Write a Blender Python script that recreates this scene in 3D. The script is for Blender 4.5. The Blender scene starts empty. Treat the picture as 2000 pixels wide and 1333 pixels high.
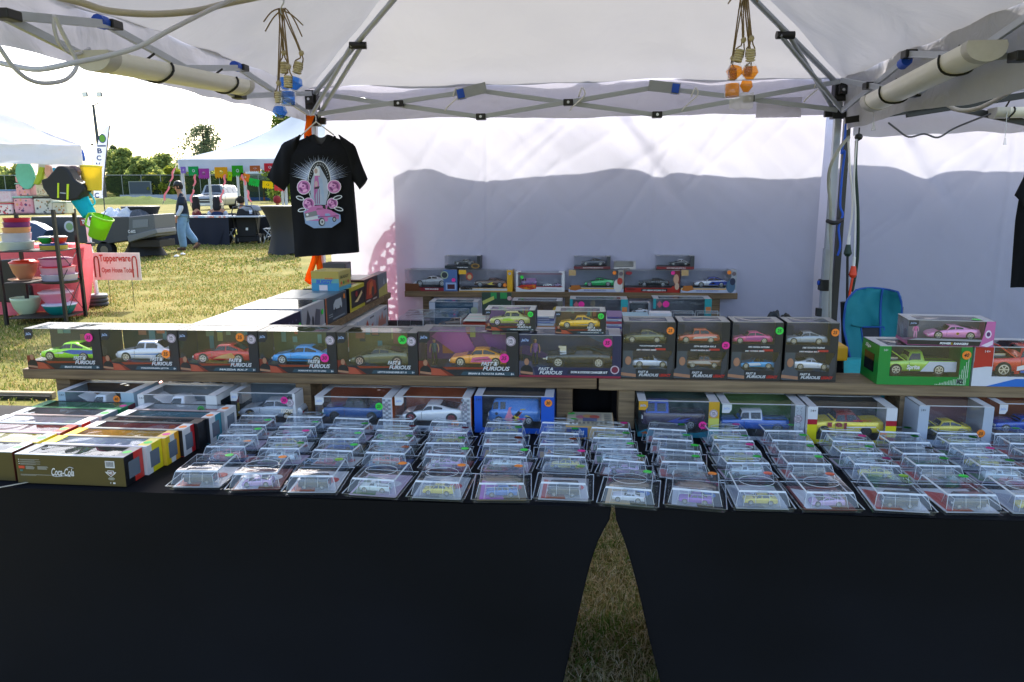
import bpy, bmesh, math, random
import numpy as np
from mathutils import Vector, Matrix, noise as mnoise
R = math.radians
rnd = random.Random(7)
SC = bpy.context.scene
COL = SC.collection
# ---------------------------------------------------------------- camera
CH = 1.55; FPX = 1500.0; YAW = R(5.5); PIT = R(11.2); ROLL = R(-0.35)
Fv = Vector((-math.sin(YAW)*math.cos(PIT), math.cos(YAW)*math.cos(PIT), -math.sin(PIT)))
R0 = Vector((math.cos(YAW), math.sin(YAW), 0)); U0 = R0.cross(Fv)
Rv = R0*math.cos(ROLL)+U0*math.sin(ROLL); Uv = -R0*math.sin(ROLL)+U0*math.cos(ROLL)
O = Vector((0, 0, CH))
def P(x, y, X=None, Y=None, Z=None):
    """photo pixel -> world point on the plane X=, Y= or Z="""
    r = Fv + Rv*((x-1000)/FPX) - Uv*((y-666.5)/FPX)
    if X is not None: t = X/r.x
    elif Y is not None: t = Y/r.y
    else: t = (Z-CH)/r.z
    return O + r*t
cd = bpy.data.cameras.new('camera'); cam = bpy.data.objects.new('camera', cd); COL.objects.link(cam)
cd.sensor_width = 36; cd.lens = FPX*36/2000; cd.clip_start = .05; cd.clip_end = 2000
cam.matrix_world = Matrix(((Rv.x, Uv.x, -Fv.x, 0), (Rv.y, Uv.y, -Fv.y, 0), (Rv.z, Uv.z, -Fv.z, CH), (0, 0, 0, 1)))
SC.camera = cam
# ---------------------------------------------------------------- light
SUN_EL = R(40); SUN_AZ = R(-13)   # azimuth from +Y, towards +X positive
sdir = Vector((math.sin(SUN_AZ)*math.cos(SUN_EL), math.cos(SUN_AZ)*math.cos(SUN_EL), math.sin(SUN_EL)))
w = bpy.data.worlds.new('World'); SC.world = w; w.use_nodes = True
nt = w.node_tree; bg = nt.nodes['Background']
sky = nt.nodes.new('ShaderNodeTexSky'); sky.sky_type = 'NISHITA'; sky.sun_disc = False
sky.sun_elevation = SUN_EL; sky.sun_rotation = SUN_AZ; sky.air_density = 1.0; sky.dust_density = 2.5; sky.ozone_density = .6
nt.links.new(sky.outputs[0], bg.inputs[0]); bg.inputs[1].default_value = .15
sd = bpy.data.lights.new('sun', 'SUN'); sd.energy = 3.0; sd.angle = R(.6); sd.color = (1, .95, .87)
so = bpy.data.objects.new('sun', sd); COL.objects.link(so); so.rotation_euler = sdir.to_track_quat('Z', 'Y').to_euler()
SC.view_settings.view_transform = 'Standard'; SC.view_settings.look = 'None'
SC.view_settings.exposure = 1.62; SC.view_settings.gamma = 1
SC.cycles.max_bounces = 10; SC.cycles.transparent_max_bounces = 40; SC.cycles.diffuse_bounces = 5
SC.cycles.glossy_bounces = 4; SC.cycles.transmission_bounces = 8; SC.cycles.caustics_reflective = False; SC.cycles.caustics_refractive = False
SC.cycles.sample_clamp_indirect = 6
# ---------------------------------------------------------------- materials
def lin(c):
    if isinstance(c, str):
        c = c.lstrip('#'); c = [int(c[i:i+2], 16)/255 for i in (0, 2, 4)]
    return [(x/12.92 if x <= .04045 else ((x+.055)/1.055)**2.4) for x in c]
_mc = {}
def mat(c, rough=.55, metal=0, spec=.5, var=.06, vs=30, bump=0, bs=60, coat=0):
    k = (c, rough, metal, spec, var, vs, bump, bs, coat)
    if k in _mc: return _mc[k]
    m = bpy.data.materials.new('paint_'+str(c).lstrip('#')); m.use_nodes = True; n = m.node_tree.nodes; l = m.node_tree.links
    b = n['Principled BSDF']; b.inputs['Roughness'].default_value = rough; b.inputs['Metallic'].default_value = metal
    b.inputs['Specular IOR Level'].default_value = spec; b.inputs['Coat Weight'].default_value = coat
    rgb = lin(c); tc = n.new('ShaderNodeTexCoord')
    nz = n.new('ShaderNodeTexNoise'); nz.inputs['Scale'].default_value = vs; nz.inputs['Detail'].default_value = 4
    l.new(tc.outputs['Object'], nz.inputs['Vector'])
    mx = n.new('ShaderNodeMix'); mx.data_type = 'RGBA'
    mx.inputs[6].default_value = [max(0, x*(1-var*2)) for x in rgb]+[1]; mx.inputs[7].default_value = [min(1, x*(1+var*2)) for x in rgb]+[1]
    l.new(nz.outputs[0], mx.inputs[0]); l.new(mx.outputs[2], b.inputs['Base Color'])
    if bump:
        n2 = n.new('ShaderNodeTexNoise'); n2.inputs['Scale'].default_value = bs; n2.inputs['Detail'].default_value = 3; l.new(tc.outputs['Object'], n2.inputs['Vector'])
        bp = n.new('ShaderNodeBump'); bp.inputs['Strength'].default_value = bump; bp.inputs['Distance'].default_value = .01
        l.new(n2.outputs[0], bp.inputs['Height']); l.new(bp.outputs[0], b.inputs['Normal'])
    _mc[k] = m; return m
def film(name, tint=(1, 1, 1), body=.012, bodyc=(.8, .85, .9), rough=.04, bump=.25, bs=9, ior=1.5):
    if name in _mc: return _mc[name]
    m = bpy.data.materials.new(name); m.use_nodes = True; n = m.node_tree.nodes; l = m.node_tree.links; n.remove(n['Principled BSDF'])
    out = n['Material Output']; tr = n.new('ShaderNodeBsdfTransparent'); tr.inputs[0].default_value = (*tint, 1)
    gl = n.new('ShaderNodeBsdfGlossy'); gl.inputs['Roughness'].default_value = rough
    df = n.new('ShaderNodeBsdfDiffuse'); df.inputs[0].default_value = (*bodyc, 1)
    fr = n.new('ShaderNodeFresnel'); fr.inputs[0].default_value = ior
    tc = n.new('ShaderNodeTexCoord'); nz = n.new('ShaderNodeTexNoise'); nz.inputs['Scale'].default_value = bs; nz.inputs['Detail'].default_value = 1.5
    nz.inputs['Distortion'].default_value = .6
    l.new(tc.outputs['Object'], nz.inputs['Vector'])
    bp = n.new('ShaderNodeBump'); bp.inputs['Strength'].default_value = bump; bp.inputs['Distance'].default_value = .02
    l.new(nz.outputs[0], bp.inputs['Height']); l.new(bp.outputs[0], gl.inputs['Normal']); l.new(bp.outputs[0], fr.inputs['Normal'])
    m1 = n.new('ShaderNodeMixShader'); m1.inputs[0].default_value = body; l.new(tr.outputs[0], m1.inputs[1]); l.new(df.outputs[0], m1.inputs[2])
    ge = n.new('ShaderNodeNewGeometry'); sb_ = n.new('ShaderNodeMath'); sb_.operation = 'SUBTRACT'; sb_.inputs[0].default_value = 1; l.new(ge.outputs['Backfacing'], sb_.inputs[1])
    mu = n.new('ShaderNodeMath'); mu.operation = 'MULTIPLY'; l.new(fr.outputs[0], mu.inputs[0]); l.new(sb_.outputs[0], mu.inputs[1])
    m2 = n.new('ShaderNodeMixShader'); l.new(mu.outputs[0], m2.inputs[0]); l.new(m1.outputs[0], m2.inputs[1]); l.new(gl.outputs[0], m2.inputs[2])
    l.new(m2.outputs[0], out.inputs[0]); _mc[name] = m; return m
def cloth(name, c, trl=.4, tc_=None, bump=.3, bs=3, rough=.8, stretch=None):
    """thin woven fabric that lets light through"""
    if name in _mc: return _mc[name]
    m = bpy.data.materials.new(name); m.use_nodes = True; n = m.node_tree.nodes; l = m.node_tree.links; n.remove(n['Principled BSDF'])
    out = n['Material Output']; d = n.new('ShaderNodeBsdfDiffuse'); t = n.new('ShaderNodeBsdfTranslucent')
    rgb = lin(c); t2 = lin(tc_ or c)
    tc = n.new('ShaderNodeTexCoord'); mp = n.new('ShaderNodeMapping'); l.new(tc.outputs['Object'], mp.inputs[0])
    if stretch: mp.inputs['Scale'].default_value = stretch; mp.inputs['Rotation'].default_value = (0, R(35), 0)
    nz = n.new('ShaderNodeTexNoise'); nz.inputs['Scale'].default_value = bs; nz.inputs['Detail'].default_value = 5; nz.inputs['Distortion'].default_value = .8
    l.new(mp.outputs[0], nz.inputs['Vector'])
    n2 = n.new('ShaderNodeTexNoise'); n2.inputs['Scale'].default_value = 1.3; n2.inputs['Detail'].default_value = 6; l.new(tc.outputs['Object'], n2.inputs['Vector'])
    for sh, col in ((d, rgb), (t, t2)):
        mx = n.new('ShaderNodeMix'); mx.data_type = 'RGBA'; mx.inputs[6].default_value = [x*.9 for x in col]+[1]; mx.inputs[7].default_value = [min(1, x*1.06) for x in col]+[1]
        l.new(n2.outputs[0], mx.inputs[0]); l.new(mx.outputs[2], sh.inputs[0])
    bp = n.new('ShaderNodeBump'); bp.inputs['Strength'].default_value = bump; bp.inputs['Distance'].default_value = .05
    l.new(nz.outputs[0], bp.inputs['Height']); l.new(bp.outputs[0], d.inputs['Normal']); l.new(bp.outputs[0], t.inputs['Normal'])
    mx = n.new('ShaderNodeMixShader'); mx.inputs[0].default_value = trl; l.new(d.outputs[0], mx.inputs[1]); l.new(t.outputs[0], mx.inputs[2]); l.new(mx.outputs[0], out.inputs[0])
    _mc[name] = m; return m
def wood(name, c1, c2, sc=(2, 40, 40)):
    if name in _mc: return _mc[name]
    m = bpy.data.materials.new(name); m.use_nodes = True; n = m.node_tree.nodes; l = m.node_tree.links; b = n['Principled BSDF']
    tc = n.new('ShaderNodeTexCoord'); mp = n.new('ShaderNodeMapping'); mp.inputs['Scale'].default_value = sc; l.new(tc.outputs['Object'], mp.inputs[0])
    nz = n.new('ShaderNodeTexNoise'); nz.inputs['Scale'].default_value = 1; nz.inputs['Detail'].default_value = 6; nz.inputs['Distortion'].default_value = 1.2; l.new(mp.outputs[0], nz.inputs['Vector'])
    n3 = n.new('ShaderNodeTexNoise'); n3.inputs['Scale'].default_value = 5; n3.inputs['Detail'].default_value = 2; l.new(tc.outputs['Object'], n3.inputs['Vector'])
    ad = n.new('ShaderNodeMath'); ad.operation = 'MULTIPLY_ADD'; ad.inputs[1].default_value = .35; l.new(n3.outputs[0], ad.inputs[0]); l.new(nz.outputs[0], ad.inputs[2])
    cr = n.new('ShaderNodeValToRGB'); cr.color_ramp.elements[0].position = .42; cr.color_ramp.elements[1].position = .85
    cr.color_ramp.elements[0].color = [*lin(c1), 1]; cr.color_ramp.elements[1].color = [*lin(c2), 1]; l.new(ad.outputs[0], cr.inputs[0]); l.new(cr.outputs[0], b.inputs['Base Color'])
    b.inputs['Roughness'].default_value = .65; bp = n.new('ShaderNodeBump'); bp.inputs['Strength'].default_value = .3; bp.inputs['Distance'].default_value = .003
    l.new(nz.outputs[0], bp.inputs['Height']); l.new(bp.outputs[0], b.inputs['Normal']); _mc[name] = m; return m
# ---------------------------------------------------------------- mesh builder
_gl = {}
def glyph(s, bold=0.0, shear=0.0):
    k = (s, bold, shear)
    if k not in _gl:
        c = bpy.data.curves.new('t', 'FONT'); c.body = s; c.size = 1; c.offset = bold; c.shear = shear; c.resolution_u = 3; c.space_character = 1.0
        o = bpy.data.objects.new('t', c); me = bpy.data.meshes.new_from_object(o)
        vs = [(v.co.x, v.co.y) for v in me.vertices]; fs = [tuple(p.vertices) for p in me.polygons]
        bpy.data.objects.remove(o); bpy.data.curves.remove(c); bpy.data.meshes.remove(me)
        x0 = min(v[0] for v in vs); x1 = max(v[0] for v in vs); y0 = min(v[1] for v in vs); y1 = max(v[1] for v in vs)
        _gl[k] = ([((v[0]-x0)/(x1-x0), (v[1]-y0)/(y1-y0)) for v in vs], fs)
    return _gl[k]
class MB:
    def __init__(s): s.v = []; s.f = []; s.m = []; s.sm = []
    def add(s, vs, fs, m, sm=False, M=None):
        b = len(s.v)
        s.v += [tuple(M @ Vector(v)) if M else tuple(v) for v in vs]
        for f in fs: s.f.append(tuple(i+b for i in f)); s.m.append(m); s.sm.append(sm)
        return s
    def box(s, x0, y0, z0, x1, y1, z1, m, M=None):
        v = [(x, y, z) for z in (z0, z1) for y in (y0, y1) for x in (x0, x1)]
        return s.add(v, [(0, 2, 3, 1), (4, 5, 7, 6), (0, 1, 5, 4), (2, 6, 7, 3), (0, 4, 6, 2), (1, 3, 7, 5)], m, False, M)
    def cyl(s, p0, p1, r0, r1, m, n=12, caps=True, sm=True):
        p0 = Vector(p0); p1 = Vector(p1); d = (p1-p0).normalized(); a = d.orthogonal().normalized(); b = d.cross(a)
        v = []
        for p, r in ((p0, r0), (p1, r1)):
            v += [tuple(p+(a*math.cos(t)+b*math.sin(t))*r) for t in [2*math.pi*i/n for i in range(n)]]
        s.add(v, [(i, (i+1) % n, n+(i+1) % n, n+i) for i in range(n)], m, sm)
        if caps: s.add(v, [tuple(range(n-1, -1, -1)), tuple(range(n, 2*n))], m, False)
        return s
    def bar(s, p0, p1, w, h, m, up=(0, 0, 1)):
        p0 = Vector(p0); p1 = Vector(p1); d = (p1-p0).normalized(); u = Vector(up); a = d.cross(u).normalized(); u = a.cross(d)
        v = [tuple(p+a*sa*w/2+u*su*h/2) for p in (p0, p1) for su in (-1, 1) for sa in (-1, 1)]
        return s.add(v, [(0, 1, 3, 2), (4, 6, 7, 5), (0, 4, 5, 1), (2, 3, 7, 6), (0, 2, 6, 4), (1, 5, 7, 3)], m)
    def tube(s, pts, r, m, n=7, smooth=3):
        pts = [Vector(p) for p in pts]
        if smooth and len(pts) > 2:
            q = []
            for i in range(len(pts)-1):
                a = pts[max(0, i-1)]; b = pts[i]; c = pts[i+1]; d = pts[min(len(pts)-1, i+2)]
                for k in range(smooth):
                    t = k/smooth; q.append(.5*((2*b)+(c-a)*t+(2*a-5*b+4*c-d)*t*t+(3*b-a-3*c+d)*t**3))
            pts = q+[pts[-1]]
        v = []; up = None
        for i, p in enumerate(pts):
            d = (pts[min(i+1, len(pts)-1)]-pts[max(i-1, 0)]).normalized()
            up = d.orthogonal().normalized() if up is None else (up-d*up.dot(d)).normalized()
            b = d.cross(up); rr = r(i/(len(pts)-1)) if callable(r) else r
            v += [tuple(p+(up*math.cos(t)+b*math.sin(t))*rr) for t in [2*math.pi*j/n for j in range(n)]]
        f = [(i*n+j, i*n+(j+1) % n, (i+1)*n+(j+1) % n, (i+1)*n+j) for i in range(len(pts)-1) for j in range(n)]
        f += [tuple(range(n-1, -1, -1)), tuple(range((len(pts)-1)*n, len(pts)*n))]
        return s.add(v, f, m, True)
    def lathe(s, prof, m, n=24, c=(0, 0, 0), M=None, sm=True, sx=1, sy=1):
        v = [(c[0]+r*math.cos(2*math.pi*j/n)*sx, c[1]+r*math.sin(2*math.pi*j/n)*sy, c[2]+z) for r, z in prof for j in range(n)]
        return s.add(v, [(i*n+j, i*n+(j+1) % n, (i+1)*n+(j+1) % n, (i+1)*n+j) for i in range(len(prof)-1) for j in range(n)], m, sm, M)
    def prism(s, pts, y0, y1, m, M=None):
        n = len(pts); v = [(x, y0, z) for x, z in pts]+[(x, y1, z) for x, z in pts]
        return s.add(v, [tuple(range(n)), tuple(range(2*n-1, n-1, -1))]+[(i, n+i, n+(i+1) % n, (i+1) % n) for i in range(n)], m, False, M)
    def poly(s, pts, y, m, M=None):
        return s.add([(x, y, z) for x, z in pts], [tuple(range(len(pts)))], m, False, M)
    def disc(s, x, z, r, y, m, n=20, M=None, rz=None):
        return s.poly([(x+r*math.cos(2*math.pi*i/n), z+(rz or r)*math.sin(2*math.pi*i/n)) for i in range(n)], y, m, M)
    def grid(s, fn, nu, nv, m, sm=True):
        v = [tuple(fn(i/nu, j/nv)) for j in range(nv+1) for i in range(nu+1)]
        return s.add(v, [(j*(nu+1)+i, j*(nu+1)+i+1, (j+1)*(nu+1)+i+1, (j+1)*(nu+1)+i) for j in range(nv) for i in range(nu)], m, sm)
    def text(s, t, x0, z0, w, h, y, m, bold=0.0, shear=0.0, M=None):
        vs, fs = glyph(t, bold, shear)
        return s.add([(x0+a*w, y, z0+b*h) for a, b in vs], fs, m, False, M)
    def build(s, name, parent=None, loc=None, bevel=0, sub=0, solid=0):
        me = bpy.data.meshes.new(name); me.from_pydata(s.v, [], s.f)
        ms = []
        idx = []
        for m in s.m:
            if m not in ms: ms.append(m)
            idx.append(ms.index(m))
        for m in ms: me.materials.append(m)
        me.polygons.foreach_set('material_index', idx); me.polygons.foreach_set('use_smooth', s.sm); me.update()
        o = bpy.data.objects.new(name, me); COL.objects.link(o)
        if loc is not None: o.location = loc
        if parent is not None: o.parent = parent
        if solid:
            q = o.modifiers.new('solid', 'SOLIDIFY'); q.thickness = solid; q.offset = 0
        if bevel:
            q = o.modifiers.new('bevel', 'BEVEL'); q.width = bevel; q.segments = 2; q.limit_method = 'ANGLE'; q.angle_limit = R(40)
        if sub:
            q = o.modifiers.new('sub', 'SUBSURF'); q.levels = sub; q.render_levels = sub
        return o
def thing(name, label, cat, loc=(0, 0, 0), rz=0, group=None):
    o = bpy.data.objects.new(name, None); COL.objects.link(o); o.empty_display_size = .1
    o.location = loc; o.rotation_euler = (0, 0, rz); o['label'] = label; o['category'] = cat
    if group: o['group'] = group
    return o
def tag(o, label, cat, group=None, kind=None):
    o['label'] = label; o['category'] = cat
    if group: o['group'] = group
    if kind: o['kind'] = kind
    return o
def struct(o, kind='structure'): o['kind'] = kind; return o
def copy_tree(o, parent=None):
    c = o.copy(); COL.objects.link(c)
    if parent: c.parent = parent
    for ch in o.children: copy_tree(ch, c)
    return c
def fbm(x, y, z=0, o=3):
    return mnoise.fractal(Vector((x, y, z)), 1.0, 2.0, o)
BLACK = mat('15161a', .5); WHITE = mat('e8e8ea', .5); CHROME = mat('d4d8e0', .25, .6, var=.01); TYRE = mat('141416', .7)
GLASSY = mat('14181e', .08, 0, .8, var=0); ORANGE = mat('ff8a2a', .5); PINK = mat('f02c98', .5); GREEN = mat('3ddc4c', .5); INK = mat('202020', .6)
FILM = film('clear_film', ior=1.7); CASEP = film('clear_case_plastic', tint=(.93, .95, .97), body=.03, bodyc=(.82, .85, .9), rough=.04, bump=.16, bs=12, ior=1.8)
EDGEP = mat('dde2e8', .2, 0, .8)  # pale plastic edges, their bright highlight put into the colour
STK = {'o': ORANGE, 'p': PINK, 'g': GREEN}
# ================================================================ main canopy
XL, XR, YB, YF = -1.63, 1.40, 4.65, 1.62
ZE = 2.12; PK = Vector(((XL+XR)/2, (YB+YF)/2, 2.98))
STEEL = mat('aeb4be', .35, .35, var=.03); JOINT = mat('17181b', .45); BLUE = mat('1450c8', .5); WFAB = cloth('canopy_fabric', 'd0d1d2', .27, 'a8a8ae', bump=.35, bs=2.2)
VALF = cloth('valance_fabric', 'd4d3dc', .32, 'b6b5c4', bump=.3, bs=4); WALLF = cloth('wall_fabric', 'aeb3cc', .40, 'd2d2dc', bump=.14, bs=2.0, stretch=(2.2, 1, .7))
can = thing('market_canopy', 'white pop-up canopy on a grey folding frame over the toy tables', 'canopy', (XL, YB, 0))
def L(p): return Vector(p)-Vector((XL, YB, 0))
def roof(u, v, A, B):
    q = (A*(1-u)+B*u)*(1-v)+PK*v
    k = math.sin(math.pi*u)*v*(1-v)*1.2
    nn = fbm(q.x*1.7, q.y*1.7, 3)*.022
    # gathers running from the corners
    for c in (A, B):
        dd = (q-c).length; a = math.atan2((q-c).z, abs((q-c).x)+abs((q-c).y)+1e-3); nn += math.sin(a*46)*.010*math.exp(-dd*1.6)
    return L(q + Vector((0, 0, -.05*k+nn+.03)))
A = Vector((XL-.03, YB+.03, ZE)); B = Vector((XR+.03, YB+.03, ZE)); Cc = Vector((XR+.03, YF, ZE)); D = Vector((XL-.03, YF, ZE))
for nm, a, b in (('roof_panel', A, B), ('roof_panel', B, Cc), ('roof_panel', Cc, D), ('roof_panel', D, A)):
    MB().grid(lambda u, v: roof(u, v*.995, a, b), 60, 40, WFAB).build(nm, can)
def val(a, b, z0, z1, wav, seed, out):
    def fn(u, v):
        p = a*(1-u)+b*u; n = fbm(u*9, v*1.5, seed)
        zb = z0 + .018*fbm(u*5, 1, seed+3)+wav*abs(math.sin(u*math.pi*2.0))
        z = z1*(1-v)+zb*v
        return L((p.x+out.x*(n*.02+v*.02), p.y+out.y*(n*.02+v*.02), z))
    return fn
MB().grid(val(A, B, 1.955, ZE+.04, .012, 2, Vector((0, 1, 0))), 80, 6, VALF).build('valance', can)
MB().grid(val(D, A, 1.955, ZE+.04, .01, 5, Vector((-1, 0, 0))), 80, 6, VALF).build('valance', can)
MB().grid(val(B, Cc, 1.862, ZE+.04, .015, 9, Vector((1, 0, 0))), 90, 8, cloth('side_valance_fabric', 'bdbcc2', .15, 'a0a0a8', bump=.5, bs=6)).build('valance', can)
for x, y in ((XL, YB-.02), (XR, YB-.02)):
    m = MB(); m.bar(L((x, y, 0)), L((x, y, 1.2)), .045, .045, STEEL, (0, 1, 0)); m.bar(L((x, y, 1.1)), L((x, y, ZE)), .037, .037, STEEL, (0, 1, 0)); m.bar(L((x, y, 0)), L((x, y, .006)), .12, .12, STEEL, (0, 1, 0))
    lg = m.build('leg', can, bevel=.004)
    m = MB(); p = L((x, y, ZE)); m.box(p.x-.035, p.y-.035, p.z-.10, p.x+.035, p.y+.035, p.z+.01, JOINT); m.box(p.x-.022, p.y-.07, p.z-.07, p.x+.022, p.y, p.z-.02, JOINT); m.cyl((p.x, p.y-.075, p.z-.045), (p.x, p.y-.03, p.z-.045), .008, .008, CHROME)
    m.build('corner_bracket', can, bevel=.004)
    m = MB(); p = L((x, y, 1.955)); m.box(p.x-.036, p.y-.036, p.z-.03, p.x+.036, p.y+.036, p.z+.035, JOINT); s_ = 1 if x < 0 else -1; m.box(p.x+s_*.02, p.y-.015, p.z-.02, p.x+s_*.075, p.y+.015, p.z+.02, JOINT)
    m.build('slide_bracket', can, bevel=.004)
    m = MB(); p = L((x, y, .99)); s_ = -1; m.box(p.x-.035, p.y-.03, p.z-.035, p.x+.03, p.y+.03, p.z+.03, JOINT); m.cyl((p.x-.045, p.y, p.z+.01), (p.x-.03, p.y, p.z+.01), .013, .013, BLUE)
    m.build('height_lock', can, bevel=.004)
def node(px, py, **k): return L(P(px, py, **k))
def bars(pairs, w=.026, h=.014, up=(0, 0, 1)):
    for a, b, o in pairs:
        MB().bar(a+o, b+o, h, w, STEEL, up).build('truss_bar', can, bevel=.002)
# back truss
T = {}
for k, (x, y) in dict(lt=(622, 183), ll=(622, 224), a1=(780, 203), b1=(940, 229), t1=(935, 177), a2=(1110, 201), b2=(1283, 225), t2=(1283, 171), a3=(1462, 194), rl=(1637, 215), rt=(1640, 160)).items(): T[k] = node(x, y, Y=4.58)
f_ = Vector((0, -.012, 0)); g_ = Vector((0, .010, 0))
bars([(T['lt'], T['b1'], g_), (T['ll'], T['t1'], f_), (T['t1'], T['b2'], g_), (T['b1'], T['t2'], f_), (T['t2'], T['rl'], g_), (T['b2'], T['rt'], f_)])
for k in ('a1', 'b1', 't1', 'a2', 'b2', 't2', 'a3'):
    p = T[k]; MB().box(p.x-.028, p.y-.03, p.z-.018, p.x+.028, p.y+.022, p.z+.018, JOINT).cyl((p.x, p.y-.036, p.z), (p.x, p.y-.03, p.z), .008, .008, CHROME).build('joint', can, bevel=.004)
for k, sx in (('t1', -.1), ('t2', .1)):
    p = T[k]; M_ = Matrix.Translation(p) @ Matrix.Rotation(-.22 if sx < 0 else .13, 4, 'Y')
    m = MB(); m.box(-.05 if sx > 0 else -.125, -.045, -.03, .125 if sx > 0 else .05, -.04, .03, mat('9aa0aa', .4), M_); m.build('velcro_tab', can)
    m = MB(); m.box(sx-.02, -.052, -.025, sx+.02, .02, .025, BLUE, M_); m.build('blue_strap', can, bevel=.003)
# left truss (plane X just inside the left eave)
X1 = XL+.03
S = {}
for k, (x, y) in dict(t0=(10, 30), b0=(-160, 90), t1=(215, 49), b1=(220, 136), c1=(348, 92), t2=(470, 133), b2=(465, 188), lt=(603, 183), ll=(605, 222)).items(): S[k] = node(x, y, X=X1)
f_ = Vector((.012, 0, 0)); g_ = Vector((-.010, 0, 0))
bars([(S['t0'], S['t1'], f_), (S['t0'], S['b1'], g_), (S['t1'], S['b2'], g_), (S['b1'], S['t2'], f_), (S['t2'], S['ll'], g_), (S['b2'], S['lt'], f_)])
for k in ('t0', 't1', 'b1', 't2', 'b2'):
    p = S[k]; MB().box(p.x-.02, p.y-.03, p.z-.014, p.x+.03, p.y+.03, p.z+.014, JOINT).build('joint', can, bevel=.004)
for k in ('t1', 't2'):
    p = S[k]; MB().cyl((p.x, p.y-.07, p.z-.001), (p.x, p.y-.03, p.z), .022, .022, BLUE, 10).build('blue_strap', can)
# right truss
X2 = XR-.03; Q = {}
for k, (x, y) in dict(rt=(1648, 157), rl=(1642, 216), c=(1700, 168), t1=(1778, 106), b1=(1785, 183), b0=(1995, 111), t0=(2060, -10)).items(): Q[k] = node(x, y, X=X2)
bars([(Q['rt'], Q['b1'], g_), (Q['rl'], Q['t1'], -g_), (Q['t1'], Q['b0'], g_), (Q['b1'], Q['t0'], f_)])
for k in ('c', 't1', 'b1', 'b0'):
    p = Q[k]; MB().box(p.x-.03, p.y-.03, p.z-.016, p.x+.02, p.y+.03, p.z+.016, JOINT).build('joint', can, bevel=.004)
p = Q['t1']; MB().cyl((p.x, p.y+.03, p.z-.02), (p.x, p.y+.08, p.z-.03), .024, .024, BLUE, 10).build('blue_strap', can)
# hips
for c, sx in ((A, 1), (B, -1)):
    c2 = Vector((c.x+sx*.03, c.y-.05, ZE-.02)); pk = PK-Vector((0, 0, .05))
    d = (pk-c2); j = c2+d*.27
    MB().cyl(L(c2), L(c2+d*.96), .015, .015, STEEL, 10).build('hip_bar', can)
    MB().cyl(L(j+Vector((.02, 0, -.02))), L((c2.x+sx*.02, c2.y, 1.97)), .012, .012, STEEL, 8).build('brace_bar', can)
    MB().cyl(L(j+Vector((-.03, -.02, -.02))), L((c2.x-sx*.01, c2.y-.05, 1.96)), .012, .012, STEEL, 8).build('brace_bar', can)
    q = L(j); MB().cyl(q+Vector((-.045, -.01, -.02)), q+Vector((.045, .0, -.02)), .02, .02, JOINT, 10).build('joint', can)
# little ties
for x, y, dx in ((885, 190, 18), (1130, 190, 14), (1350, 190, 26), (1590, 172, 20)):
    a = node(x, y, Y=4.55); MB().tube([a, a+Vector((.02, -.01, .05)), a+Vector((.035, 0, .01)), a+Vector((-.03, 0, -.05)), a+Vector((-.05, 0, -.075))], .004, WHITE, 5).build('fabric_tie', can)
m = MB(); a = node(1448, 198, Y=4.53); m.grid(lambda u, v: a+Vector(((u-.5)*.13, -.004*math.sin(u*9), (.5-v)*.085+.004*math.sin(u*14))), 14, 6, film('tape_film', body=.45, bodyc=(.9, .9, .92))); m.build('tape_patch', can)
m = MB(); a = node(1530, 212, Y=4.66); m.box(a.x-.15, a.y, a.z-.05, a.x+.1, a.y+.002, a.z+.06, cloth('label_fabric', 'e8e7ee', .5, 'e0dfe8')); m.build('care_label', can)
# ---------------------------------------------------------------- back walls (each hangs from a frame)
def wallfn(x0, x1, y, z0, z1, seed, ox):
    rr = random.Random(seed); cr = [(x0+(x1-x0)*rr.random(), rr.uniform(1.2, 2.1), rr.uniform(.5, 1.15)*rr.choice((1, 1, 1, 1, 1, -1)), rr.uniform(.3, 1.0), rr.uniform(.008, .02), rr.uniform(.012, .03)) for _ in range(26)]
    def fn(u, v):
        x = x0+(x1-x0)*u; z = z0+(z1-z0)*v
        d = fbm(x*1.2, z*1.2, seed)*.025
        s = (x*.62+z*.78)                 # slanting pulls from the top ties
        d += .014*math.sin(s*9+2*fbm(x, z, seed+4))*max(0, (z-.9))/1.1
        d += .005*fbm(x*6+z*7, z*1.0-x*.6, seed+9)
        d -= .05*math.exp(-((x*.8+z*.62-ox)/.05)**2)*max(0, (z-1.1))
        for cx, cz, a, ln, dp, wd in cr:
            dx, dz = x-cx, z-cz; al = dx*math.cos(a)+dz*math.sin(a); pe = -dx*math.sin(a)+dz*math.cos(a)
            if abs(al) < ln: d -= .3*dp*math.exp(-(pe/wd)**2)*math.cos(al/ln*1.57)
        for xs in (-.62, .38, 2.4, 3.5): d -= .006*math.exp(-((x-xs-.01*z)/.012)**2)
        return (x, y+d, z)
    return fn
w1 = MB().grid(wallfn(-1.60, 1.37, 4.75, .02, 2.2, 1, 1.35), 260, 170, WALLF).build('canopy_wall')
tag(w1, 'white fabric back wall of the canopy behind the top shelf, with a shadow edge', 'tent wall')
w2 = MB().grid(wallfn(1.44, 4.6, 4.76, .02, 2.3, 7, 2.55), 240, 160, WALLF).build('canopy_wall')
tag(w2, 'white fabric wall behind the teal camp chair, right of the canopy pole', 'tent wall')
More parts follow.
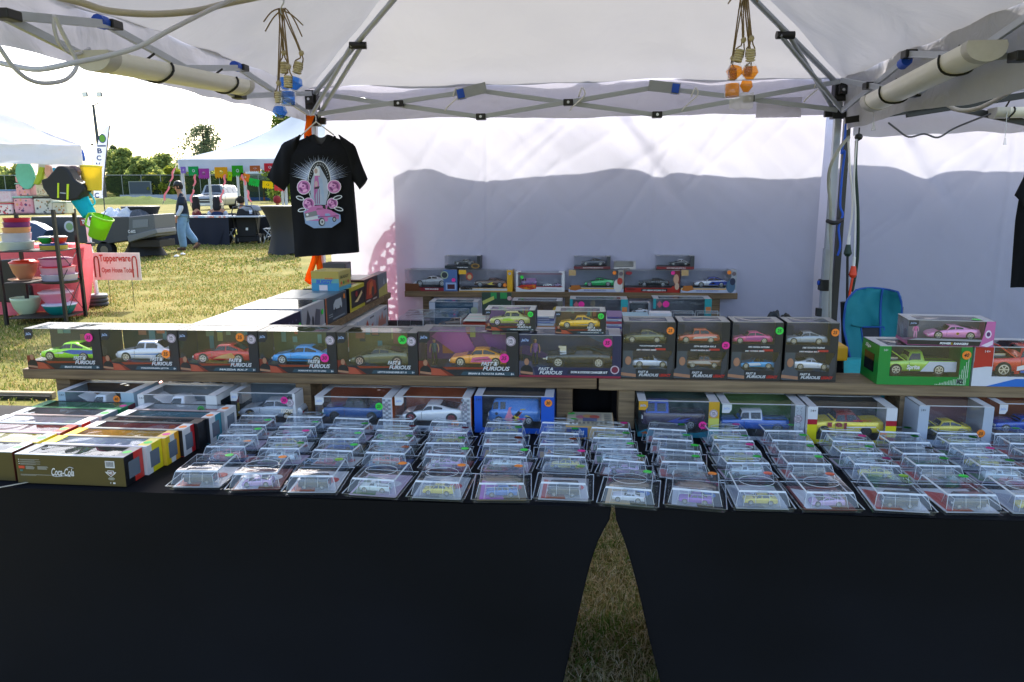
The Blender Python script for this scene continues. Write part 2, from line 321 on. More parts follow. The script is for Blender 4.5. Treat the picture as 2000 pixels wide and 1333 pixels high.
# unseen booth wall inferred from its shadow; outline shaped to cast that shadow edge
sh = [(-1.185, .0), (-1.18, 1.62), (-1.10, 1.665), (-.96, 1.66), (-.80, 1.615), (-.6, 1.60), (-.3, 1.63), (.0, 1.645), (.2, 1.665), (.45, 1.63), (.8, 1.61), (1.35, 1.60), (1.55, 1.655), (1.75, 1.65), (1.95, 1.60), (2.2, 1.63), (2.6, 1.63), (3.1, 1.70), (4.6, 1.68)]
off = .55; k = off/sdir.y
def fn(u, v):
    x = -1.185+(4.6+1.185)*u
    for (a, za), (b, zb) in zip(sh[1:], sh[2:]):
        if a <= x <= b+1e-6: t = (x-a)/(b-a); t = t*t*(3-2*t); zt = za+(zb-za)*t; break
    else: zt = 1.62
    return (x+sdir.x*k, 4.75+off+.01*fbm(x*3, v*3, 2), (zt+sdir.z*k)*v)
bb = MB().grid(fn, 120, 8, cloth('booth_canvas', 'd8d8de', .12)).build('booth_wall', solid=.003)
tag(bb, 'unseen canvas sheet of the booth behind, shaped to shade the canopy wall', 'tent wall')
# red lace cloth hanging in the sun behind the wall's left end
LACE = mat('d8203c', .7)
def lace():
    m = bpy.data.materials.new('red_lace'); m.use_nodes = True; n = m.node_tree.nodes; l = m.node_tree.links; n.remove(n['Principled BSDF']); out = n['Material Output']
    tr = n.new('ShaderNodeBsdfTransparent'); tr.inputs[0].default_value = (1, 1, 1, 1); t2 = n.new('ShaderNodeBsdfTransparent'); t2.inputs[0].default_value = (.75, .28, .38, 1)
    df = n.new('ShaderNodeBsdfDiffuse'); df.inputs[0].default_value = (*lin('e0405c'), 1)
    mm = n.new('ShaderNodeMixShader'); mm.inputs[0].default_value = .3; l.new(t2.outputs[0], mm.inputs[1]); l.new(df.outputs[0], mm.inputs[2])
    tc = n.new('ShaderNodeTexCoord'); vo = n.new('ShaderNodeTexVoronoi'); vo.feature = 'DISTANCE_TO_EDGE'; vo.inputs['Scale'].default_value = 22; vo.inputs['Randomness'].default_value = .55
    l.new(tc.outputs['Object'], vo.inputs['Vector']); gt = n.new('ShaderNodeMath'); gt.operation = 'GREATER_THAN'; gt.inputs[1].default_value = .16; l.new(vo.outputs[0], gt.inputs[0])
    mx = n.new('ShaderNodeMixShader'); l.new(gt.outputs[0], mx.inputs[0]); l.new(mm.outputs[0], mx.inputs[1]); l.new(tr.outputs[0], mx.inputs[2]); l.new(mx.outputs[0], out.inputs[0]); return m
o2 = .12; k2 = o2/sdir.y
pts = [(-1.20, 1.36), (-1.27, 1.30), (-1.33, 1.22), (-1.37, 1.12), (-1.385, 1.02), (-1.40, .9), (-1.42, .78), (-1.43, .6), (-1.40, .45), (-1.12, .45), (-1.12, 1.38)]
lc = MB().prism([(x+sdir.x*k2, z+sdir.z*k2) for x, z in pts], 4.78+o2, 4.783+o2, lace()).build('lace_cloth')
tag(lc, 'red crochet lace cloth glowing pink through the left end of the white wall', 'lace cloth')
# ---------------------------------------------------------------- neighbouring canopy on the right
nc = thing('market_canopy', 'neighbouring white canopy with a black frame, at the right edge behind', 'canopy', (1.5, 4.6, 0))
def N(p): return Vector(p)-Vector((1.5, 4.6, 0))
MB().grid(lambda u, v: N((1.5+3.0*u, 4.66+.03*fbm(u*8, v, 4), 2.07*(1-v)+v*(1.835+.03*fbm(u*5, 0, 8)+.05*u))), 60, 5, VALF).build('valance', nc)
MB().grid(lambda u, v: N((1.5+3.0*u, 4.66-2.9*v*.5, 2.06+.75*v*min(1, 1)*(.3+.7*u))), 30, 20, WFAB).build('roof_panel', nc)
def nb(x, y): return N(P(x, y, Y=4.4))
for a, b in (((1770, 224), (2030, 182)), ((1840, 205), (2030, 246)), ((1650, 236), (1850, 205))):
    MB().bar(nb(*a), nb(*b), .02, .034, mat('16171a', .4)).build('truss_bar', nc, bevel=.002)
nl = MB().bar(N((1.485, 4.70, 0)), N((1.475, 4.70, 1.95)), .03, .035, mat('2a2b30', .4)).build('leg', nc)
a = N(P(1677, 268, Y=4.5)); MB().cyl(a, a+Vector((0, 0, .05)), .004, .004, JOINT).lathe([(0, -.022), (.018, -.012), (.022, 0), (.018, .012), (0, .022)], JOINT, 12, c=tuple(a)).build('bungee_ball', nc)
# ---------------------------------------------------------------- tube lights
TUBE = mat('efede8', .35, var=.02); CAPM = mat('c2c0be', .45)
def tube_light(label, a, b, r, capend=True, X=None, chain=None, ties=(.3, .8)):
    d = Vector(b)-Vector(a); Ln = d.length
    t = thing('tube_light', label, 'tube light', a); t.rotation_euler = d.to_track_quat('X', 'Z').to_euler()
    m = MB(); n = 14
    prof = [(math.sin(th)*r*1.0, -math.cos(th)*r*.75) for th in [(-.5+i/n)*math.pi*1.25 for i in range(n+1)]]
    v = [(x, y, z) for x in (0, Ln) for y, z in prof]
    m.add(v, [(i, i+1, n+2+i, n+1+i) for i in range(n)], TUBE, True); m.add(v, [tuple(range(n, -1, -1)), tuple(range(n+1, 2*n+2))], TUBE)
    m.add([v[0], v[n], v[n+1], v[2*n+1]], [(0, 1, 3, 2)], CAPM); m.build('diffuser', t)
    for x0, x1 in ((-.03, .035), (Ln-.03, Ln+.012)):
        v = [(x, y*1.04, z*1.04) for x in (x0, x1) for y, z in prof]; m = MB(); m.add(v, [(i, i+1, n+2+i, n+1+i) for i in range(n)], CAPM, True); m.add(v, [tuple(range(n, -1, -1)), tuple(range(n+1, 2*n+2)), (0, n, 2*n+1, n+1)], CAPM); m.build('end_cap', t)
    for f in ties:
        pts = [(Ln*f+.006*math.sin(i), y*1.06, z*1.08) for i, (y, z) in enumerate(prof)]+[(Ln*f, -prof[0][0]*0, .05)]
        MB().tube(pts, .0045, BLACK, 5, 1).build('zip_tie', t)
    if chain:
        p = t.matrix_basis.inverted() @ Vector(chain[0]); q = t.matrix_basis.inverted() @ Vector(chain[1])
        m = MB().cyl(p, q, .0015, .0015, CHROME, 5); e = (q-p).normalized(); m.cyl(q, q+e*.035, .004, .009, film('pull_plastic', body=.3), 8); m.build('pull_chain', t)
    return t
a = P(190, 112, X=-1.52); b = P(470, 166, X=-1.52)
tube_light('white tube light strapped under the left eave beside the loose white cord', a, b, .058, chain=(P(203, 115, X=-1.5), P(213, 195, X=-1.5)), ties=(.33, .84))
a = P(1712, 196, X=1.3); b = P(1925, 92, X=1.28)
tube_light('white tube light strapped under the right eave beside the pole', a, b, .062, chain=(P(1706, 205, X=1.3), P(1706, 240, X=1.3)), ties=(.22, .8))
a = P(1950, 217, Y=4.35); tube_light('short white tube light hanging from the black frame at the right edge', a, a+Vector((1.0, 0, 0)), .05, chain=(P(1967, 217, Y=4.3), P(1963, 270, Y=4.3)), ties=(.05, .5))
# ---------------------------------------------------------------- cords
CORD = mat('b9b2a6', .5); WCORD = mat('c2c2cc', .45); DG = mat('123028', .5)
def cord(label, pts, r, m, name='power_cord', cat='cord'):
    o = MB().tube([P(x, y, **k) for x, y, k in pts], r, m, 8, 5).build(name); return tag(o, label, cat)
cord('thick beige cord sagging across the top left corner of the roof', [(110, -6, dict(Y=2.3)), (160, 6, dict(Y=2.35)), (215, 22, dict(Y=2.4)), (300, 28, dict(Y=2.5)), (380, 22, dict(Y=2.6)), (440, 8, dict(Y=2.7)), (510, -6, dict(Y=2.8))], .0105, CORD)
cord('long pale grey cord sweeping below the roof past the left tube light', [(460, -4, dict(Y=2.7)), (395, 27, dict(Y=2.55)), (330, 60, dict(Y=2.4)), (270, 92, dict(Y=2.3)), (200, 112, dict(Y=2.2)), (140, 124, dict(Y=2.1)), (75, 136, dict(Y=2.05)), (20, 128, dict(Y=2.05)), (-20, 118, dict(Y=2.05))], .0075, WCORD)
cord('thin grey cord looping down outside the left eave', [(106, 30, dict(X=-1.55)), (106, 55, dict(X=-1.55)), (118, 88, dict(X=-1.55)), (145, 107, dict(X=-1.55)), (175, 96, dict(X=-1.55))], .0055, WCORD)
cord('white cord hanging in a wide loop at the left edge of the canopy', [(108, 32, dict(X=-1.5)), (120, 60, dict(X=-1.5)), (138, 95, dict(X=-1.5)), (150, 128, dict(X=-1.5)), (130, 155, dict(X=-1.5)), (90, 163, dict(X=-1.5)), (55, 155, dict(X=-1.5)), (25, 130, dict(X=-1.5)), (0, 95, dict(X=-1.5)), (-20, 70, dict(X=-1.5))], .006, WCORD)
cord('thick beige cord hanging below the right eave near the black frame', [(1850, 205, dict(Y=3.9)), (1875, 216, dict(Y=3.8)), (1910, 212, dict(Y=3.7)), (1950, 193, dict(Y=3.5)), (1985, 170, dict(Y=3.3)), (2020, 140, dict(Y=3.1))], .010, CORD)
cord('thin dark cord drooping in a wavy line under the neighbouring valance', [(1735, 240, dict(Y=4.45)), (1752, 253, dict(Y=4.45)), (1775, 268, dict(Y=4.45)), (1805, 262, dict(Y=4.45)), (1832, 269, dict(Y=4.45)), (1862, 252, dict(Y=4.45)), (1900, 236, dict(Y=4.4)), (1948, 218, dict(Y=4.35))], .005, mat('5c5c64', .5))
cord('grey cable bowing out left of the right pole and running down it', [(1658, 268, dict(Y=4.5)), (1640, 290, dict(Y=4.45)), (1622, 325, dict(Y=4.45)), (1618, 360, dict(Y=4.5)), (1622, 400, dict(Y=4.52)), (1622, 450, dict(Y=4.55)), (1624, 500, dict(Y=4.55)), (1622, 560, dict(Y=4.55)), (1620, 640, dict(Y=4.55)), (1619, 700, dict(Y=4.55))], .009, mat('a8a8a0', .5))
cord('dark green extension cord hanging right of the pole to the camp chair', [(1673, 275, dict(Y=4.5)), (1671, 330, dict(Y=4.5)), (1674, 380, dict(Y=4.5)), (1676, 430, dict(Y=4.5)), (1675, 500, dict(Y=4.5)), (1670, 540, dict(Y=4.5)), (1664, 570, dict(Y=4.5))], .009, DG)
cord('white cord hanging beside the pole down to the green plug', [(1657, 272, dict(Y=4.5)), (1660, 330, dict(Y=4.5)), (1665, 380, dict(Y=4.5)), (1664, 420, dict(Y=4.5)), (1659, 455, dict(Y=4.5)), (1657, 470, dict(Y=4.5))], .006, WHITE)
cord('thin white cord hanging down to the red plug', [(1673, 272, dict(Y=4.47)), (1668, 350, dict(Y=4.47)), (1671, 420, dict(Y=4.47)), (1668, 500, dict(Y=4.47)), (1667, 518, dict(Y=4.47))], .005, WHITE)
def plug(label, x, y, c, tail):
    t = thing('plug', label, 'plug', P(x, y, Y=4.46))
    MB().cyl((0, 0, 0), (0, 0, -.05), .012, .022, c, 12).cyl((0, 0, -.05), (0, 0, -.065), .022, .012, c, 12).build('plug_body', t)
    MB().tube([(0, 0, -.06), (tail*.3, 0, -.15), (tail, 0, -.35)], .007, c if c != DG else BLACK, 7).build('plug_cord', t)
    MB().cyl((0, 0, 0), (0, 0, .05), .009, .009, WHITE, 10).build('socket', t)
plug('dark green plug hanging on the black cord beside the pole', 1657, 478, DG, .02)
plug('orange red plug joined to the thin white cord above the camp chair', 1667, 520, mat('e8431f', .5), -.03)
cord('bright blue twine knotted down the right pole', [(1652, 232, dict(Y=4.56)), (1650, 270, dict(Y=4.55)), (1643, 300, dict(Y=4.54)), (1650, 296, dict(Y=4.53)), (1645, 340, dict(Y=4.55)), (1641, 400, dict(Y=4.55)), (1646, 420, dict(Y=4.55)), (1638, 445, dict(Y=4.55)), (1641, 480, dict(Y=4.55)), (1636, 500, dict(Y=4.55))], .006, mat('1c5fe0', .5), 'twine', 'twine')
cord('black strap bound around the right pole at mid height', [(1616, 432, dict(Y=4.55)), (1630, 436, dict(Y=4.5)), (1645, 430, dict(Y=4.55))], .012, BLACK, 'pole_strap', 'strap')
# orange ribbon on the left pole
for lab, pts in (('orange ribbon tied to the top of the left pole above the shirt', [(606, 226), (603, 240), (602, 262), (604, 285)]), ('orange ribbon tail hanging left below the black shirt', [(621, 480), (613, 510), (605, 535), (603, 548), (612, 556)]), ('orange ribbon tail hanging right below the black shirt', [(618, 480), (622, 510), (628, 530), (630, 548)])):
    q = [P(x, y, Y=4.52) for x, y in pts]; m = MB()
    m.grid(lambda u, v: q[min(int(u*(len(q)-1)), len(q)-2)].lerp(q[min(int(u*(len(q)-1)), len(q)-2)+1], u*(len(q)-1)-min(int(u*(len(q)-1)), len(q)-2))+Vector(((v-.5)*.045, .012*math.sin(u*6+v*2), 0)), 12, 2, cloth('orange_ribbon_fabric', 'f4761c', .4)); tag(m.build('ribbon', solid=.001), lab, 'ribbon', 'orange ribbons')
# ---------------------------------------------------------------- hanging air freshener bottles
ROPE = mat('8f7a5e', .85, bump=.6, bs=400, var=.25, vs=300); BEAD = mat('b3a68c', .7); CAPW = mat('c9bda0', .6)
def glassm(name, c):
    q = lin(c); return film(name, tint=[max(.02, x)**.55 for x in q], body=.06, bodyc=q, rough=.03, bump=.0)
GB = glassm('blue_scent', '1c8cf0'); GO = glassm('amber_scent', 'ffa800'); GC = film('bottle_glass', body=.05, rough=.02, bump=0)
def bottle(label, grp, px, py, Y, s, liq, facet, top, fr, rz=0.0):
    p = P(px, py, Y=Y); t = thing('hanging_bottle', label, 'bottle', p, 0, grp); t.rotation_euler = (R(8)*math.sin(px), rz, .4*math.sin(py))
    n = 6 if facet else 18; r = .026*s
    if facet: prof = [(0, -.045), (.012, -.045), (.030, -.02), (.022, .0), (.011, .012), (.010, .02)]
    else: prof = [(0, -.045), (.025, -.045), (.026, -.043), (.026, 0), (.024, .004), (.011, .010), (.010, .02)]
    MB().lathe([(a*s, b*s) for a, b in prof], GC, n, sm=not facet).build('glass', t)
    pl = [(a*s*.9, max(b, -.041)*s) for a, b in prof if b <= .0]; pl = pl+[(0, pl[-1][1])]
    MB().lathe(pl, liq, n, sm=not facet).build('scent_liquid', t)
    m = MB(); z = .014
    for k in range(5): m.lathe([(.010*s, (z+k*.008)*s), (.0155*s, (z+k*.008+.002)*s), (.0155*s, (z+k*.008+.006)*s), (.010*s, (z+k*.008+.0079)*s)], CAPW, 14)
    m.lathe([(.012*s, .05*s), (0, .0545*s)], CAPW, 14); m.build('wooden_cap', t)
    inv = t.matrix_basis.inverted(); tp = inv @ Vector(top); zb = .085*s
    MB().lathe([(0, -.010), (.006, -.008), (.0095, 0), (.006, .008), (0, .010)], BEAD, 12, c=(0.002, 0, zb)).build('bead', t)
    fx = inv @ Vector(fr)
    m = MB(); m.tube([(.015*s, 0, .03*s), (.012*s, .004, .055*s), (.003, 0, zb), tp+Vector((.006, 0, 0)), tp+Vector((.004, 0, .015)), (tp+fx)/2+Vector((0, 0, .018)), fx], .0024, ROPE, 6)
    m.tube([(-.015*s, 0, .03*s), (-.012*s, -.004, .055*s), (-.001, 0, zb), tp+Vector((-.004, 0, 0)), tp+Vector((-.002, 0, .012))], .0024, ROPE, 6); m.build('rope', t)
    return t
YH = 2.75
tp = lambda dx=0, dy=0: P(551+dx, 26+dy, Y=YH)
g = 'blue scent bottles hanging on ropes'
bottle('round blue scent bottle in the bunch, furthest right, faceted like a gem', g, 578, 152, YH-.02, 1.0, GB, True, tp(4), P(590, 72, Y=YH), .25)
bottle('blue scent bottle half hidden at the back of the hanging bunch', g, 556, 152, YH+.06, 1.0, GB, True, tp(-4), P(515, 43, Y=YH))
bottle('square shouldered blue scent bottle in the middle of the bunch', g, 563, 180, YH-.05, 1.0, GB, False, tp(0, 2), P(518, 62, Y=YH))
bottle('lowest blue scent bottle, a faceted gem hanging alone at the bottom', g, 546, 209, YH-.03, .95, GB, True, tp(-2, 4), P(592, 50, Y=YH))
g = 'amber scent bottles hanging on ropes'; tp = lambda dx=0, dy=0: P(1452+dx, -14+dy, Y=YH)
bottle('amber scent bottle at the upper left of the bunch', g, 1437, 130, YH-.04, 1.0, GO, True, tp(-4), P(1422, 8, Y=YH), .2)
bottle('amber scent bottle at the upper right of the bunch', g, 1465, 130, YH-.05, 1.0, GO, True, tp(4), P(1480, 5, Y=YH))
bottle('lower left amber scent bottle, a plain round jar', g, 1430, 165, YH+.04, 1.0, GO, False, tp(-2), P(1425, 0, Y=YH))
bottle('lower right amber scent bottle, faceted and smallest looking', g, 1459, 158, YH+.05, .9, GO, True, tp(2), P(1482, 0, Y=YH))
m = MB(); a = P(551, 22, Y=YH); m.tube([a+Vector((0, 0, -.012)), a+Vector((-.006, 0, .0)), a+Vector((0, 0, .016)), a+Vector((.008, 0, .03)), a+Vector((.006, 0, .06))], .0028, CHROME, 7); tag(m.build('metal_hook'), 'silver wire hook holding up the blue scent bottles', 'hook')
m = MB(); a = P(1452, -14, Y=YH); m.tube([a+Vector((0, 0, -.012)), a+Vector((-.006, 0, .0)), a+Vector((0, 0, .016)), a+Vector((.008, 0, .03)), a+Vector((.006, 0, .08))], .0028, CHROME, 7); tag(m.build('metal_hook'), 'silver wire hook holding up the amber scent bottles', 'hook')
# ================================================================ ground
def groundmat():
    m = bpy.data.materials.new('dry_lawn'); m.use_nodes = True; n = m.node_tree.nodes; l = m.node_tree.links; b = n['Principled BSDF']; b.inputs['Roughness'].default_value = .95; b.inputs['Specular IOR Level'].default_value = .1
    tc = n.new('ShaderNodeTexCoord')
    def nz(s, d=6, dist=0):
        q = n.new('ShaderNodeTexNoise'); q.inputs['Scale'].default_value = s; q.inputs['Detail'].default_value = d; q.inputs['Distortion'].default_value = dist; l.new(tc.outputs['Object'], q.inputs['Vector']); return q
    a = nz(1.1, 8, .5); c = nz(.35, 3); f = nz(34, 7, .2)
    cr = n.new('ShaderNodeValToRGB'); e = cr.color_ramp.elements; e[0].position = .3; e[0].color = [*lin('5c642e'), 1]; e[1].position = .72; e[1].color = [*lin('9a8c58'), 1]
    x = e.new(.5); x.color = [*lin('7a763e'), 1]
    mm = n.new('ShaderNodeMath'); mm.operation = 'MULTIPLY_ADD'; mm.inputs[1].default_value = .55; l.new(a.outputs[0], mm.inputs[0])
    m2 = n.new('ShaderNodeMath'); m2.operation = 'MULTIPLY'; m2.inputs[1].default_value = .45; l.new(c.outputs[0], m2.inputs[0]); l.new(m2.outputs[0], mm.inputs[2]); l.new(mm.outputs[0], cr.inputs[0])
    mx = n.new('ShaderNodeMix'); mx.data_type = 'RGBA'; mx.blend_type = 'MULTIPLY'; mx.inputs[0].default_value = .75
    c2 = n.new('ShaderNodeValToRGB'); c2.color_ramp.elements[0].position = .3; c2.color_ramp.elements[0].color = (.55, .5, .4, 1); c2.color_ramp.elements[1].position = .6; l.new(f.outputs[0], c2.inputs[0])
    l.new(cr.outputs[0], mx.inputs[6]); l.new(c2.outputs[0], mx.inputs[7]); l.new(mx.outputs[2], b.inputs['Base Color'])
    bp = n.new('ShaderNodeBump'); bp.inputs['Strength'].default_value = .5; bp.inputs['Distance'].default_value = .015; l.new(f.outputs[0], bp.inputs['Height']); l.new(bp.outputs[0], b.inputs['Normal']); return m
gm = groundmat()
def gz(x, y): return .018*fbm(x*.8, y*.8, 5) if y < 25 else 0
def gfn(u, v):
    x = -22+30*u; y = -6+34*v; return (x, y, gz(x, y)*min(1, (27-y)/3 if y > 24 else 1))
g = MB().grid(gfn, 90, 100, gm); g.box(-300, 28, -.5, 300, 500, -.004, gm); g.box(-300, -40, -.5, -22, 28, -.004, gm); g.box(8, -40, -.5, 300, 28, -.004, gm); g.box(-22, -40, -.5, 8, -6, -.004, gm)
struct(g.build('ground'))
def blades(name, N, xr, yr, h0, h1, label, cols, seed, w=.0035, lean=.6, cond=None, den=True):
    r = np.random.default_rng(seed); x = r.uniform(*xr, N); y = r.uniform(*yr, N)
    keep = np.array([(not den or fbm(a*1.1, b*1.1, 2) > r.uniform(-.6, .3)) and (b < 22 or r.uniform(22, 34) > b) and (cond is None or cond(a, b)) for a, b in zip(x, y)]); x = x[keep]; y = y[keep]; N = len(x)
    z = np.array([gz(a, b) for a, b in zip(x, y)]); h = r.uniform(h0, h1, N); a = r.uniform(0, 6.283, N); le = r.uniform(0, lean, N)*h*1.6; la = r.uniform(0, 6.283, N)
    dx = np.cos(a)*w; dy = np.sin(a)*w; v = np.zeros((N, 5, 3))
    mx = x+np.cos(la)*le*.35; my = y+np.sin(la)*le*.35
    v[:, 0] = np.c_[x-dx, y-dy, z-.004]; v[:, 1] = np.c_[x+dx, y+dy, z-.004]; v[:, 2] = np.c_[mx+dx*.8, my+dy*.8, z+h*.6]; v[:, 3] = np.c_[mx-dx*.8, my-dy*.8, z+h*.6]; v[:, 4] = np.c_[x+np.cos(la)*le, y+np.sin(la)*le, z+h*(1-.3*le/h)]
    me = bpy.data.meshes.new(name); me.vertices.add(N*5); me.vertices.foreach_set('co', v.ravel()); me.loops.add(N*7); me.polygons.add(N*2)
    b = (np.arange(N)*5)[:, None]; me.loops.foreach_set('vertex_index', (b+np.array([0, 1, 2, 3, 3, 2, 4])).ravel())
    me.polygons.foreach_set('loop_start', ((np.arange(N)*7)[:, None]+np.array([0, 4])).ravel()); me.polygons.foreach_set('loop_total', np.tile([4, 3], N))
    for c in cols: me.materials.append(c)
    me.polygons.foreach_set('material_index', np.repeat(r.choice(len(cols), N, p=None), 2)); me.update(calc_edges=True)
    o = bpy.data.objects.new(name, me); COL.objects.link(o); return tag(o, label, 'grass', kind='stuff')
gc = [cloth('blade_'+c, c, .3, bump=0) for c in ('74803a', '8e9048', 'b0a264', 'c2b27c', 'a8905c', '627436')]
blades('grass', 26000, (-.35, .6), (2.0, 4.4), .015, .05, 'trampled dry grass in the gap between the two black tablecloths', [cloth('blade_'+c, c, .3, bump=0) for c in ('ecd8ac', 'f6e6c0', 'd0c490', 'a8ac6c', 'e0c49a', 'f8ecd4', '98a468')], 1, w=.0022, lean=1.3, den=False)
blades('grass', 9000, (-.35, .6), (2.0, 4.4), .02, .06, 'green tufts among the dry grass in the gap between the tablecloths', [cloth('blade_'+c, c, .3, bump=0) for c in ('7c9a48', '94a85c', '688a3c')], 9, w=.0024, lean=1.2, cond=lambda a, b: fbm(a*5, b*5, 7) > .12, den=False)
blades('grass', 120000, (-12, -1.5), (4.6, 14), .015, .045, 'short sunlit yellow green lawn left of the canopy', gc, 2, w=.0055, lean=.8, cond=lambda a, b: -.85*b < a < -.3*b)
blades('grass', 150000, (-24, -4), (14, 34), .02, .055, 'lawn with darker tufts further back by the long table', gc, 3, w=.014, lean=.8, cond=lambda a, b: -.8*b < a < -.38*b)
# ================================================================ far field: trees, fence, lights
def at(x, y, Y): return P(x, y, Y=Y)
def leafmat(c): return cloth('leaf_'+c, c, .5, bump=0)
BARK = mat('4a3d30', .9, bump=.5)
def tree(label, px, ytop, ybot, wpx, Y, cols, seed, n=5000, leaf=.3, grp=None, lobes=9, openness=0, bushy=True):
    r = random.Random(seed); base = at(px, 400, Y); base.z = 0; top = at(px, ytop, Y).z; lowz = .4; W = wpx*Y/FPX/2*1.6
    t = thing('tree', label, 'tree', base, 0, grp); H = top
    m = MB(); m.tube([(0, 0, -.1), (.1, 0, H*.3), (-.1, .1, H*.6), (0, 0, H*.9)], lambda q: .08+.28*(1-q)*H/12, BARK, 8)
    L_ = []
    for i in range(lobes):
        a = r.uniform(0, 6.28); f = r.uniform(.15, 1); zz = lowz+(H-lowz)*((i+.6)/lobes)*.92; wz = W*(1-abs((zz-lowz)/(H-lowz)-.42)*1.15)
        c = Vector((math.cos(a)*f*max(.1, wz)*.75, math.sin(a)*f*max(.1, wz)*.6, zz)); rad = W*r.uniform(.38, .66)*(1 if bushy else .6); L_.append((c, min(rad, max(.5, (H-c.z)*.9+.3))))
        m.tube([(0, 0, zz*.55), tuple(c*.5+Vector((0, 0, zz*.28))), tuple(c)], lambda q: .1*(1-q)+.02, BARK, 5, 2)
    m.build('trunk', t)
    V = []; F = []; I = []
    n = int(n*1.4); leaf *= 1.35
    for k in range(n):
        c, rad = L_[k % len(L_)]; d = Vector((r.gauss(0, 1), r.gauss(0, 1), r.gauss(0, 1))).normalized(); q = r.random()**(.35 if bushy else .8)
        p = c+Vector((d.x, d.y, d.z*.8))*rad*q*(1+.35*mnoise.noise(d*2.2+c)); 
        if openness and mnoise.noise(p*(.9/W*2)+Vector((seed, 0, 0))) > .3-openness*.5: continue
        s = leaf*r.uniform(.5, 1.2); u = Vector((r.gauss(0, 1), r.gauss(0, 1), r.gauss(0, 1))).normalized(); w_ = u.orthogonal().normalized(); b = len(V)
        V += [p-u*s*.5, p+w_*s*.3, p+u*s*.5, p-w_*s*.3]; F.append((b, b+1, b+2, b+3)); I.append(r.choice(range(len(cols))))
    me = bpy.data.meshes.new('crown'); me.from_pydata([tuple(v) for v in V], [], F)
    for c in cols: me.materials.append(leafmat(c))
    me.polygons.foreach_set('material_index', I); o = bpy.data.objects.new('crown', me); COL.objects.link(o); o.parent = t; return t
yg = ['a0ac5c', '8c9a58', '748650', 'b4b868', '64764a']; dg = ['6c7a58', '5e6c50', '7a8664', '566250']  # leaf colours lightened; distance haze is put into the greens
G = 'trees beyond the fence'
tree('tall yellow green tree nearest the feather flag', 246, 288, 372, 62, 127, yg, 1, 7000, .42, G)
tree('round olive tree with a soft top, in the gap before the scoreboard', 282, 305, 376, 50, 123, yg, 2, 5500, .42, G)
tree('small gold green bush low beside the scoreboard', 300, 340, 385, 30, 113, ['a0a040', '8a9238', 'b4ac50'], 3, 2500, .35, G)
tree('dark leafed tree just left of the party tent roof', 328, 300, 380, 46, 130, yg[1:], 4, 5000, .42, G)
tree('yellowish low tree under the corner of the party tent', 340, 325, 385, 34, 113, ['9a9c3e', '7c8a36'], 5, 2800, .35, G)
tree('tall sparse feathery tree standing above the party tent roof', 408, 238, 345, 84, 141, dg, 6, 9000, .34, G, 22, .12, True)
tree('dark spiky conifer top poking up behind the yellow green tree', 236, 275, 330, 24, 154, dg, 7, 1500, .4, G, 7, .3, False)
tree('thin dark tree tips showing at the right of the tall yellow green tree', 266, 300, 345, 22, 158, dg, 8, 1200, .4, G, 6, .3, False)
tree('leafy tree behind the party tent peak, above the black shirt', 560, 216, 330, 80, 103, ['5a7030', '4a5e2c', '78883c'], 9, 5000, .34, G, 12, .3)
tree('olive hedge like tree behind the party tent and parked truck', 470, 330, 385, 110, 137, yg[1:], 10, 5000, .42, G)
tree('green tree seen low between the banners and the truck', 395, 325, 385, 60, 134, yg, 11, 3500, .42, G)
tree('dull green tree far left behind the rack of kitchenware', 20, 322, 372, 90, 120, yg[1:], 12, 3500, .42, G)
# chain link fence with windscreen
fe = thing('chain_fence', 'chain link fence with green windscreen in front of the trees', 'fence', at(290, 390, 112)*1.0)
fo = at(290, 390, 112); fe.location = (fo.x, 112, 0)
def fp(x, y): q = at(x, y, 112); return Vector((q.x-fo.x, 0, q.z))
m = MB()
for y in (343,): m.cyl(fp(-60, y), fp(620, y-1), .045, .045, mat('8d9396', .4, .4), 6)
m.build('top_rail', fe)
for x in (-30, 8, 46, 84, 122, 160, 198, 237, 275, 313, 352, 390, 428, 466, 504, 542, 580): m = MB(); q = fp(x, 343); m.cyl((q.x, 0, 0), (q.x, 0, q.z+.05), .055, .055, mat('8d9396', .4, .4), 6); m.build('post', fe)
q0 = fp(-60, 344); q1 = fp(620, 343); MB().box(q0.x, .03, .55, q1.x, .05, q0.z-.02, film('windscreen_mesh', tint=(.55, .6, .5), body=.3, bodyc=lin('4c5842'), rough=.8, bump=0, ior=1.01)).build('windscreen', fe)
m = MB(); a = at(235, 392, 110); b = at(430, 392, 110); m.box(a.x, 110, 0, b.x, 110.4, at(250, 381, 110).z, mat('9aa3b4', .8, vs=2, var=.12)); tag(m.build('low_wall'), 'long low grey block wall along the foot of the fence', 'wall')
m = MB(); n = 60; a = at(225, 392, 100)
def bank(u, v): x = a.x+14*u; y = 88+9*v; return (x, y, max(-.02, .8*math.sin(math.pi*v)*math.sin(math.pi*min(1, max(0, u)))**.6*(1+.5*fbm(x, y, 1))))
struct(m.grid(bank, 40, 10, mat('46561e', .95, spec=.1, vs=6, var=.3, bump=.8, bs=12)).build('grass_bank'))
sb = thing('scoreboard', 'small dark scoreboard with a pale frame mounted on the fence', 'scoreboard', at(275, 380, 111.7)); sb.location.z = 0
a = at(253, 356, 111.7); b = at(296, 379, 111.7); ox = sb.location.x
MB().box(a.x-ox, -.12, b.z, b.x-ox, .05, a.z, mat('3e4a54', .7, vs=3)).build('display_face', sb)
m = MB()
for x0, z0, x1, z1 in ((a.x, a.z, b.x, a.z+.1), (a.x, b.z-.1, b.x, b.z), (a.x-.1, b.z-.1, a.x, a.z+.1), (b.x, b.z-.1, b.x+.1, a.z+.1)): m.box(x0-ox, -.16, z0, x1-ox, .07, z1, mat('8a908e', .6))
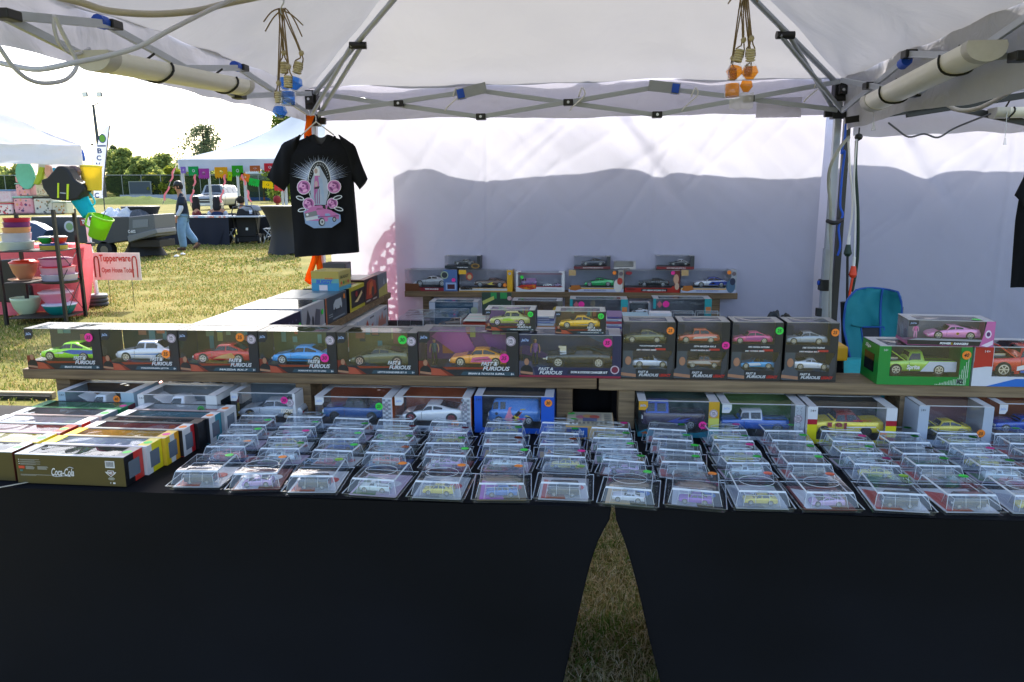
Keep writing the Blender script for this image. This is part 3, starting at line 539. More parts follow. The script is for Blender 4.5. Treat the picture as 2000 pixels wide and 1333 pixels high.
m.box(a.x-ox+.3, .0, 0, a.x-ox+.45, .1, b.z-.1, mat('70777a', .5)).box(b.x-ox-.45, 0, 0, b.x-ox-.3, .1, b.z-.1, mat('70777a', .5)); m.build('frame', sb)
# floodlight mast
fl = thing('floodlight_mast', 'tall dark mast with two floodlights against the sky', 'light mast', (at(206, 395, 100).x, 100, 0)); ox = fl.location
DM = mat('3b4046', .5)
tp = at(182, 205, 100)-ox; MB().cyl((0, 0, 0), (tp.x, 0, tp.z), .30, .17, DM, 10).build('pole', fl)
for s_, x in ((-1, 167), (1, 193)):
    e = at(x, 196, 100)-ox; MB().tube([(tp.x, 0, tp.z-.05), (tp.x+s_*.25, 0, tp.z-.02), (e.x, 0, e.z-.3), (e.x, 0, e.z)], .07, DM, 6).build('arm', fl)
    c = at(x-1 if s_ < 0 else x+1, 185, 100)-ox; m = MB(); m.box(c.x-.36, -.1, c.z-.30, c.x+.36, .1, c.z+.30, DM); m.box(c.x-.28, -.115, c.z-.22, c.x+.28, -.102, c.z+.22, mat('f4f4f0', .2)); m.build('floodlight', fl, bevel=.02)
c = at(180, 283, 100)-ox; m = MB(); m.box(c.x-.13, -.1, c.z-.1, c.x+.13, .1, c.z+.12, DM); m.tube([(c.x, 0, c.z-.1), (c.x+.1, 0, c.z-.2), (c.x+.75, 0, c.z-.22)], .03, DM, 5); m.build('camera_box', fl)
# feather flag
ff = thing('feather_flag', 'tall white feather flag with a round green emblem and blue letters', 'flag', (at(202, 400, 34).x, 34, 0)); ox = ff.location
def q(x, y): p = at(x, y, 34)-ox; return (p.x, p.z)
out = [q(214, 245), (q(209, 290)), q(203, 340), q(201, 388), q(183, 386), q(184, 330), q(189, 290), q(194, 268), q(201, 255), q(208, 248)]
MB().prism(out[::-1], -.01, .01, cloth('flag_fabric', 'dfe3ee', .5)).build('banner', ff)
MB().tube([(q(204, 400)[0]+.05, 0, 0), (q(200, 380)[0]+.05, 0, q(200, 380)[1]), (q(207, 290)[0]+.06, 0, q(207, 290)[1]), (q(214, 244)[0]+.02, 0, q(214, 244)[1])], .025, DM, 6).build('pole', ff)
m = MB(); BL = mat('1d3a78', .6)
for ch, x, y in (('B', 195, 295), ('C', 193.5, 309), ('V', 192, 323), ('C', 189.5, 382)):
    a_ = q(x-4, y+5); b_ = q(x+4, y-5); m.text(ch, a_[0], a_[1], b_[0]-a_[0], b_[1]-a_[1], -.014, BL, .03)
a_ = q(191, 287); b_ = q(207, 284); m.add([(a_[0], -.013, a_[1]), (b_[0], -.013, a_[1]), (b_[0], -.013, b_[1]), (a_[0], -.013, b_[1])], [(0, 1, 2, 3)], BL)
c = q(200, 271); m.disc(c[0], c[1], .18, -.012, BL, rz=.2); m.disc(c[0], c[1], .14, -.013, mat('6fae3c', .6), rz=.16); m.build('lettering', ff)
MB().lathe([(0, 0), (.35, 0), (.32, .06), (.05, .1), (0, .1)], DM, 12).build('base', ff)
# ---------------------------------------------------------------- blue shed and white roof
bs_ = thing('clubhouse', 'low blue building with a white flat roof behind the parked truck', 'building', (at(520, 395, 118).x, 118, 0)); ox = bs_.location
def q(x, y): p = at(x, y, 118)-ox; return (p.x, p.z)
a_ = q(478, 397); b_ = q(640, 374); MB().box(a_[0], 0, 0, b_[0], 6, b_[1], mat('3d5f9a', .7, vs=2)).build('wall', bs_)
b2 = q(640, 352); MB().box(a_[0], .1, b_[1], b_[0], 4, b2[1], mat('8e8e86', .8, vs=2)).build('upper_wall', bs_)
a3 = q(470, 351); b3 = q(645, 333); MB().box(a3[0], -1.2, b2[1]+.003, b3[0], 4.5, b3[1], mat('dcdfe2', .6)).build('roof', bs_)
for x in (520, 534, 556, 575): w0 = q(x, 397); m = MB().box(w0[0], -1.0, 0, w0[0]+.22, -.8, b2[1], mat('b8683c', .7) if x in (520, 556) else mat('5a5e66', .6)); m.build('post', bs_)
# ================================================================ tables and plank shelves
BCL = mat('080910', .8, spec=.22, var=.5, vs=1.6, bump=.15, bs=5)
TB = 1.845
def table(label, x0, x1, edgeL, edgeR, yb=2.62):
    """spandex cover: the skirt is pulled in towards the feet"""
    m = MB()
    def ex(t, e, x): return x+e(t)
    zs = 24
    def front(u, v):
        z = .755*(1-v); a = x0+edgeL(v); b = x1+edgeR(v); x = a+(b-a)*u
        return (x, TB+.035*math.sin(math.pi*v)*(1-(2*u-1)**4)+.012*fbm(x*1.2, z*2, 3), z)
    m.grid(front, 40, zs, BCL)
    for x, e, s_ in ((x0, edgeL, 0), (x1, edgeR, 1)):
        def side(u, v):
            z = .755*(1-v); q = math.sin(math.pi*u)
            return (x+e(v)*(1+.2*q), TB+(yb-TB)*u, z)
        m.grid(side, 14, zs, BCL)
    m.grid(lambda u, v: (x0+edgeL(v)+(x1+edgeR(v)-x0-edgeL(v))*u, yb, .755*(1-v)), 10, 10, BCL)
    n = 30
    m.grid(lambda u, v: (x0+(x1-x0)*u, TB+(yb-TB)*v, .755+.005*min(1, min(v, 1-v)*40)), n, 20, BCL)
    return tag(m.build('tablecloth'), label, 'tablecloth')
def curve(p):
    def f(v):
        z = .755*(1-v)
        for (za, a), (zb, b) in zip(p, p[1:]):
            if za >= z >= zb: t = (za-z)/(za-zb); t = t; return a+(b-a)*t
        return p[-1][1]
    return f
gp = [(P(x, y, Y=TB)) for x, y in ((1196, 1003), (1190, 1020), (1172, 1046), (1160, 1080), (1148, 1120), (1132, 1190), (1116, 1260), (1100, 1333))]
XLT = gp[0].x-.003; eR = [(.756, 0)]+[(p.z, p.x-XLT) for p in gp[1:]]+[(0, gp[-1].x-XLT-.05)]
gp = [(P(x, y, Y=TB)) for x, y in ((1198, 1003), (1204, 1022), (1216, 1046), (1230, 1090), (1246, 1150), (1262, 1220), (1276, 1280), (1290, 1333))]
XRT = gp[0].x+.003; eL = [(.756, 0)]+[(p.z, p.x-XRT) for p in gp[1:]]+[(0, gp[-1].x-XRT+.06)]
table('long black stretch tablecloth on the left front table, under the boxed cars', XLT-2.3, XLT, curve([(.756, 0), (0, .15)]), curve(eR))
table('long black stretch tablecloth on the right front table', XRT, XRT+1.85, curve(eL), curve([(.756, 0), (0, -.15)]))
def sidetable(label, x0, y0, x1, y1):
    m = MB(); m.grid(lambda u, v: (x0+(x1-x0)*u, y0+.03*math.sin(math.pi*v), .755*(1-v)), 20, 12, BCL); m.grid(lambda u, v: (x1-.03*math.sin(math.pi*v), y0+(y1-y0)*u, .755*(1-v)), 20, 12, BCL)
    m.grid(lambda u, v: (x0+.03*math.sin(math.pi*v), y0+(y1-y0)*u, .755*(1-v)), 20, 12, BCL); m.grid(lambda u, v: (x0+(x1-x0)*u, y1, .755*(1-v)), 20, 12, BCL)
    m.grid(lambda u, v: (x0+(x1-x0)*u, y0+(y1-y0)*v, .757), 10, 10, BCL); return tag(m.build('tablecloth'), label, 'tablecloth')
sidetable('black tablecloth on the side table under the left shelf', -1.58, 2.75, -.9, 4.6)
sidetable('black tablecloth on the back table against the white wall', -.87, 3.78, 1.3, 4.6)
W1 = wood('weathered_plank', '4a3826', '8a7050', (2.5, 30, 60)); W2 = wood('grey_plank', '5c4a36', '9c8464', (2.5, 26, 50))
def shelf(label, x0, x1, y0, d, z, th, posts, m, along='x', post_w=.038):
    t = thing('plank_shelf', label, 'shelf', (x0, y0, 0.76))
    L_ = x1-x0
    if along == 'x': MB().box(0, 0, z-th-.76, L_, d, z-.76, m).build('plank', t, bevel=.003)
    else: MB().box(0, 0, z-th-.76, d, L_, z-.76, m).build('plank', t, bevel=.003)
    for p in posts:
        if along == 'x': MB().box(p-x0, .012, 0, p-x0+post_w*1.4, d-.01, z-th-.76-.001, m).build('upright', t, bevel=.002)
        else: MB().box(.01, p-x0, 0, d-.01, p-x0+post_w, z-th-.76-.001, m).build('upright', t, bevel=.002)
    return t
ZS = .932
shelf('long wooden plank shelf on the left front table, under the film car boxes', P(40, 722, Z=ZS).x, P(1166, 742, Z=ZS).x, 2.485, .14, ZS, .036, (P(112, 760, Y=2.5).x, P(578, 760, Y=2.5).x, P(1087, 780, Y=2.5).x), W1)
shelf('wooden plank shelf on the right front table, under twin packs and pickups', P(1170, 742, Z=ZS).x, 1.75, 2.478, .15, ZS, .038, (P(1208, 790, Y=2.49).x, P(1757, 790, Y=2.49).x), W2)
YBS = P(790, 569, Z=ZS).y
shelf('upper plank shelf on the back table against the white wall', P(790, 569, Y=YBS).x, P(1441, 572, Y=YBS).x, YBS, .14, ZS, .036, (P(826, 620, Y=YBS).x, P(1103, 620, Y=YBS).x, P(1388, 620, Y=YBS).x), W1)
ysa = P(520, 660, X=-1.19).y
lsh = thing('plank_shelf', 'plank shelf running back on the side table below the left pole', 'shelf', (-1.33, 2.95, .76))
MB().box(0, 0, .136, .14, 4.6-2.95, .172, W1).build('plank', lsh, bevel=.003)
for yy in (P(757, 610, X=-1.19).y-2.95, 3.25-2.95+.3): MB().box(.01, yy, 0, .135, yy+.04, .135, W1).build('upright', lsh, bevel=.002)
# ================================================================ toy cars
def interp(tab, x):
    for (a, b), (c, d) in zip(tab, tab[1:]):
        if a <= x <= c: return b+(d-b)*((x-a)/(c-a) if c > a else 0)
    return tab[0][1] if x < tab[0][0] else tab[-1][1]
# belt line, roof line (as fractions of length), windows (side x ranges), windscreen ranges, wheels x, wheel radius, half width, clearance
KINDS = {
 'coupe': dict(b=[(0, .105), (.04, .145), (.3, .185), (.8, .2), (.97, .19), (1, .13)], r=[(0, 0), (.27, .0), (.43, .285), (.62, .295), (.88, .2), (1, 0)], w=[(.34, .56), (.58, .78)], s=[(.29, .42), (.68, .86)], wh=(.19, .79), rw=.072, hw=.2, c=.04),
 'sedan': dict(b=[(0, .12), (.03, .16), (.3, .2), (.85, .215), (.98, .2), (1, .14)], r=[(0, 0), (.27, .0), (.4, .325), (.68, .33), (.86, .22), (1, 0)], w=[(.32, .51), (.54, .74)], s=[(.28, .39), (.7, .85)], wh=(.19, .79), rw=.072, hw=.19, c=.045),
 'super': dict(b=[(0, .08), (.05, .12), (.3, .18), (.8, .22), (.97, .21), (1, .14)], r=[(0, 0), (.2, .0), (.42, .27), (.56, .275), (.9, .2), (1, 0)], w=[(.3, .5), (.52, .66)], s=[(.2, .41), (.62, .88)], wh=(.18, .8), rw=.076, hw=.22, c=.03),
 'muscle': dict(b=[(0, .12), (.02, .17), (.3, .195), (.8, .205), (.98, .19), (1, .12)], r=[(0, 0), (.36, .0), (.46, .27), (.66, .275), (.86, .2), (1, 0)], w=[(.4, .58), (.6, .7)], s=[(.37, .45), (.7, .85)], wh=(.18, .8), rw=.074, hw=.2, c=.05),
 'classic': dict(b=[(0, .13), (.02, .19), (.3, .21), (.8, .205), (.99, .215), (1, .13)], r=[(0, 0), (.3, .0), (.37, .315), (.6, .325), (.72, .2), (1, 0)], w=[(.33, .47), (.5, .63)], s=[(.3, .37), (.62, .71)], wh=(.19, .76), rw=.07, hw=.19, c=.05),
 'convertible': dict(b=[(0, .1), (.04, .14), (.33, .18), (.8, .185), (.97, .17), (1, .12)], r=[(0, 0), (1, 0)], w=[], s=[], wh=(.19, .8), rw=.074, hw=.2, c=.035),
 'pickup': dict(b=[(0, .13), (.02, .19), (.3, .205), (.99, .205), (1, .13)], r=[(0, 0), (.29, .0), (.37, .33), (.53, .335), (.56, .0), (1, 0)], w=[(.33, .5)], s=[(.295, .365)], wh=(.16, .76), rw=.075, hw=.18, c=.05),
 'crew': dict(b=[(0, .12), (.02, .17), (.24, .185), (.99, .185), (1, .12)], r=[(0, 0), (.22, .0), (.32, .31), (.6, .315), (.62, .0), (1, 0)], w=[(.27, .41), (.44, .58)], s=[(.225, .315)], wh=(.13, .83), rw=.065, hw=.15, c=.045),
 'van': dict(b=[(0, .2), (.03, .26), (1, .27)], r=[(0, 0), (.03, .0), (.09, .42), (.14, .45), (.95, .45), (.99, .3), (1, 0)], w=[(.09, .19), (.23, .33)], s=[(.035, .085)], wh=(.2, .78), rw=.07, hw=.19, c=.05),
 'vanpickup': dict(b=[(0, .2), (.03, .26), (1, .26)], r=[(0, 0), (.03, .0), (.09, .42), (.13, .44), (.42, .44), (.44, 0), (1, 0)], w=[(.08, .2), (.24, .38)], s=[(.035, .085)], wh=(.2, .78), rw=.07, hw=.19, c=.05),
 'suv': dict(b=[(0, .15), (.02, .2), (.3, .225), (.97, .235), (1, .16)], r=[(0, 0), (.28, .0), (.38, .37), (.9, .365), (.98, .235), (1, 0)], w=[(.32, .5), (.52, .7), (.72, .88)], s=[(.285, .375)], wh=(.18, .79), rw=.08, hw=.19, c=.06),
}
_wh = {}
def bright(c): v = [int(c[i:i+2], 16)/255 for i in (0, 2, 4)]; return ''.join('%02x' % min(255, int(255*(x**.8*1.06))) for x in v)
def wheel_mesh(r, rim, depth, n=16):
    k = (round(r, 5), rim.name, round(depth, 4))
    if k in _wh: return _wh[k]
    m = MB(); m.cyl((0, 0, 0), (0, depth, 0), r, r, TYRE, n); m.disc(0, 0, r*.72, -r*.02, mat('26282c', .4), n)
    # rim ring and spokes
    a = [(math.cos(2*math.pi*i/n), math.sin(2*math.pi*i/n)) for i in range(n)]
    v = [(x*r*.76, -r*.05, z*r*.76) for x, z in a]+[(x*r*.62, -r*.06, z*r*.62) for x, z in a]
    m.add(v, [(i, (i+1) % n, n+(i+1) % n, n+i) for i in range(n)], rim)
    for i in range(6):
        t = 2*math.pi*i/6; c, s_ = math.cos(t), math.sin(t); w_ = r*.09
        m.add([(c*r*.66-s_*w_, -r*.05, s_*r*.66+c*w_), (c*r*.66+s_*w_, -r*.05, s_*r*.66-c*w_), (s_*w_*.8, -r*.07, -c*w_*.8), (-s_*w_*.8, -r*.07, c*w_*.8)], [(0, 1, 2, 3)], rim)
    m.disc(0, 0, r*.16, -r*.08, rim, 8)
    o = m.build('wheel'); _wh[k] = o.data; bpy.data.objects.remove(o); return _wh[k]
def car(parent, kind, colr, Lc, loc, flip=False, rim=CHROME, roofc=None, decals=(), name='toy_car', hood=None, n=34, paint=None, yaw=0, both=False, extra=None):
    """car body seen from -Y; nose towards -X unless flip"""
    K = KINDS[kind]; colr = bright(colr) if paint is None and name == 'toy_car' else colr; pm = paint or mat(colr, .22, .15, .6, var=.03, coat=.6); rp = mat(roofc, .25, .1, .6, var=.03, coat=.5) if roofc else pm
    fx = (lambda x: (1-x)*Lc) if flip else (lambda x: x*Lc)
    hw = K['hw']
    def sec(x):
        zb = K['c']; zm = interp(K['b'], x); zr = max(zm+.001, interp(K['r'], x)) if K['r'] else zm
        t = 1-.16*max(0, 1-x/.1)**2-.1*max(0, (x-.9)/.1)**2
        t *= 1; h = hw*t; rr = h*.95-(zr-zm)*.38
        return [(h*.9, zb), (h, zb+.03), (h*1.0, zb+(zm-zb)*.6), (h*.985, zm-.012), (h*.95, zm), (rr, zr-.008 if zr > zm+.01 else zm+.0005), (rr*.8, zr), (0, zr+.006)]
    xs = sorted(set([i/n for i in range(n+1)]+[x for x, _ in K['b']]+[x for x, _ in K['r']]))
    m = MB(); V = []; ns = 16
    for x in xs:
        s_ = sec(x); ring = [(-h, z) for h, z in s_]+[(h, z) for h, z in s_[::-1]]
        V += [(fx(x), y*Lc, z*Lc) for y, z in ring]
    F1 = []; F2 = []
    for i in range(len(xs)-1):
        for j in range(ns):
            q = (i*ns+j, (i+1)*ns+j, (i+1)*ns+(j+1) % ns, i*ns+(j+1) % ns)
            (F2 if 4 <= j <= 10 and roofc and interp(K['r'], (xs[i]+xs[i+1])/2) > interp(K['b'], (xs[i]+xs[i+1])/2) else F1).append(q)
    b0 = len(m.v); m.add(V, F1+[tuple(range(ns)), tuple(range((len(xs)-1)*ns, len(xs)*ns))], pm, True)
    if F2: m.add(V, F2, rp, True)
    for xw in K['wh']:   # arches
        for s_ in ((-1, 1) if both else (-1,)):
            m.cyl((fx(xw), s_*(hw-.03)*Lc, K['rw']*Lc), (fx(xw), s_*(hw+.0015)*Lc, K['rw']*Lc), K['rw']*1.17*Lc, K['rw']*1.17*Lc, BLACK, 16)
    if kind in ('pickup', 'crew', 'vanpickup'):
        xa = {'pickup': .58, 'crew': .64, 'vanpickup': .46}[kind]; zt = interp(K['b'], .8)*Lc
        m.box(min(fx(xa), fx(.96)), -hw*.82*Lc, zt+.0005*Lc, max(fx(xa), fx(.96)), hw*.82*Lc, zt+.003*Lc, mat('2c2e33', .6))
    if kind == 'convertible':
        m.box(min(fx(.42), fx(.7)), -hw*.75*Lc, .183*Lc, max(fx(.42), fx(.7)), hw*.75*Lc, .19*Lc, BLACK)
        for x in (.52, .62): m.box(min(fx(x), fx(x+.05)), -hw*.6*Lc, .185*Lc, max(fx(x), fx(x+.05)), -hw*.1*Lc, .25*Lc, mat('38393e', .6))
        m.tube([(fx(.36), -hw*.8*Lc, .18*Lc), (fx(.43), -hw*.7*Lc, .26*Lc), (fx(.43), hw*.7*Lc, .26*Lc), (fx(.36), hw*.8*Lc, .18*Lc)], .006*Lc, pm, 5, 0)
    # lamps, bumpers
    z0 = interp(K['b'], .02)*Lc
    m.box(min(fx(-.004), fx(.035)), -hw*.86*Lc, z0*.62, max(fx(-.004), fx(.035)), -hw*.5*Lc, z0*.86, mat('eef2f8', .1, 0, .8)); m.box(min(fx(.975), fx(1.003)), -hw*.88*Lc, z0*.75, max(fx(.975), fx(1.003)), -hw*.6*Lc, z0*1.0, mat('c01818', .3))
    m.box(min(fx(.34), fx(.345)), -(hw+.001)*Lc, .07*Lc, max(fx(.34), fx(.345)), -hw*.99*Lc, interp(K['b'], .34)*Lc*.92, mat('2a2a2a', .5)) if kind not in ('van', 'vanpickup') else None
    if hood:
        M_ = Matrix.Translation((fx(.29), 0, .2*Lc)) @ Matrix.Rotation((-1 if flip else 1)*R(hood), 4, 'Y')
        m.box((-.24*Lc if not flip else 0), -hw*.85*Lc, 0, (0 if not flip else .24*Lc), hw*.85*Lc, .012*Lc, pm, M_)
        m.box(min(fx(.06), fx(.28)), -hw*.8*Lc, .19*Lc, max(fx(.06), fx(.28)), hw*.8*Lc, .207*Lc, mat('1a1b1f', .5)); m.box(min(fx(.1), fx(.22)), -hw*.4*Lc, .2*Lc, max(fx(.1), fx(.22)), hw*.4*Lc, .235*Lc, CHROME)
    for pts, c in decals:
        m.poly([(fx(x), z*Lc) for x, z in pts], -(hw+.0025)*Lc, mat(c, .3) if isinstance(c, str) else c)
    if extra: extra(m, fx, Lc, hw)
    body = m.build(name, parent, loc); body.rotation_euler = (0, 0, yaw)
    for (x0, x1) in K['w']:
        for sd in ((-1, 1) if both else (-1,)):
            m = MB(); N_ = 6
            def wp(u, v):
                x = x0+(x1-x0)*u; s_ = sec(x); (a, za), (b, zb) = s_[4], s_[5]; g_ = .14+(.86-.14)*v
                return (fx(x), sd*(a+(b-a)*g_+.003)*Lc, (za+(zb-za)*g_+.002)*Lc)
            m.grid(wp, N_, 1, GLASSY); m.build('car_window', body)
    for (x0, x1) in K['s']:
        m = MB()
        def wp(u, v):
            x = x0+(x1-x0)*u; s_ = sec(x); h = s_[6][0]*.95
            return (fx(x), (2*v-1)*h*Lc, (s_[6][1]+.008)*Lc)
        m.grid(wp, 5, 2, GLASSY); m.build('windscreen', body)
    for xw in K['wh']:
        for s_ in ((-1, 1) if both else (-1,)):
            me = wheel_mesh(K['rw']*Lc, rim, .12*Lc); o = bpy.data.objects.new('wheel', me); COL.objects.link(o); o.parent = body; o.location = (fx(xw), s_*(hw+.006)*Lc, K['rw']*Lc)
            if s_ > 0: o.rotation_euler = (0, 0, math.pi)
    return body
# ================================================================ boxed model cars
SKIN = mat('a87a5e', .7)
def C(c): return mat(c, .35, 0, .5, var=.03) if isinstance(c, str) else c
def art(parent, items, M=None, name='printed_artwork', y0=-.0008):
    m = MB(); k = 0
    for pts, c in items: m.poly(pts, y0-.00025*k, C(c), M); k += 1
    return m.build(name, parent)
def ell(x, z, rx, rz, n=16): return [(x+rx*math.cos(2*math.pi*i/n), z+rz*math.sin(2*math.pi*i/n)) for i in range(n)]
def rect(x0, z0, x1, z1): return [(x0, z0), (x1, z0), (x1, z1), (x0, z1)]
def sticker(parent, x, z, r, c, txt, M=None, y=-.004):
    m = MB(); m.disc(x, z, r, y, STK[c], 18, M)
    if txt: m.text(txt, x-r*.6, z-r*.42, r*1.1, r*.85, y-.0004, INK, .02, .2, M)
    return m.build('price_sticker', parent)
def box_shell(t, w, d, h, side='2a2c34', top='3a3c42', front='20222a', back='3c4450', band=.25, post=.1, lpost=.0, topwin=True, leftwin=True, tab='2a2c34', rim=.02, inner=None, fz=.97, toprim=.12):
    """card carton: bottom, back, right side, top frame, front band and posts, clear film over the openings"""
    S = C(side); Tm = C(top); Fm = C(front); m = MB(); e = .0016
    m.box(0, 0, 0, w, d, e, S); m.box(w-e, 0, e, w, d, h, S)
    if not leftwin: m.box(0, 0, e, e, d, h, S)
    else: m.box(0, 0, e, e, d, h*band*.6, S)
    m.box(e, d-e, e, w-e, d, h-e, C(inner or back))
    m.box(e, 0, e, w-e, e, h*band, Fm); m.box(w*(1-post), 0, h*band, w-e, e, h-e, Fm)
    if lpost: m.box(e, 0, h*band, w*lpost, e, h-e, Fm)
    if topwin:
        q = toprim*d; m.box(0, 0, h-e, w, q*.35, h, Tm); m.box(0, d-q*2, h-e, w, d, h, Tm); m.box(0, q*.35, h-e, w*.1, d-2*q, h, Tm); m.box(w*.88, q*.35, h-e, w, d-2*q, h, Tm)
    else: m.box(0, 0, h-e, w, d, h, Tm)
    m.build('carton', t)
    m = MB(); fl = .0008
    m.box(w*lpost+e, fl*.3, h*band, w*(1-post), fl, h-e, FILM)
    if topwin: m.box(w*.1, q*.35, h-e, w*.88, d-2*q, h-e+fl, FILM)
    if leftwin: m.box(.0003, e, h*band*.6, fl, d-e, h-e, FILM)
    m.build('clear_window', t)
    if tab: MB().poly([(e, h*.98), (w*.12, h*.98), (w*.12, h*.83), (w*.09, h*.74), (e, h*.74)], -.0008, C(tab)).text('JaDa', w*.02, h*.82, w*.075, h*.08, -.0012, mat('9fb6e0', .3), .03, .2).build('corner_label', t)
def baldman(x, z, s, shirt='1c1e24'):
    return [(ell(x, z+.30*s, .33*s, .30*s), shirt), ([(x-.36*s, z), (x+.36*s, z), (x+.34*s, z+.42*s), (x-.34*s, z+.42*s)], shirt), (ell(x, z+.78*s, .14*s, .20*s), SKIN), ([(x-.36*s, z+.10*s), (x+.36*s, z+.02*s), (x+.36*s, z+.16*s), (x-.36*s, z+.24*s)], SKIN)]
def ff_front(t, w, h, title, purple=False, legacy=False, small=False):
    g = '343a44' if not purple else '2c2a50'
    it = [([(w*.0, 0), (w*.36, 0), (w*.26, h*.13), (w*.12, h*.17), (w*.09, h*.33), (w*.0, h*.33)], '7a2e20'), ([(w*.02, h*.0), (w*.30, 0), (w*.22, h*.15), (w*.11, h*.18)], 'b0503a'),
          ([(w*.28, h*.14), (w*.75, h*.17), (w*.75, h*.2), (w*.24, h*.2)], '8c3a22'), ([(w*.42, h*.02), (w*.96, h*.02), (w*.96, h*.105), (w*.45, h*.105)], '2e4a58')]
    it += baldman(w*.07, h*.01, h*.36)
    art(t, it)
    m = MB(); G_ = mat('d6d9de', .35)
    m.text('FAST &', w*.63, h*.245, w*.16, h*.09, -.0042, G_, .03, .3); m.text('FURIOUS', w*.645, h*.135, w*.27, h*.095, -.0042, G_, .03, .3)
    m.text(title, w*.5, h*.04, w*.36, h*.045, -.0042, WHITE, .03, .2); m.text('8+', w*.925, h*.04, w*.03, h*.045, -.0042, WHITE, .02)
    m.build('lettering', t)
def diecast(t, x, z, r):
    m = MB(); m.disc(x, z, r, -.0012, mat('b8a8b8', .4)); m.disc(x, z, r*.86, -.0015, mat('6a4a58', .4)); m.disc(x, z, r*.78, -.0018, mat('d8ccd6', .4)); m.text('DIE-', x-r*.45, z+r*.05, r*.9, r*.4, -.0022, INK, .02); m.text('CAST', x-r*.5, z-r*.45, r, r*.4, -.0022, INK, .02); m.build('seal', t)
GR = 'boxed model cars on the front plank shelf'
def place(px0, px1, pyb, Y=2.49, z=None, yo=.006):
    a = P(px0, pyb, Y=Y); b = P(px1, pyb, Y=Y); return a.x, b.x-a.x, Y
def city(w, h, d, seed):  # street art printed on the backing card
    r = random.Random(seed); it = []
    for k in range(9):
        x = w*r.uniform(.1, .85); a = h*r.uniform(.3, .8); it.append((rect(x, a, min(w*.97, x+w*r.uniform(.04, .12)), min(h*.97, a+h*r.uniform(.1, .35))), r.choice(['6a9486', '96604c', 'b8603c', '4c8084', '76886a', '989450', '2c3440'])))
    return it
def ffbox(label, x0, x1, ztop, kind, colr, title, stk, seed=1, Y=2.49, zb=ZS+.001, rim=CHROME, carkw={}, wide=0, bgc='3a3c30', group=GR, die=True, d=.13, ps=(.92, .83), cl=None, cx=.17):
    w = x1-x0-.002; h = ztop-zb
    t = thing('boxed_model_car', label, 'boxed toy car', (x0, Y, zb), 0, group)
    box_shell(t, w, d, h, side='20222a', top='5e5e5c', front='24262e', back=bgc, band=.2, post=.12)
    art(t, city(w, h, d, seed), Matrix.Translation((0, d-.003, 0)), 'backing_card')
    MB().box(w*.02, .01, h*.17, w*.97, d-.006, h*.19, mat('23252b', .4)).build('plinth', t)
    Lc = cl or (w*.92-w*cx); 
    car(t, kind, colr, Lc, (w*cx-.01, d*.42, h*.195), **carkw)
    ff_front(t, w, h, title)
    if die: diecast(t, w*.925, h*.80, h*.11)
    if stk: sticker(t, w*stk[2], h*stk[3], h*.105, stk[0], stk[1])
    return t
xs_ = [P(x, 722, Y=2.49).x for x in (56, 203, 353, 508, 660, 818, 1014, 1214)]
zt = 1.078
ffbox('boxed bright green car with blue flames, first on the left of the shelf', xs_[0], xs_[1], zt, 'coupe', '8ae01e', "BRIAN'S MITSUBISHI ECLIPSE", ('p', '35', .86, .8), 1, carkw=dict(decals=[([(.4, .15), (.55, .185), (.97, .18), (.97, .12), (.6, .11), (.5, .13)], '2c5cb8'), ([(.25, .12), (.5, .165), (.42, .115)], 'dfe6ea')]), bgc='30343a', die=False)
ffbox('boxed pale silver sedan with blue stripe, second on the shelf', xs_[1], xs_[2], zt, 'sedan', 'c6cede', 'VOLKSWAGEN JETTA', ('o', '35', .84, .42), 2, carkw=dict(decals=[([(.25, .125), (.9, .15), (.9, .12), (.3, .115)], '4a86c8')]), bgc='2c3a34')
ffbox('boxed dark red sports car with gold pattern, third on the shelf', xs_[2], xs_[3], zt, 'coupe', 'b81e1e', 'MAZDA RX-7', ('o', '35', .79, .85), 3, carkw=dict(decals=[([(.35, .07), (.75, .08), (.68, .17), (.5, .13)], 'd09858')]), bgc='4c4630')
ffbox('boxed sky blue rear winged sports car with black side stripe', xs_[3], xs_[4], zt, 'coupe', '2c8ce0', 'PORSCHE 911 GT3 RS (996)', ('p', '30', .85, .38), 4, carkw=dict(rim=mat('d8d4cc', .3), decals=[([(.28, .075), (.72, .075), (.72, .095), (.28, .095)], '1c2c40')]), bgc='57613a')
ffbox('boxed dark olive car with thin ring wheels, almost see-through', xs_[4], xs_[5], zt, 'super', '4c4e36', "LETTY'S DODGE VIPER SRT 10", ('g', '30', .82, .84), 5, carkw=dict(rim=mat('c8a898', .4)), bgc='6a6238')
b6 = ffbox('wide boxed orange and pink convertible with a small figure beside it', xs_[5], xs_[6], zt+.006, 'coupe', 'f08a28', 'BRIAN & TOYOTA SUPRA', ('p', '35', .86, .42), 6, d=.135, cx=.33, carkw=dict(decals=[([(.36, .07), (.78, .07), (.66, .175), (.4, .15)], 'd85a90'), ([(.42, .11), (.7, .14), (.68, .125), (.44, .1)], 'c8c0e8')]), bgc='6a2c7a')
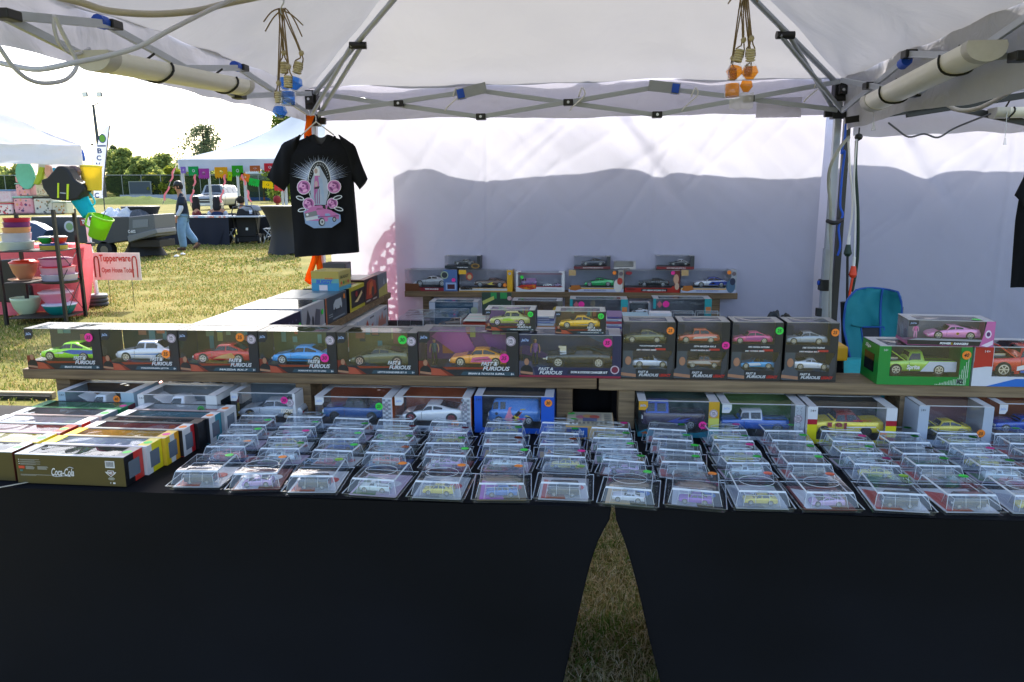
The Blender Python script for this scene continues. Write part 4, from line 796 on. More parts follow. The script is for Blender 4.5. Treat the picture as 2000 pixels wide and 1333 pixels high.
def figure(t, x, y, z, h, shirt, pants, skin=SKIN, hair='2a1c12'):
    m = MB(); s = h
    for sx in (-1, 1):
        m.tube([(sx*.07*s, 0, 0), (sx*.075*s, 0, .25*s), (sx*.05*s, 0, .5*s)], lambda q: (.035+.02*q)*s, C(pants), 7); m.tube([(sx*.13*s, 0, .8*s), (sx*.18*s, 0, .62*s), (sx*.17*s, -.03*s, .46*s)], lambda q: (.035-.012*q)*s, skin, 6)
    m.lathe([(.09*s, .46*s), (.085*s, .58*s), (.12*s, .75*s), (.11*s, .82*s), (.03*s, .86*s)], C(shirt), 10, sy=.6); m.lathe([(.02*s, .84*s), (.035*s, .86*s), (.062*s, .92*s), (.055*s, .98*s), (0, 1.0*s)], skin, 10); m.lathe([(.06*s, .94*s), (.058*s, .985*s), (0, 1.012*s)], C(hair), 10, c=(0, .006*s, 0))
    return m.build('toy_figure', t, (x, y, z))
figure(b6, .045, .05, .03, .085, '2a4a5c', '1c1c20')
art(b6, [([(.02, .11), (.05, .135), (.14, .135), (.18, .06), (.12, .04)], 'a8489a'), ([(.2, .12), (.31, .12), (.31, .06), (.24, .05)], '7a2c90')], Matrix.Translation((0, .125, 0)), 'backing_card')
w7 = xs_[7]-xs_[6]-.002; h7 = P(1100, 655, Y=2.49).z-ZS
b7 = thing('boxed_model_car', 'widest box on the shelf, black muscle car with chrome engine and bald man picture', 'boxed toy car', (xs_[6], 2.49, ZS+.001), 0, GR)
box_shell(b7, w7, .14, h7, side='26203c', top='a09ea8', front='262a4e', back='14306a', band=.24, post=.085, tab='2c3050')
art(b7, [([(.0, .09), (.09, .05), (.2, .04), (.3, .05), (.3, .035), (.1, .03), (0, .05)], '5a2c98'), ([(.18, .14), (.33, .14), (.32, .08), (.26, .1)], '2a6aa8')], Matrix.Translation((0, .132, 0)), 'backing_card')
figure(b7, w7*.15, .05, .034, .085, '7a4a90', '2a2a34', hair='c8b090')
def blower(m, fx, Lc, hw):
    m.box(fx(.2), -.04*Lc, .2*Lc, fx(.3), .04*Lc, .27*Lc, CHROME); m.box(fx(.18), -.05*Lc, .27*Lc, fx(.3), .05*Lc, .3*Lc, CHROME); m.box(fx(-.06), -.15*Lc, .11*Lc, fx(.06), -.1*Lc, .125*Lc, CHROME)
car(b7, 'muscle', '141518', w7*.64, (w7*.27, .05, h7*.235), extra=blower)
art(b7, [(rect(0, 0, w7, h7*.05), '8c2440'), ([(w7*.0, h7*.05), (w7*.16, h7*.05), (w7*.12, h7*.38), (0, h7*.38)], '4a4a60'), ([(w7*.47, h7*.09), (w7*.88, h7*.09), (w7*.88, h7*.19), (w7*.49, h7*.19)], '1c1e38')]+baldman(w7*.075, h7*.05, h7*.4))
m = MB(); G_ = mat('d6d9de', .35); m.text('FAST &', w7*.19, h7*.17, w7*.15, h7*.07, -.0042, G_, .03, .3); m.text('FURIOUS', w7*.2, h7*.075, w7*.23, h7*.085, -.0042, G_, .03, .3); m.text('DOM & DODGE CHARGER R/T', w7*.51, h7*.11, w7*.36, h7*.055, -.0042, WHITE, .04, .2); m.build('lettering', b7)
m = MB(); m.disc(w7*.94, h7*.2, h7*.1, -.0012, mat('c8b8c4', .4)); m.disc(w7*.94, h7*.2, h7*.075, -.0016, mat('7a2440', .4)); m.build('seal', b7); sticker(b7, w7*.865, h7*.83, h7*.1, 'p', '35')
# two small boxes riding on top
def smallbox(label, px0, px1, pyt, pyb, Y, kind, c, bgc, title, stk, zb, kw={}):
    a = P(px0, pyb, Y=Y); b = P(px1, pyb, Y=Y); w = b.x-a.x; h = P(px0, pyt, Y=Y).z-zb; d = .10
    t = thing('boxed_model_car', label, 'boxed toy car', (a.x, Y, zb), 0, 'small boxed cars stacked on the wide boxes'); box_shell(t, w, d, h, side='30323a', top='a8a8a2', front='24262e', back=bgc, band=.2, post=.1)
    art(t, city(w, h, d, ord(label[0])), Matrix.Translation((0, d-.003, 0)), 'backing_card')
    car(t, kind, c, w*.80, (w*.08, d*.4, h*.22), **kw); ff_front(t, w, h, title); sticker(t, w*.9, h*.8, h*.13, 'g', '12'); return t
smallbox('small boxed pale olive sedan with purple wheels, on top of the orange car box', 948, 1046, 605, 655, 2.50, 'sedan', 'a8a85c', '6a3c8a', 'MITSUBISHI LANCER EVOLUTION VII', 0, zt+.010, dict(rim=mat('e8d8f0', .3), decals=[([(.3, .1), (.62, .11), (.5, .18), (.36, .17)], '9cc42c'), ([(.6, .1), (.75, .09), (.68, .13)], '6a3c8a')]))
smallbox('small boxed yellow coupe on top of the black muscle car box', 1084, 1183, 608, 660, 2.50, 'coupe', 'e8a814', '5a3a2c', 'NISSAN SKYLINE GT-R (BNR34)', 0, ZS+h7+.003, dict(decals=[([(.38, .08), (.9, .13), (.9, .1), (.6, .075)], '8a8a7c')]))
# twin packs
def twin(label, px0, px1, pyt, a_, b_, ta, tb, stk, seed):
    Y = 2.495; a = P(px0, 740, Y=Y); b = P(px1, 740, Y=Y); w = b.x-a.x-.003; zb = ZS+.001; h = P(px0, pyt, Y=Y).z-zb; d = .11
    t = thing('twin_model_car_box', label, 'boxed toy cars', (a.x, Y, zb), 0, 'tall twin packs of model cars')
    S = C('2a2b30'); m = MB(); e = .0016
    m.box(0, 0, 0, w, d, e, S).box(w-e, 0, e, w, d, h, S).box(0, 0, e, e, d, h, S).box(e, d-e, e, w-e, d, h, C('303a68')).box(e, 0, e, w-e, e, h*.17, S).box(e, 0, h*.49, w-e, e, h*.62, S).box(w*.84, 0, h*.62, w-e, e, h-e, S).box(e, 0, h*.17, w*.2, e, h*.49, C('4c5258')).box(w*.94, 0, h*.17, w-e, e, h*.49, S)
    m.box(0, 0, h-e, w, d*.08, h, C('8c8c8a')).box(0, d*.8, h-e, w, d, h, C('8c8c8a')).box(0, d*.08, h-e, w*.12, d*.8, h, C('8c8c8a')).box(w*.85, d*.08, h-e, w, d*.8, h, C('8c8c8a')); m.build('carton', t)
    MB().box(e, .0003, h*.62, w*.84, .0009, h-e, FILM).box(w*.2, .0003, h*.17, w*.94, .0009, h*.49, FILM).box(w*.12, d*.08, h-e, w*.85, d*.8, h-e+.0008, FILM).build('clear_window', t)
    MB().box(e, .01, h*.6, w-e, d-.003, h*.615, S).box(e, .01, h*.165, w-e, d-.003, h*.18, S).build('inner_tray', t)
    car(t, *a_[:2], w*.80, (w*.03, d*.4, h*.615), **a_[2]); car(t, *b_[:2], w*.74, (w*.19, d*.4, h*.18), **b_[2])
    art(t, [([(w*.86, h*.0), (w*.97, h*.2), (w*.97, h*.5), (w*.86, h*.3)], '3a3d44'), (rect(w*.35, h*.505, w*.82, h*.515), 'b02c24'), (rect(w*.62, h*.515, w*.82, h*.54), 'b83a30'), ([(0, h*.78), (w*.13, h*.78), (w*.13, h*.95), (0, h*.95)], '34363e')]+baldman(w*.11, h*.02, h*.38, '4a4f58'))
    m = MB(); G_ = mat('d6d9de', .35); m.text('FAST &', w*.3, h*.105, w*.2, h*.04, -.005, G_, .03, .3); m.text('FURIOUS', w*.32, h*.045, w*.38, h*.05, -.005, G_, .03, .3); m.text('LEGACY', w*.71, h*.045, w*.23, h*.05, -.005, mat('c03028', .4), .05, .3)
    m.text(ta, w*.32, h*.565, w*.42, h*.03, -.005, WHITE, .03, .2); m.text(tb, w*.26, h*.5, w*.38, h*.026, -.006, WHITE, .03, .2); m.build('lettering', t)
    if stk: sticker(t, w*stk[2], h*stk[3], h*.065, stk[0], stk[1])
    return t
twin('twin pack with an olive car above a white convertible, leftmost tall box', 1215, 1318, 628, ('coupe', '56563a', {}), ('convertible', 'c4cce0', dict(flip=True)), 'VOLKSWAGEN JETTA', '2001 HONDA S2000', ('o', '25', .9, .85), 1)
twin('twin pack with a red orange car above a brown one, second tall box', 1320, 1423, 628, ('sedan', 'b84a30', dict(decals=[([(.35, .1), (.95, .13), (.9, .17), (.4, .15)], 'c8c4c0')])), ('classic', '6a4838', dict(decals=[([(.05, .12), (.7, .1), (.6, .19), (.1, .17)], 'c0bab4')])), '1974 MAZDA RX-3', "DOM'S MAZDA RX-7", ('p', '25', .93, .6), 2)
twin('twin pack with a pink coupe above a blue convertible, third tall box', 1426, 1526, 629, ('coupe', 'd0407a', dict(decals=[([(.3, .09), (.85, .09), (.8, .17), (.35, .15)], 'a83a90')])), ('convertible', '2a8ad0', dict(decals=[([(.3, .08), (.6, .1), (.55, .17), (.25, .15)], 'd0dce8')])), '1995 HONDA INTEGRA', '2001 HONDA S2000', ('g', '25', .92, .86), 3)
twin('twin pack with a silver car above a white sports car, rightmost tall box', 1530, 1634, 630, ('coupe', '8c98a8', {}), ('super', 'cdd2e0', dict(flip=True)), '1985 TOYOTA TRUENO', '1993 MAZDA RX-7', ('o', '25', .92, .84), 4)
# ---- green pickup box, red pickup box, pink car box
def winbox(label, x0, Y, zb, w, d, h, colr, band, lp, post, bgc, top='c8c8c8', grp=None, sidewin=True, inner='22262c'):
    t = thing('boxed_model_car', label, 'boxed toy car', (x0, Y, zb), 0, grp)
    box_shell(t, w, d, h, side=colr, top=top, front=colr, back=bgc, band=band, post=post, lpost=lp, leftwin=False, tab=None, toprim=.1)
    return t
G3 = 'large window boxes on the right of the plank shelf'
a = P(1712, 748, Y=2.47); b = P(1893, 748, Y=2.47); h = P(1712, 676, Y=2.47).z-ZS
tg = winbox('green window box with a green and white pickup, beside the camp chair', a.x, 2.47, ZS+.001, b.x-a.x, .15, h, '148a38', .22, .13, .12, '3c4a50', grp=G3)
w = b.x-a.x
car(tg, 'pickup', '8ab83a', w*.78, (w*.1, .06, h*.225), hood=35, decals=[([(.5, .05), (1, .05), (1, .2), (.62, .2)], 'ccd2e4')])
m = MB(); G_ = mat('eef4ee', .4); r = random.Random(3)
for i in range(26):
    for j in range(6):
        x = w*(.55+.016*i); z = h*(.02+.03*j)
        if j < (i-4)*.32 and x < w*.97: m.add([(x, -.0012, z), (x+w*.007, -.0012, z), (x+w*.007, -.0012, z+h*.018), (x, -.0012, z+h*.018)], [(0, 1, 2, 3)], G_)
for i in range(5):
    for j in range(18):
        x = w*(.885+.02*i); z = h*(.2+.032*j)
        if j < 3+i*3.3: m.add([(x, -.0012, z), (x+w*.007, -.0012, z), (x+w*.007, -.0012, z+h*.02), (x, -.0012, z+h*.02)], [(0, 1, 2, 3)], G_)
m.build('printed_artwork', tg)
m = MB(); m.text('Sprite', w*.33, h*.35, w*.14, h*.15, -.0035+.015, WHITE, .04, .1); m.text('14+', w*.05, h*.86, w*.045, h*.06, -.0014, WHITE); m.text('M2', w*.86, h*.05, w*.07, h*.12, -.0016, mat('3a3c44', .4), .06)
M_ = Matrix.Rotation(R(-90), 4, 'Z'); m.text('Sp', -.12, h*.8, .05, h*.12, -.001, WHITE, .04, .2, M=M_); m.build('lettering', tg)
MB().box(-.0012, .035, h*.25, -.0004, .12, h*.72, GLASSY).build('side_window', tg)
sticker(tg, w*.935, h*.79, h*.11, 'o', '40')
a = P(1897, 750, Y=2.47); w = .36; h = P(1897, 678, Y=2.47).z-ZS
tr = winbox('red white and blue window box with a red pickup, cut by the right edge', a.x, 2.47, ZS+.001, w, .15, h, 'd4d6e0', .25, .16, .1, '5a5c66', grp=G3)
art(tr, [(rect(0.001, h*.5, w*.155, h*.99), 'b82a24'), ([(.0, h*.46), (w*.155, h*.52), (w*.155, h*.6), (.0, h*.6)], 'b82a24'), ([(w*.12, 0), (w*.36, h*.2), (w*.98, h*.2), (w*.98, 0)], '1f6cc8')])
car(tr, 'pickup', 'c42a20', w*.78, (w*.14, .06, h*.25), hood=35, decals=[([(.3, .06), (.65, .14), (.65, .2), (.3, .11)], 'e4e4ea')])
m = MB(); cs = ['c02020', '2060c0', 'c02020', '2060c0', 'c02020', 'd08020', '2060c0']
for i, ch in enumerate('Bazooka'): m.text(ch, w*(.36+.05*i), h*(.3+.028*i), w*.042, h*.13 if ch in 'Bk' else h*.1, .012, C(cs[i]), .06); m.text(ch, w*(.44+.055*i), h*.05, w*.046, h*.13 if ch in 'Bk' else h*.1, -.0035, C(cs[(i+1) % 7]), .06)
m.text('14+', w*.08, h*.86, w*.045, h*.06, -.0035, WHITE); m.build('lettering', tr)
a = P(1775, 668, Y=2.46); zb = ZS+h*1.0+.004; w = P(1938, 668, Y=2.46).x-a.x; hp = P(1775, 622, Y=2.50).z-zb
tp_ = thing('boxed_model_car', 'boxed pink sports car with a small pink figure, on top of the green box', 'boxed toy car', (a.x, 2.475, zb), R(-6)); d = .12
box_shell(tp_, w, d, hp, side='a04a80', top='b8b8bc', front='26262c', back='7c7c84', band=.2, post=.12, tab='3a3a40', leftwin=True)
car(tp_, 'super', 'e080c0', w*.6, (w*.28, d*.45, hp*.22), decals=[(ell(.55, .12, .03, .03), 'd8a020'), (ell(.55, .12, .02, .02), '302010')]); figure(tp_, w*.14, .04, hp*.2, hp*.55, 'e070b8', 'e8a0cc', mat('e8a0cc', .5), 'e070b8')
art(tp_, [([(w*.84, 0), (w, 0), (w, hp), (w*.9, hp), (w*.88, hp*.5)], 'c86aa8'), (ell(w*.93, hp*.5, w*.035, hp*.16), 'e8d8ec'), (ell(w*.93, hp*.5, w*.022, hp*.09), '5a2c6a'), ([(w*.86, hp*.05), (w*.99, hp*.28), (w*.99, hp*.1), (w*.93, 0)], 'e8d8ec'), ([(0, hp*.2), (w*.86, hp*.2), (w*.86, hp*.28), (w*.12, hp*.28)], '9a9aa2')])
m = MB(); m.text('POWER', w*.38, hp*.06, w*.13, hp*.09, -.0045, WHITE, .05, .2); m.text('RANGERS', w*.54, hp*.06, w*.17, hp*.09, -.0045, WHITE, .05, .2); m.add([(w*.515, -.0045, hp*.16), (w*.53, -.0045, hp*.12), (w*.52, -.0045, hp*.12), (w*.528, -.0045, hp*.04), (w*.51, -.0045, hp*.1), (w*.52, -.0045, hp*.1)], [(0, 1, 2, 3, 4, 5)], C('e8c020')); m.build('lettering', tp_)
MB().disc(0, 0, .014, 0, GREEN, 14, Matrix.Translation((w*.82, d*.25, hp+.001)) @ Matrix.Rotation(R(90), 4, 'X')).build('price_sticker', tp_)
# ================================================================ boxes under the front shelf
G4 = 'window boxes standing under the front plank shelf'
def under(label, px0, px1, pyt, Y, colr, band, lp, post, bgc, kind, cc, carkw, stk=None, top='d0d0d4', d=.16, leftwin=False, artf=None, clen=.86, cx=.06, tab=None, cz=None, side=None, rz=0):
    a = P(px0, pyt, Y=Y); b = P(px1, pyt, Y=Y); w = b.x-a.x-.003; zb = .764; h = (a.z+b.z)/2-zb
    t = thing('boxed_model_car', label, 'boxed toy car', (a.x, Y, zb), rz, G4)
    box_shell(t, w, d, h, side=side or colr, top=top, front=colr, back=bgc, band=band, post=post, lpost=lp, leftwin=leftwin, tab=tab, toprim=.09)
    car(t, kind, cc, w*clen, (w*cx, .065, h*band+.004), **carkw)
    MB().box(w*.03, .008, h*band-.004, w*.97, d-.004, h*band, C('26282e')).build('plinth', t)
    if artf: artf(t, w, h, d)
    if stk: sticker(t, w*stk[2], h*stk[3], .0125, stk[0], stk[1])
    return t
def t1(t, w, h, d): m = MB(); m.text('14+', w*.03, h*.86, w*.06, h*.06, -.0014, INK); m.build('lettering', t)
def strp(bands, lp, post):
    def f(t, w, h, d):
        it = []
        for z0, z1, c in bands: it += [(rect(0, h*z0, w*lp, h*z1), c), (rect(w*(1-post), h*z0, w, h*z1), c)]
        art(t, it); t1(t, w, h, d)
    return f
under('pale blue window box with a white classic pickup, leftmost under the shelf', 112, 262, 766, 2.40, 'a6bccb', .13, .10, .17, '4a3a30', 'pickup', 'cfd6de', dict(hood=30, decals=[(ell(.45, .15, .05, .03), '50607a')]), ('o', '40', .78, .8), artf=t1, clen=.78, cx=.12)
def shell1(t, w, h, d):
    it = []
    for x0, x1 in ((0, w*.08), (w*.86, w)): art(t, [(rect(x0, h*.0, x1, h*.42), 'e0c81c'), (rect(x0, h*.42, x1, h*.60), 'a8182c')], name='printed_stripe')
    art(t, [(rect(w*.08, 0, w*.86, h*.12), 'e0c81c')], name='printed_band'); t1(t, w, h, d)
    MB().box(w+.0004, .0, 0, w+.0012, d, h*.42, C('e0c81c')).box(w+.0004, 0, h*.42, w+.0012, d, h*.6, C('a8182c')).build('side_stripes', t)
    MB().box(w+.0013, .025, h*.12, w+.002, d-.02, h*.8, GLASSY).build('side_window', t)
under('white box with red and yellow stripes and a white pickup with raised hood', 268, 424, 772, 2.38, 'dcdcde', .12, .08, .14, '9aa0a4', 'pickup', 'd4d8e0', dict(hood=32, decals=[([(0, .05), (1, .05), (1, .08), (0, .08)], 'e0c020'), ([(0, .08), (1, .08), (1, .1), (0, .1)], 'b03020')]), ('g', '40', .8, .58), artf=shell1)
def love(t, w, h, d):
    diecast(t, w*.92, h*.72, h*.12); m = MB(); B_ = mat('e8dccc', .4); m.text('I LOVE', w*.78, h*.42, w*.19, h*.12, -.004, B_, .08, .25); m.text('the', w*.82, h*.27, w*.1, h*.1, -.004, B_, .08, .25); m.build('lettering', t)
under('clear fronted box with a silver coupe on gold wheels, left of the wood post', 449, 577, 768, 2.42, 'dcdce0', .1, .0, .04, '7c8c9c', 'coupe', 'a0a8b4', dict(rim=mat('b89848', .3, .6), decals=[([(.3, .11), (.97, .15), (.97, .12), (.35, .07)], 'c4ccd6')]), ('p', '30', .84, .8), leftwin=True, artf=love, clen=1.0, tab='d0d0d4')
def big(t, w, h, d):
    it = [(rect(0, 0, w, h*.16), 'c8ccd6'), (rect(w*.1, h*.03, w*.44, h*.13), 'aab0bc')]
    for k in range(2): it.append((rect(w*(.5+.14*k), h*.02, w*(.6+.14*k), h*.14), 'c85a1c'))
    for i in range(3):
        for j in range(12): 
            if (i+j) % 2: it.append((rect(w*(.875+.035*i), h*(.18+.065*j), w*(.91+.035*i), h*(.245+.065*j)), '8c909c'))
    art(t, it); diecast(t, w*.9, h*.72, h*.11); m = MB(); m.text('BIGTIME', w*.13, h*.055, w*.28, h*.055, -.0075, mat('5a6070', .4), .05, .2); m.build('lettering', t)
under('orange backed box with a dark blue hardtop classic, right of the wood post', 614, 768, 776, 2.40, 'cfd2da', .16, .0, .13, '9a4418', 'classic', '143c7c', dict(roofc='1c1e24', rim=mat('50545c', .3, .6)), ('g', '25', .83, .74), leftwin=True, artf=big, clen=.84, tab='dadade', side='b0561c')
under('orange backed box with a white supercar on red wheels', 770, 922, 776, 2.40, 'cfd2da', .16, .0, .11, 'a84c18', 'super', 'd4d9e2', dict(rim=mat('a02838', .35, .3)), ('o', '25', .79, .26), leftwin=True, artf=big, clen=.86, cx=.04, tab='dadade', side='b0561c')
def busx(m, fx, Lc, hw):
    m.tube([(fx(-.02), -hw*Lc, .07*Lc), (fx(-.03), 0, .07*Lc), (fx(-.02), hw*Lc, .07*Lc)], .016*Lc, CHROME, 6); m.tube([(fx(1.01), -hw*Lc, .07*Lc), (fx(1.02), 0, .07*Lc)], .016*Lc, CHROME, 6)
fl = [([(.3, .08), (.36, .2), (.40, .33), (.46, .34), (.43, .3), (.45, .2), (.52, .12), (.46, .06)], 'e08aa8'), (ell(.53, .12, .07, .055), 'd4c028'), ([(.62, .1), (.7, .13), (.74, .1), (.68, .06)], 'e890b0'), ([(.5, .18), (.6, .28), (.62, .22), (.56, .14)], '20242c'), ([(.55, .2), (.66, .26), (.6, .16)], 'b04030'), ([(.62, .28), (.72, .3), (.72, .31), (.62, .3)], 'd4c028'), (ell(.16, .2, .03, .03), '101828'), ([(.68, .16), (.82, .15), (.74, .18)], 'd8d030')]
under('blue window box with a blue camper van painted with a pink bird', 926, 1084, 774, 2.40, '1c58c0', .14, .1, .16, '303848', 'van', '2a64b8', dict(decals=fl, extra=busx, rim=mat('dfe3e8', .25, .4)), ('o', '30', .93, .84), artf=t1, clen=.66, cx=.16, top='c4c8d4')
def truckart(t, w, h, d):
    art(t, [(rect(w*.87, h*.55, w, h), 'd0a028'), (rect(w*.87, h*.3, w, h*.55), 'c8c860'), (rect(w*.87, 0, w, h*.3), '3aa0a8'), ([(0, 0), (w*.87, 0), (w*.87, h*.2), (w*.7, h*.12), (w*.3, h*.12), (w*.1, h*.22), (0, h*.12)], '2a7c90'), ([(w*.03, h*.1), (w*.1, h*.16), (w*.13, h*.08)], 'b06030')])
    diecast(t, w*.93, h*.68, h*.11)
def flame(c): return [([(.4, .12), (.62, .2), (.56, .14), (.8, .2), (.68, .13), (.85, .15), (.6, .09)], c), ([(.5, .07), (.9, .11), (.7, .07)], c)]
under('teal and yellow box with a dark purple van pickup with blue flames', 1247, 1408, 784, 2.40, '2a7c88', .13, .0, .13, '28504c', 'vanpickup', '241c34', dict(roofc='2c54b4', decals=flame('2c3c98')), ('p', '30', .8, .36), leftwin=True, artf=truckart, clen=.78, cx=.06, tab='d09c28')
def dia(t, w, h, d):
    it = []
    r = random.Random(2)
    for j in range(11):
        for i in range(2):
            x = w*(.90+.045*i); z = h*(.05+.085*j); s_ = 1 if (i+j) % 2 else -1; it.append(([(x-.003*s_, z), (x-.001*s_, z), (x+.004*s_, z+.006), (x+.002*s_, z+.006)], '7c8490'))
    art(t, it); diecast(t, w*.92, h*.62, h*.11)
under('green backed box with a blue and white crew cab pickup', 1410, 1576, 790, 2.39, 'b8bec8', .1, .0, .12, '4c7838', 'crew', '1848a8', dict(roofc='ccd4e0'), ('p', '40', .78, .24), leftwin=True, artf=dia, clen=.84, cx=.02, tab='d4d8dc')
def s91(t, w, h, d):
    it = []
    for x0, x1 in ((0, w*.11), (w*.88, w)): art(t, [(rect(x0, 0, x1, h*.52), 'd8cc1c'), (rect(x0, h*.52, x1, h*.66), 'a8182c')], name='printed_stripe')
    art(t, [(rect(w*.11, 0, w*.88, h*.12), 'd8cc1c')], name='printed_band'); t1(t, w, h, d)
    M_ = Matrix.Translation((0, 0, h+.0012)) @ Matrix.Rotation(R(-90), 4, 'X'); m = MB(); m.text('SHELL', w*.32, d*.89, w*.2, d*.07, 0, mat('c02020', .4), .06, M=Matrix.Translation((0, 0, h+.0015)) @ Matrix(((1, 0, 0, 0), (0, 0, 1, 0), (0, -1, 0, 0), (0, 0, 0, 1))).inverted()); 
    Lc = w*.84; y = .065-.19*Lc-.006; m.text('91', w*.34, h*.34, w*.13, h*.2, y, mat('8c1c1c', .4), .06); m.add([(w*.47, y, h*.4), (w*.8, y, h*.42), (w*.8, y, h*.45), (w*.46, y, h*.43)], [(0, 1, 2, 3)], WHITE); m.box(w*.25, y-.0003, h*.42, w*.30, y, h*.54, mat('a02828', .4)); m.build('lettering', t)
under('yellow and white window box with a yellow race car numbered 91', 1579, 1756, 796, 2.37, 'dadbe0', .12, .11, .12, '30343c', 'classic', 'e0c820', dict(roofc='7c2428', rim=mat('34363a', .4)), ('o', '40', .86, .26), artf=s91, clen=.84, cx=.06)
under('pale blue window box with a yellow fastback and raised hood', 1796, 1945, 794, 2.38, 'b2bccc', .14, .14, .13, '8c6468', 'coupe', 'c8b424', dict(hood=35, rim=mat('3c3e44', .4), decals=[([(.2, .075), (.92, .095), (.92, .11), (.2, .095)], '1c1c1c')]), ('o', '35', .85, .34), artf=t1, clen=.7, cx=.12)
under('box with a dark blue car in an orange tray, cut off by the right edge', 1952, 2100, 790, 2.42, 'c8ccd4', .16, .0, .1, '9a5028', 'muscle', '1c3ca0', dict(), None, leftwin=True, clen=.8, tab='d8d8de')
# second rank of white boxes standing behind, tops seen under the plank
for i, (x0, x1, c, lab) in enumerate(((205, 330, 'dfe2e6', 'white topped box behind the pale blue window box'), (335, 470, 'd8dade', 'white topped box behind the red and yellow striped box'))):
    a = P(x0, 745, Y=2.68); b = P(x1, 745, Y=2.68); t = thing('boxed_model_car', lab, 'boxed toy car', (a.x, 2.68, .764), 0); w = b.x-a.x; h = .115
    box_shell(t, w, .14, h, side=c, top='d8dae0', front=c, back='50545c', band=.2, post=.1, lpost=.08, leftwin=False, tab=None); car(t, 'sedan', ('b02c24', '8c949c')[i], w*.8, (w*.1, .06, h*.21))
# the small tan box leaning in the gap
a = P(1105, 828, Y=2.36); b = P(1200, 828, Y=2.36); t = thing('toy_carton', 'small tan carton with a printed lid, in the dark gap between shelf posts', 'box', (a.x, 2.36, .764), 0); w = b.x-a.x
MB().box(0, 0, 0, w, .16, .042, C('c8a060')).build('carton', t, bevel=.001)
M_ = Matrix(((1, 0, 0, 0), (0, 0, 1, .0), (0, 1, 0, .0425), (0, 0, 0, 1)))
def flat(t, z, items, x0=0, name='printed_lid', dz=.0004):
    m = MB(); k = 0
    for pts, c in items: m.add([(x, y, z+dz*k) for x, y in pts], [tuple(range(len(pts)))], C(c)); k += 1
    return m.build(name, t)
flat(t, .0425, [(rect(.003, .003, w-.003, .157), 'cfc8b0'), (rect(w*.2, .06, w*.75, .14), 'b8b0a0'), (ell(w*.3, .1, .015, .018), 'c87088'), (ell(w*.45, .11, .016, .018), 'd0a060'), (ell(w*.6, .1, .017, .02), 'c04c40'), (rect(w*.35, .05, w*.65, .085), '5a6894'), (ell(w*.1, .135, .012, .012), '3ddc4c')]+[(rect(w*.8, .03+.02*k, w*.95, .04+.02*k), '8c8c84') for k in range(5)]+[(rect(w*(.08+.09*k), .008, w*(.13+.09*k), .03), '8a867c') for k in range(9)])
m = MB(); m.box(.002, -.001, .006, w*.45, -.0003, .038, C('1c5cb0')); m.text('MODELS', w*.12, .014, w*.26, .014, -.0015, WHITE, .04, .2); m.box(w*.85, -.001, .014, w*.94, -.0003, .03, C('40302a')); m.build('printed_front', t)
# black cloth bag in the dark gap behind
MB()
o = MB().grid(lambda u, v: (P(1085, 800, Y=2.66).x+.2*u*1.0, 2.66+.01*math.sin(u*9), .76+.135*v), 10, 6, BCL).build('backdrop_cloth', solid=.003); tag(o, 'black cloth hanging behind the gap between the two plank shelves', 'cloth')
# ================================================================ stack of window boxes on the left of the table
G5 = 'long window boxes laid in two rows on the left of the tablecloth'
def longbox(label, x0, y0, w, d, h, side, topc, frontc, endc=None, win=True, front=None, stk='g', rz=0, strip='b8bcc8', z=.762):
    t = thing('long_window_box', label, 'boxed toy car', (x0, y0, z), rz, G5); e = .0016; S = C(side); m = MB()
    m.box(0, 0, 0, w, d, e, S).box(0, 0, e, w, e, h, C(frontc)).box(0, d-e, e, w, d, h-.001, S).box(0, e, e, e, d-e, h, S).box(w-e, e, e, w, d-e, h, S)
    T1 = C(topc); m.box(0, 0, h, w, d*.14, h+e, C(strip)).box(0, d*.14, h, w*.10, d, h+e, T1).box(w*.90, d*.14, h, w, d, h+e, T1).box(w*.1, d*.93, h, w*.9, d, h+e, C('2a2c32')); m.build('carton', t)
    MB().box(w*.1, d*.14, h-.0005, w*.9, d*.93, h+.0004, FILM).build('clear_window', t)
    MB().box(w*.02, e*1.5, h*.16, w*.98, d-e*2, h*.19, C('2c303a')).build('inner_tray', t)
    K_ = .155; car(t, 'coupe', rnd.choice(['b82c24', '2c58b0', 'c8c8d0', 'e0c028', '2c2e34', '3c8c5c']), K_, (w*.2, d*.5, h*.2), hood=None)
    if endc:
        m = MB(); n_ = len(endc)
        for k, c in enumerate(endc): m.box(w+.0003, d*k/n_, 0, w+.001, d*(k+1)/n_, h+e, C(c))
        m.build('end_print', t)
        if win: MB().box(w+.0011, d*.2, h*.2, w+.0018, d*.8, h*.78, mat('6c7684', .08, 0, .8)).build('end_window', t)
    if front: front(t, w, h)
    if stk: flat(t, h+e+.0004, [(ell(w*.95, d*.5, .012, .012), STK[stk])], name='price_sticker')
    return t
